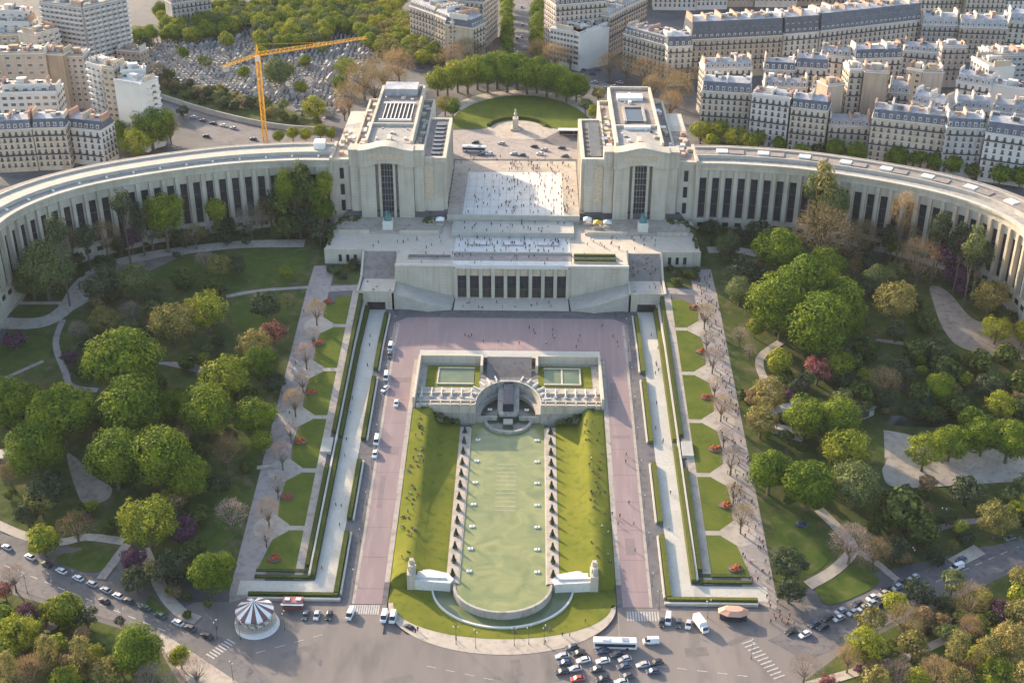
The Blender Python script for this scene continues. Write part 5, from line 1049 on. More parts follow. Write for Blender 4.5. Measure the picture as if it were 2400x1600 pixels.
block(ZL(320, 378), ZL(430, 385), 32, 14, 'plain tan blind wall building beside the tan slab', 'tan', 0, 'roofbrown', plain=True)
block(ZL(440, 392), ZL(572, 392), 30, 14, 'darker tan building with small windows between slab and white tower', 'tan', 0, 'roofbrown', 'p', colw=2.6)
block(ZL(-60, 250), ZL(235, 245), 26, 18, 'stepped pinkish white terrace block at the upper left corner, lower tier', 'cream', 0, 'rooftan', 'b', colw=4.6)
block(ZL(-60, 160), ZL(200, 165), 31, 14, 'stepped white terrace block at the upper left corner, middle tier', 'whiteb', 0, 'rooftan', 'b', colw=4.6)
block(ZL(-60, 80), ZL(160, 90), 36, 12, 'stepped white terrace block at the upper left corner, top tier', 'whiteb', 0, 'rooftan', 'b', colw=4.6)
block(ZL(245, 250), ZL(405, 205), 30, 16, 'balconied cream block right of the stepped terraces', 'cream', 0, 'rooftan', 'b', colw=4.0)
block(ZL(270, 20), ZL(560, 60), 42, 13, 'tall block covered in white lattice balconies, left half', 'greyb', 0, 'roofstone', 'b', rowh=2.9, colw=3.4)
block(ZL(570, 60), ZL(870, -10), 42, 13, 'tall block covered in white lattice balconies, right half', 'greyb', 0, 'roofstone', 'b', rowh=2.9, colw=3.4)
block(ZL(592, 440), ZL(690, 470), 38, 14, 'narrow white tower with glazed balconies', 'whiteb', 0, 'rooftan', 'b', colw=3.2)
block(ZL(700, 470), ZL(780, 480), 40, 13, 'narrow cream tower with an orange tinted roof beside the white tower', 'cream', 0, 'roofbrown', 'p', colw=2.8)
block(ZL(785, 560), ZL(955, 590), 36, 15, 'white block with a tall blind gable wall beside the wooded corner', 'whiteb', 0, 'offwhite', plain=True)
block(ZL(962, 590), ZL(1085, 560), 35, 16, 'white balconied block with planted terraces next to the blind gable', 'whiteb', 0, 'offwhite', 'b', colw=4)
block(ZL(830, 500), ZL(1000, 490), 39, 8, 'stepped white penthouse above the blind gable block', 'whiteb', 0, 'offwhite', 'p')
block(ZL(800, 350), ZL(965, 365), 14, 10, 'small tan gatehouse with a white wall by the cemetery', 'tan', 0, 'roofbrown', 'p')
block(ZL(1180, 30), ZL(1450, -10), 20, 12, 'pale house glimpsed among the cemetery trees', 'greyb', 3, 'slate')
# either side of the avenue
block(ZC(470, 45), ZC(640, 105), 27, 20, 'tan corner building left of the avenue, farthest bay', 'tan', 4, 'zinc')
block(ZC(645, 108), ZC(765, 160), 27, 20, 'tan corner building left of the avenue, middle bay', 'cream', 4, 'zinc')
block(ZC(772, 180), ZC(900, 178), 25, 22, 'cream corner building left of the avenue with a reddish roof', 'cream', 4, 'roofbrown')
block(ZC(905, 200), ZC(990, 160), 25, 20, 'cream corner house with a grey dome roof left of the avenue mouth', 'cream', 5, 'slate')
block(ZC(480, -20), ZC(980, 20), 30, 30, 'wide block behind the corner building left of the avenue', 'cream', 4, 'slate')
block(ZC(1478, 40), ZC(1830, 10), 36, 20, 'tall tan building right of the avenue behind the white one', 'tan', 4, 'slate')
block(ZC(1510, 195), ZC(1640, 240), 23, 24, 'white fronted building at the right mouth of the avenue', 'whiteb', 0, 'zinc', 'p', colw=3)
block(ZC(1645, 238), ZC(1842, 160), 23, 22, 'long white side of the building at the right mouth of the avenue', 'whiteb', 0, 'zinc', 'p', colw=2.4)
block(ZC(1850, 120), ZC(1960, 62), 27, 15, 'tan building with pale cornice right of the avenue, near half', 'tan', 3, 'rooftan')
block(ZC(1965, 60), ZC(2110, -10), 27, 15, 'tan building with pale cornice right of the avenue, far half', 'tan', 3, 'rooftan')
block(ZC(1945, 235), ZC(2240, 318), 23, 16, 'cream building with blue grey roof at the corner of the square', 'cream', 4.5, 'slate')
block(ZC(2250, 325), ZC(2420, 318), 24, 16, 'cream corner pavilion with slate roof right of the square', 'cream', 5.5, 'slate')
# upper right
block(ZR(62, 278), ZR(690, 248), 24, 19, 'very long cream building with two rows of dormers in a tall slate roof, left part', 'cream', 10.5, 'slate', colw=3.4)
block(ZR(700, 240), ZR(940, 222), 25, 19, 'projecting middle part of the very long slate roofed building', 'cream', 10, 'slate', colw=3.4)
block(ZR(950, 218), ZR(1640, 140), 24, 19, 'very long cream building with two rows of dormers in a tall slate roof, right part', 'cream', 10.5, 'slate', colw=3.4)
block(ZR(1652, 175), ZR(1900, 180), 22, 15, 'grey house right of the very long slate roofed building', 'greyb', 5, 'zinc')
block(ZR(1910, 190), ZR(2240, 200), 22, 15, 'grey brown row of houses at the upper right', 'tan', 5, 'zinc')
block(ZR(2250, 150), ZR(2420, 160), 24, 15, 'pale house with chimneys at the upper right edge', 'cream', 5, 'zinc')
block(ZR(132, 628), ZR(470, 648), 27, 15, 'cream corner block with a slate mansard nearest the right pavilion', 'cream', 5, 'slate', colw=3.1)
block(ZR(478, 655), ZR(738, 690), 29, 14, 'pale stone block with bow windows second from the right pavilion', 'whiteb', 0, 'zinc', colw=2.9)
block(ZR(748, 742), ZR(998, 770), 25, 14, 'cream block with orange blinds third in the row behind the right wing', 'cream', 4.5, 'slate', colw=2.8)
block(ZR(1008, 865), ZR(1290, 882), 16, 13, 'low cream house fourth in the row behind the right wing', 'cream', 3, 'zinc', colw=3)
block(ZR(1305, 815), ZR(1812, 870), 25, 15, 'long pale block with a bright blue slate band in the row behind the right wing', 'cream', 4.5, 'slate', colw=3.4)
block(ZR(1822, 880), ZR(2080, 892), 26, 14, 'darker house between the long pale block and the white one', 'greyb', 4.5, 'slate', colw=2.9)
block(ZR(2088, 915), ZR(2420, 960), 25, 15, 'white ornate block at the right edge behind the wing', 'whiteb', 5.5, 'slate', colw=3.3)
block(ZR(1000, 600), ZR(1115, 585), 33, 10, 'blind tan gable with a slanted top beside the tall party wall', 'tan', 0, 'rooftan', plain=True)
block(ZR(1150, 490), ZR(1245, 490), 38, 14, 'narrow cream house with a column of windows beside the blind tan wall', 'cream', 0, 'zinc')
block(ZR(1252, 500), ZR(1420, 510), 38, 15, 'tall blind tan party wall building in the middle of the right blocks', 'tan', 0, 'zinc', plain=True)
block(ZR(1425, 640), ZR(1560, 650), 26, 12, 'grey zinc roofed house right of the tall party wall', 'greyb', 4, 'zinc')
block(ZR(1570, 700), ZR(1800, 760), 27, 12, 'zinc roofed rear building behind the long pale block', 'cream', 4, 'zinc')
block(ZR(150, 480), ZR(480, 470), 27, 12, 'cluttered zinc roofed rear building behind the corner block', 'cream', 3.5, 'zinc')
block(ZR(560, 480), ZR(770, 490), 27, 12, 'grey blue roofed rear building, second behind the right wing row', 'greyb', 4, 'slate')
block(ZR(560, 600), ZR(860, 610), 24, 10, 'pale house with skylights behind the bow window block', 'whiteb', 3, 'zinc')
block(ZR(775, 465), ZR(1000, 480), 28, 12, 'green grey roofed rear building in the right blocks', 'cream', 5, 'slate')
block(ZR(880, 620), ZR(1010, 640), 25, 10, 'lilac grey roofed rear house behind the orange blinds block', 'greyb', 3, 'zinc')
block(ZR(950, 380), ZR(1180, 400), 29, 11, 'pale roofed house with many chimney pots left of the dark slate roof', 'cream', 3, 'zinc')
block(ZR(1190, 410), ZR(1510, 400), 30, 12, 'house with a dark slate roof behind the tall party wall', 'cream', 5, 'slate')
block(ZR(1545, 480), ZR(1650, 500), 30, 12, 'lit cream house beside the tan blind wall, upper right', 'cream', 0, 'rooftan', 'p')
block(ZR(1655, 500), ZR(1800, 505), 30, 12, 'tan blind wall building at the upper right', 'tan', 0, 'rooftan', plain=True)
block(ZR(1520, 350), ZR(1760, 370), 25, 12, 'pale zinc roofed house behind the lit cream house', 'greyb', 3, 'zinc')
block(ZR(1790, 330), ZR(1960, 330), 24, 12, 'greenish grey house with tall windows at the upper right', 'greyb', 0, 'zinc')
block(ZR(1990, 400), ZR(2110, 470), 26, 16, 'modern building with a white roof frame at the right', 'whiteb', 0, 'roofstone', 'p')
block(ZR(2130, 390), ZR(2420, 380), 24, 18, 'modern building with a terraced grey roof at the right edge', 'greyb', 0, 'roofstone', 'p')
block(ZR(1885, 560), ZR(2125, 600), 26, 12, 'house with white gabled ends below the white roof frame', 'whiteb', 4, 'zinc')
block(ZR(2130, 590), ZR(2420, 640), 26, 12, 'plain pale party wall house at the right edge', 'whiteb', 0, 'zinc', plain=True)
block(ZR(1880, 745), ZR(2120, 760), 26, 12, 'zinc roofed rear house with dormers behind the darker house', 'cream', 4, 'zinc')
block(ZR(2140, 770), ZR(2420, 800), 26, 12, 'lilac roofed rear house behind the white ornate block', 'greyb', 4, 'zinc')
# the streets farther off
rr = random.Random(99); n_far = 0
for row, y in enumerate((905, 935, 968, 1003, 1040, 1080)):
    x = 40 if row < 1 else 34
    while x < 430 + row * 20:
        L = rr.uniform(16, 34)
        A_ = (x, y + rr.uniform(-4, 4) + (x * .10 - 8))
        ok = A_[1] > 905 + (0 if x > 220 else 22)
        if ok:
            H = rr.uniform(19, 27); p = PR(A_[0], A_[1], 33 + H); q = PR(A_[0] + L - .6, A_[1] + rr.uniform(-2, 3), 33 + H)
            if -80 < p[1] + 25 and p[0] < 2500:
                n_far += 1; block(p, q, H, rr.uniform(11, 15), '%s roofed far house, %s from the avenue, %s street row behind' % (('zinc', 'slate')[n_far % 2], nth(int((x - 30) / 22)), nth(row)), rr.choice(['cream', 'cream', 'tan', 'whiteb', 'greyb']), 4, ('zinc', 'slate')[n_far % 2], side=False)
        x += L + (10 if rr.random() < .15 else 0)
for row, y in enumerate((985, 1020, 1060)):
    x = -34
    while x > -460:
        L = rr.uniform(16, 30); H = rr.uniform(18, 25); x -= L; p = PR(x, y, 33 + H); q = PR(x + L - .6, y, 33 + H)
        if p[1] > -60 and p[0] > -100 and (x > -140 or x < -320 or row > 0): block(p, q, H, 12, 'far house beyond the cemetery wood, %s from the avenue, %s row' % (nth(int(-x / 23)), nth(row)), rr.choice(['cream', 'tan', 'whiteb', 'greyb']), 4, rr.choice(['zinc', 'slate']), side=False)

# ---------------------------------------------------------------- the square behind the palace
def GP(*L): return [tuple(G(a / .98, b / .98)[:2]) for a, b in L]
drape('road', GP((425, 235), (470, 255), (600, 290), (760, 305), (1040, 300), (1330, 300), (1335, 365), (1030, 362), (760, 350), (500, 330), (420, 270)), 'asphalt', .06)
drape('road', GP((1040, 300), (1150, 296), (1250, 330), (1330, 345), (1330, 366), (1035, 366)), 'promenade', .09)
drape('road', GP((1172, -30), (1212, -30), (1214, 135), (1176, 135)), 'asphalt', .06)
ov = [K(1190, 262)]; c0 = G(1212, 262); 
def oval(a, b, n=40, a0=0, a1=360, cx=c0.x, cy=690): return [(cx + a * math.cos(R(a0 + (a1 - a0) * i / n)), cy + b * math.sin(R(a0 + (a1 - a0) * i / n))) for i in range(n + 1)]
lw = G(1050, 300).x, G(1392, 300).x; ax_ = (lw[1] - lw[0]) / 2; cx_ = (lw[0] + lw[1]) / 2; yb = G(1210, 303).y; yt = G(1210, 224).y
drape('path', oval(ax_ + 9, yt - yb + 10, 30, 0, 180, cx_, yb), 'gravel', .07)
drape('lawn', oval(ax_, yt - yb, 30, 0, 180, cx_, yb), 'lawn', .11)
drape('path', oval(15, 15, 20, 0, 180, cx_ - 2, yb - 1) , 'gravel', .15); drape('path', [(cx_ - 22, yb - 1), (cx_ - 16, yb + 3), (cx_ + 14, yb + 3), (cx_ + 22, yb - 1), (cx_ + 12, yb - 16), (cx_ - 10, yb - 16)], 'gravel', .16)
m_ = MB(); ring(m_, oval(17, 17, 20, 10, 170, cx_ - 2, yb + 1), oval(15.4, 15.4, 20, 10, 170, cx_ - 2, yb + 1), 33, 34.6); tag(m_.build('hedge', 'hedge'), 'curved dark hedge behind the monument on the oval lawn', 'hedge')
t = thing('monument', 'stone equestrian monument on a tall pedestal before the oval lawn', 'monument', (cx_ - 3, yb, 33)); m_ = MB(); m_.box(-2.6, 2.6, -3.4, 3.4, 0, 1.2).box(-1.5, 1.5, -2.4, 2.4, 1.2, 6.4); m_.build('pedestal', 'stone', t)
m_ = MB(); lump(m_, 0, 0, 8.6, .9, 2.1, 1.0, 3, 6, 8); lump(m_, 0, -1.7, 9.6, .5, .6, 1.3, 5, 5, 8); lump(m_, 0, .1, 10.2, .55, .5, 1.5, 6, 5, 8)
for a, b in ((-.4, -1.3), (.4, -1.3), (-.4, 1.3), (.4, 1.3)): m_.tube((a, b, 6.4), (a, b, 8.5), .18, .28)
m_.build('rider', 'stonedark', t)
for i, (px, ln) in enumerate(((1345, 17), (1415, 10))):
    g = G(px, 318); t = thing('bus_shelter', 'long flat roofed shelter on the far side of the rear square, %s one' % ('left', 'right')[i], 'shelter', tuple(g)); MB().box(-ln / 2, ln / 2, -1.8, 1.8, 3.2, 3.6).build('roof', 'offwhite', t); MB().box(-ln / 2 + .3, ln / 2 - .3, 1.2, 1.3, .2, 3.2).build('back_panel', 'glass', t)
    for k in range(3): MB().cyl(-ln / 2 + .6 + k * (ln / 2 - .6), -1.4, 0, 3.2, .1, n=6).build('post', 'metal', t)
# the cemetery: a raised terrace with a planted bank and hundreds of tombs
cem = PL((345, 95), (420, 75), (560, 60), (700, 40), (850, 90), (860, 130), (800, 240), (740, 285), (640, 240), (520, 205), (370, 180), (330, 150))
drape('cemetery_ground', cem, 'ground', .12)
bk = PL((365, 185), (520, 208), (640, 243), (750, 290), (770, 300), (640, 290), (500, 262), (368, 222)); drape('bank', bk, 'dirtlawn', .25)
m_ = MB(); w_ = spline([K(365, 226)[:2], K(500, 268)[:2], K(640, 297)[:2], K(770, 306)[:2]], 5)
m_.grid([[(p[0], p[1], 33), (p[0], p[1], 36), (p[0] + .3, p[1] + .6, 36), (p[0] + .3, p[1] + .6, 33)] for p in w_]); tag(m_.build('retaining_wall', 'stonedark'), 'long grey stone wall along the road under the cemetery bank', 'wall')
gm = []
for k, mt in enumerate(('stonedark', 'greyb', 'stonedark', 'zinc')): gm.append(MB().mat(mt).box(-.55, .55, -1.1, 1.1, 0, .5).box(-.5, .5, .9, 1.15, .5, 1.5 + k * .3).mesh('tomb'))
gm.append(MB().mat('greyb').box(-1, 1, -1.2, 1.2, 0, 2.6).add([(-1.2, -1.4, 2.6), (1.2, -1.4, 2.6), (1.2, 1.4, 2.6), (-1.2, 1.4, 2.6), (0, -1.4, 3.6), (0, 1.4, 3.6)], [(0, 1, 4), (1, 2, 5, 4), (2, 3, 5), (3, 0, 4, 5)]).mesh('tomb'))
rr = random.Random(5); x0, x1, y0, y1 = min(p[0] for p in cem), max(p[0] for p in cem), min(p[1] for p in cem), max(p[1] for p in cem); tot = 0; bulk = MB(); cand = []
yy = y0
while yy < y1:
    xx = x0
    while xx < x1:
        if inpoly(xx, yy, cem) and rr.random() < .72: cand.append((xx + rr.uniform(-.3, .3), yy + rr.uniform(-.4, .4)))
        xx += 2.9
    yy += 4.4
cand.sort(key=lambda p: p[1])
for i, (x, y) in enumerate(cand):
    me = rr.choice(gm[:4] if rr.random() < .88 else gm[4:]); az = rr.uniform(-.15, .15)
    if i < 290:
        o = inst('tomb', me, None, (x, y, 33.1), az, rr.uniform(.9, 1.4)); tag(o, 'small pale stone tomb standing among the crowded graves of the cemetery', 'tomb', 'tombs of the cemetery')
    else:
        M_ = Matrix.Translation((x, y, 33.1)) @ Matrix.Rotation(az, 4, 'Z'); o = len(bulk.v); bulk.v += [tuple(M_ @ (v.co * 1.2)) for v in me.vertices]
        if me.materials[0] not in bulk.mats: bulk.mats.append(me.materials[0])
        for p in me.polygons: bulk.f.append(tuple(j + o for j in p.vertices)); bulk.m.append(bulk.mats.index(me.materials[0]))
o = bulk.build('graves'); tag(o, 'mass of pale tombs filling the far side of the cemetery', 'graves', None, 'stuff')
# the tower crane
g = UN(622, 332, 33); cz = 46.0
p = UN(607, 128, 33); H_ = 20
z = 40.0
for k in range(400):
    if PR(g.x, g.y, z)[1] <= 132: break
    z += .5
CT = z - 33
t = thing('tower_crane', 'orange lattice tower crane standing between the left wing and the cemetery', 'crane', (g.x, g.y, 33))
m_ = MB(); wd_ = 1.0
for a in (-1, 1):
    for b in (-1, 1): m_.tube((a * wd_, b * wd_, 0), (a * wd_, b * wd_, CT), .2, n=4)
k = 0
while k * 2.4 < CT - 2:
    z0 = k * 2.4; q = 1 if k % 2 else -1
    for (a, b, c, d) in ((-1, -1, 1, -1), (1, -1, 1, 1), (1, 1, -1, 1), (-1, 1, -1, -1)):
        m_.tube((a * wd_, b * wd_, z0 if q > 0 else z0 + 2.4), (c * wd_, d * wd_, z0 + 2.4 if q > 0 else z0), .12, n=4); m_.tube((a * wd_, b * wd_, z0), (c * wd_, d * wd_, z0), .12, n=4)
    k += 1
m_.build('mast', 'orange', t)
tipR = UN(858, 86, 33 + CT + 1); tipL = UN(520, 154, 33 + CT + 1)
def jib(name, e, h, n_, sag=0):
    e = Vector((e.x - g.x, e.y - g.y, CT)); s0 = Vector((0, 0, CT)); d = (e - s0); u = d.normalized(); nn = Vector((-u.y, u.x, 0)) * .8; m_ = MB(); up = Vector((0, 0, h))
    m_.tube(s0 + nn, e + nn, .19, n=4); m_.tube(s0 - nn, e - nn, .19, n=4); m_.tube(s0 + up, e + up * .5, .19, n=4)
    for k in range(n_): a = s0 + d * (k / n_); b = s0 + d * ((k + .5) / n_); c = s0 + d * ((k + 1) / n_); hh = up * (1 - .5 * k / n_); m_.tube(a + nn, b + hh, .1, n=4); m_.tube(b + hh, c + nn, .1, n=4); m_.tube(a - nn, b + hh, .1, n=4); m_.tube(b + hh, c - nn, .1, n=4); m_.tube(a + nn, a - nn, .1, n=4)
    return m_.build(name, 'orange', t)
jib('jib', tipR, 2.0, 26); jib('counter_jib', tipL, 1.6, 9)
e = (tipL - g); MB().box(e.x * .9 - 1.6, e.x * .9 + 1.6, e.y * .9 - 1.2, e.y * .9 + 1.2, CT - 2.4, CT).build('counterweight', 'stonedark', t)
m_ = MB(); m_.tube((-.6, 0, CT), (0, 0, CT + 6), .28, n=4); m_.tube((.6, 0, CT), (0, 0, CT + 6), .28, n=4); m_.tube((0, 0, CT + 6), ((tipR.x - g.x) * .6, (tipR.y - g.y) * .6, CT + 1.5), .09, n=4); m_.tube((0, 0, CT + 6), (e.x * .9, e.y * .9, CT + .5), .09, n=4); m_.build('tower_head', 'orange', t)
MB().box(-1.1, 1.1, -2.2, -.8, CT - 2.4, CT).build('cab', 'offwhite', t)
# ---------------------------------------------------------------- vehicles
def paint(name, c, rough=.3):
    m, n, l, p = newmat(name); p.inputs['Base Color'].default_value = (*c, 1); p.inputs['Roughness'].default_value = rough; p.inputs['Coat Weight'].default_value = .5; p.inputs['Coat Roughness'].default_value = .1; return m
PAINT = {k: paint(k + '_paint', c) for k, c in {'white': (.75, .75, .74), 'silver': (.42, .43, .45), 'black': (.018, .018, .02), 'dark grey': (.06, .065, .075), 'dark blue': (.03, .05, .12), 'dark green': (.03, .09, .07), 'red': (.45, .05, .03), 'beige': (.5, .43, .33)}.items()}
lampm = paint('lamp_glass', (.7, .68, .6), .15); tailm = paint('tail_glass', (.4, .02, .01), .2)
def loft(m_, secs):
    """secs: list of (x, [(y, z)...])"""
    n = len(secs[0][1]); P = [(x, y, z) for x, pr in secs for y, z in pr]
    m_.add(P, [(i * n + j, (i + 1) * n + j, (i + 1) * n + (j + 1) % n, i * n + (j + 1) % n) for i in range(len(secs) - 1) for j in range(n)] + [tuple(range(n)), tuple(range((len(secs) - 1) * n, len(secs) * n))[::-1]])
def carmeshes(L=4.3, W=1.78, H=1.45, van=False):
    h = W / 2; sec = lambda zt, k=1.0: [(-h * k, .28), (-h * k, zt * .82), (-h * k * .9, zt), (h * k * .9, zt), (h * k, zt * .82), (h * k, .28), (h * .6, .2), (-h * .6, .2)]
    m_ = MB()
    if van: loft(m_, [(-L / 2, sec(.7, .92)), (-L / 2 + .1, sec(1.0)), (-L / 2 + .9, sec(1.1)), (L / 2 - .1, sec(1.15)), (L / 2, sec(.7, .95))])
    else: loft(m_, [(-L / 2, sec(.55, .86)), (-L / 2 + .15, sec(.72, .95)), (-L / 2 + 1.1, sec(.9)), (L / 2 - .9, sec(.95)), (L / 2 - .1, sec(.88, .95)), (L / 2, sec(.6, .88))])
    body = m_
    c = MB(); k = h * .88; t = h * .72
    if van: x0, x1, x2, x3 = -L / 2 + .55, -L / 2 + 1.3, L / 2 - .12, L / 2 - .04
    else: x0, x1, x2, x3 = -L / 2 + 1.05, -L / 2 + 1.75, L / 2 - 1.0, L / 2 - .35
    zb = .9 if not van else 1.05
    c.add([(x0, -k, zb), (x3, -k, zb), (x3, k, zb), (x0, k, zb), (x1, -t, H - .06), (x2, -t, H - .06), (x2, t, H - .06), (x1, t, H - .06)], [(0, 1, 5, 4), (1, 2, 6, 5), (2, 3, 7, 6), (3, 0, 4, 7)])
    r = MB(); r.add([(x1 - .03, -t - .02, H - .06), (x2 + .03, -t - .02, H - .06), (x2 + .03, t + .02, H - .06), (x1 - .03, t + .02, H - .06), (x1 + .1, -t + .1, H), (x2 - .1, -t + .1, H), (x2 - .1, t - .1, H), (x1 + .1, t - .1, H)], [(0, 1, 5, 4), (1, 2, 6, 5), (2, 3, 7, 6), (3, 0, 4, 7), (4, 5, 6, 7), (3, 2, 1, 0)])
    if van:
        for yy in (-1, 1): r.add([(x1 + .9, yy * (k + .01), zb - .05), (x3, yy * (k + .01), zb - .05), (x2, yy * (t + .02), H - .05), (x1 + .7, yy * (t + .02), H - .05)], [(0, 1, 2, 3)])
    return body, c, r
wh = MB(); P_ = []
wh.mat('black'); 
def wheelmesh(r=.32, w_=.2, mt0='black', nm='wheel'):
    m_ = MB(); n = 14
    for k, (rr_, mt) in enumerate(((r, mt0),)):
        m_.mat(mt); y = w_ / 2 + k * .01
        P = [(rr_ * math.cos(6.2832 * i / n), -y, rr_ * math.sin(6.2832 * i / n)) for i in range(n)] + [(rr_ * math.cos(6.2832 * i / n), y, rr_ * math.sin(6.2832 * i / n)) for i in range(n)]
        m_.add(P, [(i, (i + 1) % n, n + (i + 1) % n, n + i) for i in range(n)] + [tuple(range(n)), tuple(range(n, 2 * n))[::-1]])
    return m_.mesh(nm)
WHL = wheelmesh(); RIM = wheelmesh(.2, .23, 'metal', 'rim')
lm_ = MB().box(-.04, .04, -.2, .2, -.08, .08).mesh('headlight'); lm_.materials.append(lampm); tl_ = MB().box(-.04, .04, -.2, .2, -.08, .08).mesh('taillight'); tl_.materials.append(tailm)
SHAPE = {'car': (4.3, 1.78, 1.45, False), 'van': (5.0, 1.95, 2.1, True)}
VM = {}
def vehicle(x, y, ang, col, label, kind='car', group=None, simple=False):
    key = (kind, col)
    if key not in VM:
        b, c, r = carmeshes(*SHAPE[kind]); b.mats = [PAINT[col]]; b.m = [0] * len(b.f); r.mats = [PAINT[col]]; r.m = [0] * len(r.f); c.mats = [MT['glass']]; c.m = [0] * len(c.f); VM[key] = (b.mesh('body'), c.mesh('cabin_glass'), r.mesh('roof'))
    b, c, r = VM[key]; L, W, H, v = SHAPE[kind]; z = T(x, y) + .1
    t = thing('car' if kind == 'car' else 'delivery_van', label, kind, (x, y, z), group, ang)
    e = 1.0; gx = (T(x + math.cos(ang), y + math.sin(ang)) - T(x - math.cos(ang), y - math.sin(ang))) / 2; t.rotation_euler = (0, -math.atan(gx), ang)
    inst('body', b, t); inst('cabin_glass', c, t); inst('roof', r, t)
    for a in (-1, 1):
        for d in (-1, 1):
            w1 = inst('wheel', WHL, t, (a * L * .31, d * (W / 2 - .1), .32))
            if not simple: inst('rim', RIM, w1)
    if not simple:
        for d in (-1, 1): inst('headlight', lm_, t, (-L / 2 + .04, d * W * .34, .62)); inst('taillight', tl_, t, (L / 2 - .03, d * W * .34, .72))
    return t
z7 = lambda X, Y: (X / 2.9363, 1066 + Y / 2.9363); z8 = lambda X, Y: (800 + X / 2.9363, 1066 + Y / 2.9363); z9 = lambda X, Y: (1600 + X / 2.9363, 1066 + Y / 2.9363); z5 = lambda X, Y: (800 + X / 2.94, 533 + Y / 2.94)
def veh(p, ang, col, label, kind='car', group=None): g = G(*p); return vehicle(g.x, g.y, ang, col, label, kind, group)
lot = [(1585, 1330, 'dark grey'), (1520, 1392, 'silver'), (1635, 1370, 'black'), (1665, 1420, 'white'), (1800, 1425, 'white'), (1800, 1356, 'dark blue'), (1895, 1378, 'dark grey'), (1950, 1412, 'silver'), (1540, 1437, 'dark blue'), (1605, 1480, 'silver'), (1760, 1482, 'dark grey'), (1945, 1462, 'dark blue'), (2075, 1452, 'silver'), (2165, 1436, 'black'), (2145, 1497, 'dark blue'), (1625, 1548, 'red'), (1800, 1548, 'black'), (1965, 1530, 'dark grey'), (1925, 1570, 'silver'), (1520, 1500, 'black')]
cnt = {}
for X, Y, c in sorted(lot):
    cnt[c] = cnt.get(c, 0) + 1; veh(z8(X, Y), R(15 + (X * 7 % 11) - 5), c, '%s car in the coach lot, %s %s one from the left' % (c, nth(cnt[c] - 1), c), 'car', 'cars in the lot beside the fountain')
for p, a, c, l, k in [(z8(2130, 1292), 5, 'white', 'white van parked right of the white coach', 'van'), (z8(62, 1105), 80, 'white', 'white van waiting below the left crossing', 'van'), (z8(296, 1122), 85, 'white', 'white van at the crossing, left of a pair', 'van'), (z8(356, 1128), 85, 'white', 'white van at the crossing, right of a pair', 'van'), (z8(465, 1195), -35, 'black', 'black car leaving the pale kerb left of the fountain', 'car'),
    (z8(2250, 1140), 80, 'white', 'white van by the right end hedge, left of the box truck', 'van'), (z8(2205, 1160), 80, 'black', 'black car left of the white van by the right end hedge', 'car'), (z8(2320, 1165), 80, 'dark grey', 'dark grey car right of the white van by the end hedge', 'car'), (z9(40, 1175), 75, 'silver', 'silver car just left of the white box truck', 'car'),
    (z7(2105, 1112), 82, 'dark grey', 'dark grey car right of the carousel, left of three', 'car'), (z7(2182, 1112), 86, 'silver', 'silver car right of the carousel, middle of three', 'car'), (z7(2266, 1112), 86, 'black', 'black car right of the carousel, right of three', 'car'),
    (z7(722, 1012), -32, 'black', 'black car driving alone on the left road', 'car'), (z7(1425, 1252), -32, 'black', 'black car driving towards the crossing on the left road', 'car'),
    (z9(1885, 782), 28, 'white', 'white van driving on the right road behind the bushy tree', 'van'), (z9(1912, 728), 28, 'dark blue', 'dark blue car ahead of the white van on the right road', 'car'), (z9(2250, 580), 28, 'dark grey', 'dark grey car farthest up the right road', 'car'),
    (z5(340, 832), 88, 'white', 'white van parked at the top of the left ramp road', 'van'), (z5(335, 885), 88, 'dark grey', 'dark car behind the top white van on the left ramp road', 'car'), (z5(310, 1035), 88, 'white', 'white camper van second from the top of the left ramp road', 'van'), (z5(303, 1120), 60, 'white', 'white car slanted below the camper on the left ramp road', 'car'), (z5(380, 1218), 88, 'white', 'white car in the middle lane of the left ramp road', 'car'), (z5(245, 1475), 88, 'white', 'white van low on the left ramp road, upper of two', 'van'), (z5(233, 1568), 88, 'white', 'white car low on the left ramp road, lower of two', 'car'), (z9(815, 490), 170, 'dark blue', 'dark blue car half hidden on the lawn under the right garden trees', 'car')]: veh(p, R(a), c, l, k)
for i, (X, Y, c) in enumerate([(-40, 600, 'silver'), (50, 640, 'silver'), (210, 705, 'white'), (325, 757, 'black'), (425, 802, 'white'), (540, 852, 'white'), (635, 892, 'silver'), (730, 934, 'silver'), (815, 975, 'white'), (890, 1008, 'dark grey'), (1000, 1058, 'dark green'), (1105, 1110, 'dark green'), (1225, 1158, 'white'), (1310, 1195, 'dark grey')]):
    veh(z7(X, Y + 4), R(-31), c, '%s car parked along the left road, %s from the upper end' % (c, nth(i)), 'car', 'cars parked along the left road')
for i, (X, Y, c) in enumerate([(745, 1222, 'black'), (840, 1242, 'white'), (905, 1172, 'dark grey'), (965, 1192, 'black'), (995, 1130, 'black'), (1075, 1132, 'silver'), (1085, 1082, 'silver'), (1200, 1032, 'dark grey'), (1170, 1092, 'silver'), (1240, 1062, 'silver'), (1300, 990, 'white'), (1300, 1030, 'silver'), (1380, 962, 'beige'), (1400, 925, 'black'), (1475, 918, 'silver'), (1500, 880, 'dark grey'), (1440, 988, 'dark blue'), (1560, 900, 'dark grey'), (1590, 850, 'silver'), (1350, 1040, 'black')]):
    veh(z9(X, Y), R(33), c, '%s car in the queue on the right road, %s up from the square' % (c, nth(i)), 'car', 'cars queuing on the right road')
zc = lambda X, Y: (800 + X / 2.94, Y / 2.94)
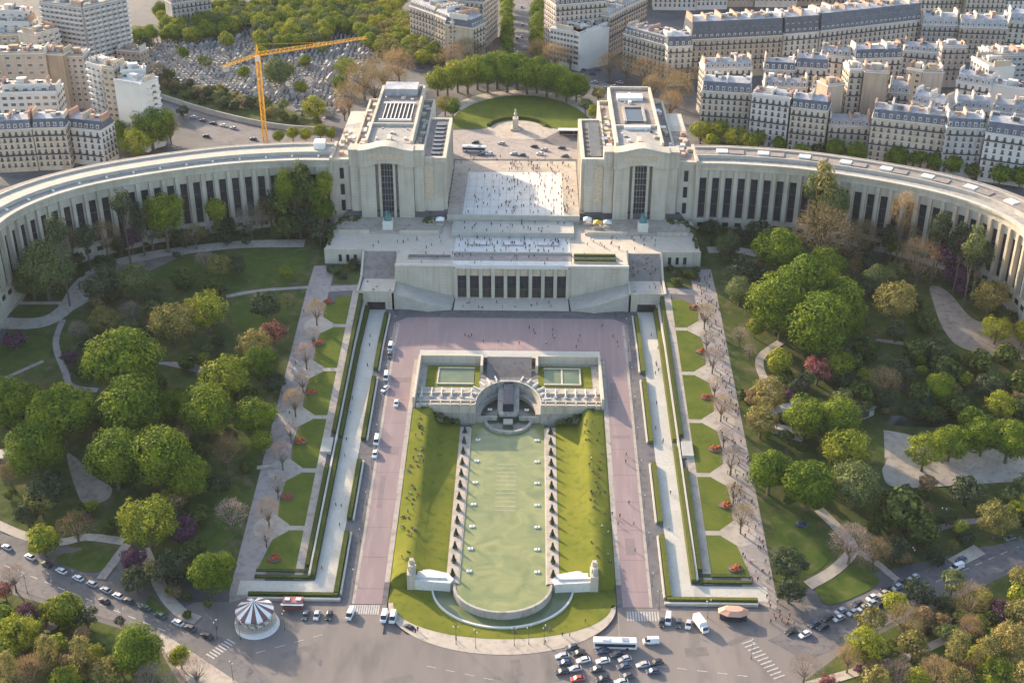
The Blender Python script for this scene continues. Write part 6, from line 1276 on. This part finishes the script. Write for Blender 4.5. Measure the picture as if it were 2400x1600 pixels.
for i, (X, Y, c, a) in enumerate([(1105, 997, 'silver', -20), (1190, 1068, 'silver', 0), (1245, 1075, 'dark grey', 0), (1330, 1017, 'black', -20), (1370, 1068, 'white', -10), (1520, 1027, 'black', -20), (1540, 1082, 'dark grey', 0), (1020, 1068, 'white', 5), (925, 988, 'black', 0), (965, 1072, 'dark grey', 0), (1400, 1040, 'silver', -20)]):
    veh(zc(X, Y), R(a), c, '%s car on the rear square, %s in the scattered line' % (c, nth(i)), 'car', 'cars on the rear square')
rr = random.Random(21); i = 0
for P in ([(1640, 490), (1760, 480), (1960, 600), (1950, 640), (1800, 620), (1660, 560)], [(560, 470), (640, 440), (760, 480), (700, 560), (600, 610)], [(1100, 290), (1180, 40), (1260, 40), (1270, 400), (1200, 400)]):
    got = []
    for k in range(300):
        X, Y = rr.uniform(540, 1960), rr.uniform(30, 640)
        if inpoly(X, Y, P) and all(abs(X - a) > 26 or abs(Y - b) > 22 for a, b in got) and len(got) < 22: got.append((X, Y))
    nm = ('right of the oval lawn trees', 'left of the oval lawn trees', 'on the tree lined avenue')[i]; i += 1
    got.sort(key=lambda q: -q[1])
    for j, (X, Y) in enumerate(got): g = G(*zc(X, Y)); vehicle(g.x, g.y, R(rr.choice((90, 95, -85)) if i == 3 else rr.uniform(-35, -15) if i == 1 else rr.uniform(30, 50)), rr.choice(['white', 'silver', 'black', 'dark grey', 'silver', 'dark blue']), 'distant car %s, %s from the near end' % (nm, nth(j)), 'car', 'cars on the streets behind the palace', True)
zl = lambda X, Y: (X / 2.94, Y / 2.94)
for j, (X, Y) in enumerate([(1260, 795), (1335, 815), (1400, 838), (1470, 858), (1540, 872), (1610, 890), (1420, 945), (1745, 965), (1900, 880), (1960, 890)]):
    g = G(*zl(X, Y)); vehicle(g.x, g.y, R(-22), ['white', 'silver', 'dark grey', 'black'][j % 4 if j not in (6, 7) else 3], 'car on the street below the cemetery bank, %s from the left end' % nth(j), 'car', 'cars on the street under the cemetery', True)
def bus(p, ang, L, label, roofc='white', group=None):
    g = G(*p); t = thing('city_bus', label, 'bus', (g.x, g.y, g.z + .1), group, ang); W, H = 2.55, 3.1; h = W / 2; m_ = MB()
    sec = lambda zt, k: [(-h * k, .35), (-h * k, zt - .15), (-h * k * .93, zt), (h * k * .93, zt), (h * k, zt - .15), (h * k, .35)]
    loft(m_, [(-L / 2, sec(H - .3, .93)), (-L / 2 + .25, sec(H, 1)), (L / 2 - .25, sec(H, 1)), (L / 2, sec(H - .2, .95))]); m_.mats = [PAINT[roofc]]; m_.m = [0] * len(m_.f); m_.build('body', None, t)
    m_ = MB(); 
    for s_ in (-1, 1): m_.box(-L / 2 + .5, L / 2 - .5, s_ * (h + .0), s_ * (h + .03), 1.2, 2.4)
    m_.build('side_windows', 'glass', t); MB().box(-L / 2 - .03, -L / 2 + .02, -h * .85, h * .85, 1.2, 2.6).build('windscreen', 'glass', t)
    MB().box(-L * .3, -L * .12, -.7, .7, H, H + .28).build('roof_unit', 'offwhite', t); MB().box(L * .15, L * .3, -.7, .7, H, H + .22).build('roof_unit', 'metal', t)
    for a in (-.3, .28):
        for d in (-1, 1): inst('wheel', WHL, t, (a * L, d * (h - .12), .48), 0, (1.5, 1.3, 1.5))
    return t
bus(z8(1882, 1322), R(-1), 13.4, 'long white coach parked beside the car lot right of the fountain')
bus(zc(915, 1045), R(-4), 12.5, 'white topped green bus on the rear square behind the left pavilion')
# white box truck
g = G(*z9(125, 1190)); t = thing('box_truck', 'white box truck parked by the end hedge on the right', 'truck', (g.x, g.y, .1), None, R(112))
MB().box(-1.2, 3.6, -1.15, 1.15, .8, 3.2).build('cargo_box', 'white', t); m_ = MB(); m_.mats = [PAINT['white']]; m_.box(-3.1, -1.3, -1.05, 1.05, .4, 1.4); m_.add([(-3.0, -1.0, 1.4), (-1.3, -1.0, 1.4), (-1.3, 1.0, 1.4), (-3.0, 1.0, 1.4), (-2.5, -.9, 2.3), (-1.3, -.9, 2.3), (-1.3, .9, 2.3), (-2.5, .9, 2.3)], [(0, 1, 5, 4), (1, 2, 6, 5), (2, 3, 7, 6), (3, 0, 4, 7), (4, 5, 6, 7)]); m_.build('cab', None, t)
MB().add([(-3.06, -.9, 1.42), (-3.06, .9, 1.42), (-2.55, .8, 2.25), (-2.55, -.8, 2.25)], [(0, 1, 2, 3)]).build('windscreen', 'glass', t)
for a in (-2.3, 2.4):
    for d in (-1, 1): inst('wheel', WHL, t, (a, d * 1.0, .4), 0, 1.25)

# ---------------------------------------------------------------- carousel and kiosks
g = G(*z7(1760, 1145)); cr = 6.0
t = thing('carousel', 'round carousel with a red and white striped tent roof beside the left promenade', 'carousel', (g.x, g.y, .1))
MB().cyl(0, 0, 0, .5, cr + .6, n=32).build('platform', 'tanterrace', t); MB().cyl(.9, -1.6, -.02, .2, cr + .9, n=32).build('base', 'offwhite', t)
m_ = MB(); n = 20
stripe = paint('dark_red_stripe', (.16, .07, .06), .7)
for i in range(n):
    m_.mats = [MT['white'], stripe]; m_.cur = i % 2; a0, a1 = 6.2832 * i / n, 6.2832 * (i + 1) / n
    P = [(0, 0, 8.3), (2.2 * math.cos(a0), 2.2 * math.sin(a0), 6.7), (2.2 * math.cos(a1), 2.2 * math.sin(a1), 6.7), (cr * math.cos(a0), cr * math.sin(a0), 4.7), (cr * math.cos(a1), cr * math.sin(a1), 4.7), (cr * math.cos(a0), cr * math.sin(a0), 4.0), (cr * math.cos(a1), cr * math.sin(a1), 4.0)]
    m_.add(P, [(0, 1, 2), (1, 3, 4, 2), (3, 5, 6, 4)])
m_.build('tent_roof', None, t); m_ = MB(); m_.cyl(0, 0, 8.2, 9.1, .35, .1, 10); m_.build('finial', 'offwhite', t)
MB().cyl(0, 0, .5, 5, 1.4, n=14).build('centre_drum', 'stonewarm', t)
hm = MB(); lump(hm, 0, 0, 1.5, .75, .28, .32, 5, 5, 8); hm.tube((-.55, 0, 1.6), (-.85, 0, 2.2), .2, .13); lump(hm, -1.0, 0, 2.25, .28, .13, .15, 3, 4, 6); hm.tube((0, 0, .5), (0, 0, 4.3), .04, n=5)
for a, b in ((-.5, -.12), (-.5, .12), (.5, -.12), (.5, .12)): hm.tube((a, b, 1.4), (a * 1.25, b, .75), .08, .05, 5)
hme = hm.mesh('wooden_horse'); hme.materials.append(MT['offwhite'])
for i in range(12): a = 6.2832 * i / 12; inst('wooden_horse', hme, t, (4.7 * math.cos(a), 4.7 * math.sin(a), 0), a + R(90)); 
for i in range(7): a = 6.2832 * i / 7; inst('wooden_horse', hme, t, (3.0 * math.cos(a), 3.0 * math.sin(a), .0), a + R(90))
for i in range(10): a = 6.2832 * (i + .5) / 10; m_ = MB(); m_.cyl(5.9 * math.cos(a), 5.9 * math.sin(a), .5, 4.2, .07, n=6); m_.build('post', 'metal', t)
g = G(*z7(2020, 1040)); t = thing('kiosk', 'dark red ticket kiosk with two white roof hatches beside the carousel', 'kiosk', (g.x, g.y, .1)); redp = paint('kiosk_red', (.25, .06, .05), .6)
m_ = MB(); m_.mats = [redp]; m_.box(-3.2, 3.2, -1.5, 1.5, 0, 2.7); m_.build('body', None, t); MB().box(-3.6, 3.6, -2.4, -1.5, 2.2, 2.35).build('awning', 'offwhite', t); MB().box(-2.6, -1, -.6, .6, 2.7, 3.1).build('roof_hatch', 'white', t); MB().box(1, 2.6, -.6, .6, 2.7, 3.1).build('roof_hatch', 'white', t); MB().box(-2.8, 2.8, -1.53, -1.5, 1.0, 2.0).build('serving_hatch', 'glass', t)
g = G(*z9(345, 1120)); t = thing('snack_kiosk', 'snack kiosk with a salmon coloured roof at the foot of the right promenade', 'kiosk', (g.x, g.y, .1), None, R(-4))
MB().prism([(4.6 * math.cos(a * math.pi / 4 + .39), 2.4 * math.sin(a * math.pi / 4 + .39)) for a in range(8)], 0, 2.6).build('body', 'dark', t)
m_ = MB(); P = [(5.2 * math.cos(a * math.pi / 4 + .39), 3.0 * math.sin(a * math.pi / 4 + .39), 2.6) for a in range(8)] + [(3 * math.cos(a * math.pi / 4 + .39), 1.3 * math.sin(a * math.pi / 4 + .39), 3.6) for a in range(8)]; m_.add(P, [(i, (i + 1) % 8, 8 + (i + 1) % 8, 8 + i) for i in range(8)] + [tuple(range(8, 16))]); sal = paint('salmon_roof', (.55, .30, .20), .8); m_.mats = [sal]; m_.build('roof', None, t); MB().box(-4, 4, -2.6, -2.45, .9, 1.9).build('serving_hatch', 'glass', t)
for i, (p, w_, d_, h, mt, ds, az) in enumerate([((1600 + 690 / 2.94, 533 + 1290 / 2.94), 9, 6, 3.5, 'stonedark', 'small grey flat roofed pavilion among trees in the right garden', 20), ((1600 + 1210 / 2.94, 533 + 1290 / 2.94), 10, 6, 3.5, 'zinc', 'grey roofed aquarium entrance in the right garden', 30), ((1600 + 740 / 2.94, 533 + 1185 / 2.94), 6, 2.5, 2.6, 'glass', 'small stall with a blue green awning beside the right garden path', -40), ((1600 + 720 / 2.94, 533 + 1430 / 2.94), 12, 3, 2.5, 'stonedark', 'low grey shed beside the right garden path', -25), ((8, 1080), 8, 5, 3, 'stonedark', 'low grey shed at the left edge of the left garden', 0)]):
    g = G(*p); t = thing('garden_pavilion', ds, 'small building', tuple(g), None, R(az)); MB().box(-w_ / 2, w_ / 2, -d_ / 2, d_ / 2, -.5, h).build('wall', 'greyb', t); MB().box(-w_ / 2 - .4, w_ / 2 + .4, -d_ / 2 - .4, d_ / 2 + .4, h, h + .3).build('roof', mt, t); MB().box(-w_ / 4, w_ / 4, -d_ / 2 - .05, -d_ / 2, .2, h - .6).build('door', 'dark', t)
g = G(1600 + 1670 / 2.94, 533 + 1270 / 2.94); t = thing('mast', 'slim green mast rising beside the pond in the right garden', 'mast', tuple(g)); m_ = MB().cyl(0, 0, 0, 11, .28, .1, 8); m_.build('pole', 'bronze', t); MB().cyl(0, 0, 0, .6, .7, n=10).build('base', 'stonedark', t)

# street lamps
lp = MB().cyl(0, 0, 0, .8, .16, .1, 8).cyl(0, 0, .8, 7.2, .08, .05, 8).mesh('pole'); lp.materials.append(MT['dark']); la = MB().box(-.7, .7, -.05, .05, 7.15, 7.25).mesh('arm'); la.materials.append(MT['dark']); lh = MB().cyl(-.7, 0, 6.7, 7.15, .12, .22, 8).mesh('lamp_head'); lh.materials.append(MT['offwhite'])
LMP = [z8(790, 1300), z8(1395, 1300), z8(925, 1330), z8(1190, 1310), z7(1495, 1262), z7(1605, 1550), z7(1655, 1270), z7(1960, 1200), z8(2185, 1060), z9(170, 1120), z9(470, 1400), z7(190, 950), z7(850, 1180), z9(1570, 760), z9(1780, 480), z8(1290, 1300)]
for i, p in enumerate(LMP):
    g = G(*p); t = thing('street_lamp', 'thin dark street lamp on the square, %s in a list running left to right' % nth(sorted(range(len(LMP)), key=lambda k: LMP[k][0]).index(i)), 'street lamp', (g.x, g.y, g.z), 'street lamps of the square', i * 1.1); inst('pole', lp, t); inst('arm', la, t); inst('lamp_head', lh, t); inst('lamp_head', lh, t, (0, 0, 0), R(180))
for s in (-1, 1):
    for k in range(9):
        y = 336 + k * 19; t = thing('street_lamp', 'slim lamp post beside the %s ramp road, %s from the river' % (('left', 'right')[s > 0], nth(k)), 'street lamp', (s * 48.7, y, T(48.7, y)), 'lamp posts along the ramp roads', R(0)); inst('pole', lp, t, sc=(.8, .8, .75)); inst('lamp_head', lh, t, (.7 * .8, 0, 0), 0, (.8, .8, .75))

# ---------------------------------------------------------------- people
def personmesh(pose, top, legs, hair):
    if pose == 'walk': V = {'pel': (0, 0, .95), 'ch': (0, -.03, 1.28), 'nk': (0, -.03, 1.48), 'hd': (0, -.05, 1.63), 'kl': (-.1, -.16, .52), 'al': (-.1, -.2, .08), 'fl': (-.1, -.36, .04), 'kr': (.1, .06, .5), 'ar': (.1, .3, .14), 'fr': (.1, .2, .03), 'hl': (-.1, 0, .9), 'hr': (.1, 0, .9), 'sl': (-.19, -.02, 1.4), 'sr': (.19, -.02, 1.4), 'el': (-.25, .1, 1.13), 'er': (.25, -.1, 1.13), 'wl': (-.24, .05, .88), 'wr': (.24, -.26, .92)}
    elif pose == 'sit': V = {'pel': (0, 0, .14), 'ch': (0, .06, .46), 'nk': (0, .04, .66), 'hd': (0, .0, .82), 'kl': (-.14, -.42, .42), 'al': (-.16, -.66, .08), 'fl': (-.17, -.82, .05), 'kr': (.16, -.46, .3), 'ar': (.12, -.8, .08), 'fr': (.13, -.96, .06), 'hl': (-.1, 0, .13), 'hr': (.1, 0, .13), 'sl': (-.19, .05, .58), 'sr': (.19, .05, .58), 'el': (-.28, .2, .34), 'er': (.26, -.1, .36), 'wl': (-.28, .28, .1), 'wr': (.18, -.32, .38)}
    else: V = {'pel': (0, 0, .95), 'ch': (0, 0, 1.28), 'nk': (0, 0, 1.48), 'hd': (0, -.02, 1.63), 'kl': (-.11, -.02, .5), 'al': (-.12, 0, .08), 'fl': (-.13, -.15, .04), 'kr': (.11, -.01, .5), 'ar': (.12, .02, .08), 'fr': (.15, -.12, .04), 'hl': (-.1, 0, .9), 'hr': (.1, 0, .9), 'sl': (-.19, 0, 1.4), 'sr': (.19, 0, 1.4), 'el': (-.26, .03, 1.13), 'er': (.25, -.04, 1.14), 'wl': (-.24, -.06, .88), 'wr': (.14, -.24, 1.2)}
    rad = {'pel': .15, 'ch': .16, 'nk': .06, 'hd': .105, 'kl': .075, 'kr': .075, 'al': .05, 'ar': .05, 'fl': .045, 'fr': .045, 'hl': .105, 'hr': .105, 'sl': .075, 'sr': .075, 'el': .052, 'er': .052, 'wl': .042, 'wr': .042}
    E = [('pel', 'ch'), ('ch', 'nk'), ('nk', 'hd'), ('pel', 'hl'), ('hl', 'kl'), ('kl', 'al'), ('al', 'fl'), ('pel', 'hr'), ('hr', 'kr'), ('kr', 'ar'), ('ar', 'fr'), ('ch', 'sl'), ('sl', 'el'), ('el', 'wl'), ('ch', 'sr'), ('sr', 'er'), ('er', 'wr')]
    ks = list(V); me = bpy.data.meshes.new('person'); me.from_pydata([V[k] for k in ks], [(ks.index(a), ks.index(b)) for a, b in E], []); o = bpy.data.objects.new('person', me); COL.objects.link(o)
    md = o.modifiers.new('skin', 'SKIN'); sv = me.skin_vertices[0].data
    for i, k in enumerate(ks): sv[i].radius = (rad[k] * 1.12, rad[k] * 1.12); sv[i].use_root = (k == 'pel')
    sb = o.modifiers.new('sub', 'SUBSURF'); sb.levels = 1; sb.render_levels = 1
    dg = bpy.context.evaluated_depsgraph_get(); dg.update(); out = bpy.data.meshes.new_from_object(o.evaluated_get(dg)); bpy.data.objects.remove(o)
    out.name = 'person'; out.materials.clear()
    for m_ in (PSK, legs, top, hair): out.materials.append(m_)
    Vv = {k: Vector(v) for k, v in V.items()}
    for p in out.polygons:
        c = p.center; b = min(ks, key=lambda k: (Vv[k] - c).length)
        p.material_index = 3 if b == 'hd' and (c.z > Vv['hd'].z + .03 or c.y > Vv['hd'].y + .05) else 0 if b in ('hd', 'wl', 'wr') else 1 if b in ('kl', 'kr', 'al', 'ar', 'hl', 'hr', 'fl', 'fr') or (b == 'pel' and c.z < Vv['pel'].z) else 2
        p.use_smooth = True
    return out
PSK = paint('skin', (.5, .32, .23), .6); PSK.node_tree.nodes["Principled BSDF"].inputs['Coat Weight'].default_value = 0
def cloth(n, c): m, a, b, p = newmat(n); p.inputs['Base Color'].default_value = (*c, 1); p.inputs['Roughness'].default_value = .9; return m
CL = {k: cloth('cloth_' + k, c) for k, c in {'black': (.02, .02, .025), 'navy': (.03, .04, .09), 'grey': (.16, .16, .17), 'white': (.65, .64, .6), 'red': (.4, .04, .03), 'blue': (.08, .16, .35), 'beige': (.42, .33, .23), 'green': (.09, .13, .06)}.items()}
COM = [('black', 'navy', 'black'), ('navy', 'black', 'beige'), ('white', 'navy', 'black'), ('red', 'black', 'black'), ('grey', 'black', 'black'), ('beige', 'navy', 'beige'), ('blue', 'grey', 'black'), ('green', 'black', 'black')]
PM = {}
def getperson(pose, i):
    if (pose, i) not in PM:
        a, b, c = COM[i]
        if (pose, 0) in PM and i:
            me = PM[(pose, 0)].copy(); me.materials[1] = CL[b]; me.materials[2] = CL[a]; me.materials[3] = CL[c]
        else: me = personmesh(pose, CL[a], CL[b], CL[c])
        PM[(pose, i)] = me
    return PM[(pose, i)]
prr = random.Random(17); NP = [0]; BULK = MB()
def person(x, y, z, pose, where, group):
    i = prr.choice((0, 0, 0, 1, 1, 1, 2, 3, 4, 4, 5, 6, 7)); NP[0] += 1; sc = prr.uniform(1.0, 1.14)
    if (pose, 0) not in PM: getperson(pose, 0)
    if NP[0] > 300:
        me = getperson(pose, i); M_ = Matrix.Translation((x, y, z)) @ Matrix.Rotation(prr.uniform(0, 6.28), 4, 'Z'); k0 = len(BULK.v); BULK.v += [tuple(M_ @ v.co) for v in me.vertices]
        for m__ in me.materials:
            if m__ not in BULK.mats: BULK.mats.append(m__)
        for p in me.polygons: BULK.f.append(tuple(j + k0 for j in p.vertices)); BULK.m.append(BULK.mats.index(me.materials[p.material_index]))
        return
    o = inst('person', getperson(pose, i), None, (x, y, z), prr.uniform(0, 6.28), sc)
    tag(o, 'person %s, %s top, %s trousers, %s' % ({'walk': 'walking', 'sit': 'sitting', 'stand': 'standing'}[pose], COM[i][0], COM[i][1], where), 'person', group)
def crowd(n, x0, x1, y0, y1, zf, poses, where, group, f=None):
    for k in range(n):
        x, y = prr.uniform(x0, x1), prr.uniform(y0, y1)
        if f and not f(x, y): continue
        z = zf(x, y) if callable(zf) else zf
        person(x, y, z, prr.choice(poses), where, group)
WS = ['walk', 'stand', 'walk']
crowd(14, -30, 34, 303.5, 316, .13, WS, 'on the pale pavement round the crescent lawn', 'people on the crescent pavement', lambda x, y: 1.04 < math.hypot(x / 35, (327 - y) / 16.5) and math.hypot(x / 36.5, (327 - y) / 23.5) < .98)
crowd(14, -30, 32, 311.5, 324, .15, ['sit', 'stand'], 'on the crescent lawn by the square', 'people on the crescent lawn', lambda x, y: 1.02 < math.hypot(x / 24, (335 - y) / 21) and math.hypot(x / 34, (327 - y) / 15.5) < 1)
crowd(7, -90, -72, 312, 325, .06, WS, 'near the carousel', 'people near the carousel')
crowd(16, 84, 92, 318, 332, .08, WS, 'at the foot of the right promenade', 'people at the foot of the right promenade')
crowd(175, 79.5, 88.2, 336, 524, lambda x, y: T(x, y) + .08, WS, 'on the crowded right promenade', 'people on the right promenade')
crowd(8, -88, -79, 336, 520, lambda x, y: T(x, y) + .08, WS, 'on the left promenade', 'people on the left promenade')
crowd(8, 37, 49, 336, 420, lambda x, y: T(x, y) + .09, WS, 'on the right ramp road', 'people on the right ramp road')
crowd(44, -35.5, -30.2, 340, 424, lambda x, y: bankz(x, y) + .02, ['sit', 'sit', 'stand'], 'on the left fountain lawn', 'people on the left fountain lawn')
crowd(36, 29, 35.5, 340, 424, lambda x, y: bankz(x, y) + .02, ['sit', 'sit', 'stand'], 'on the right fountain lawn', 'people on the right fountain lawn')
crowd(11, -61, -55, 340, 500, lambda x, y: T(x, y) + .09, WS, 'on the left stone walk', 'people on the left stone walk')
crowd(12, 55, 61, 340, 500, lambda x, y: T(x, y) + .09, WS, 'on the right stone walk', 'people on the right stone walk')
crowd(20, -40, 45, 464, 492, 14.1, WS, 'crossing the purple road above the fountain', 'people on the upper road')
crowd(12, -23, 24, 503.3, 510, 14.92, ['stand', 'sit', 'walk'], 'on the platform before the theatre windows', 'people on the theatre platform')
crowd(5, 52.5, 65, 505, 517, 22.07, ['stand'], 'on the right stair landing', 'people on the right landing')
crowd(4, -65, -52.5, 505, 517, 22.07, ['stand', 'sit'], 'on the left stair landing', 'people on the left landing')
crowd(26, -40, 40, 516.9, 527.4, 29.88, ['stand'], 'leaning by the theatre roof parapet', 'people at the theatre roof parapet')
crowd(12, 52.5, 65, 519, 530, lambda x, y: 22.1 + (int((y - 518) / .52) + 1) * .312, ['sit', 'stand'], 'on the right stairs', 'people on the right stairs')
crowd(80, -25, 25, 529, 545, 29.82, ['stand', 'walk'], 'on the pale terrace above the theatre', 'people on the pale terrace')
crowd(24, 28, 66, 532, 548, 29.65, WS, 'on the right part of the upper terrace', 'people on the right upper terrace')
crowd(12, -66, -28, 532, 548, 29.65, WS, 'on the left part of the upper terrace', 'people on the left upper terrace')
crowd(150, -4, 29, 563.5, 632, 33.15, WS, 'on the sunny tiled esplanade', 'people on the tiled esplanade')
crowd(34, -22, 2, 564, 612, 33.15, WS, 'on the shaded left part of the esplanade', 'people on the shaded esplanade')
crowd(26, -26, 26, 547, 561, 31.36, WS, 'on the middle terrace step', 'people on the middle terrace step')
crowd(26, -28, 28, 619, 640, 33.15, WS, 'behind the tiled esplanade', 'people behind the esplanade')
o = BULK.build('crowd', None, None, True); tag(o, 'crowd of small figures on the far terraces and esplanade', None, None, 'stuff')
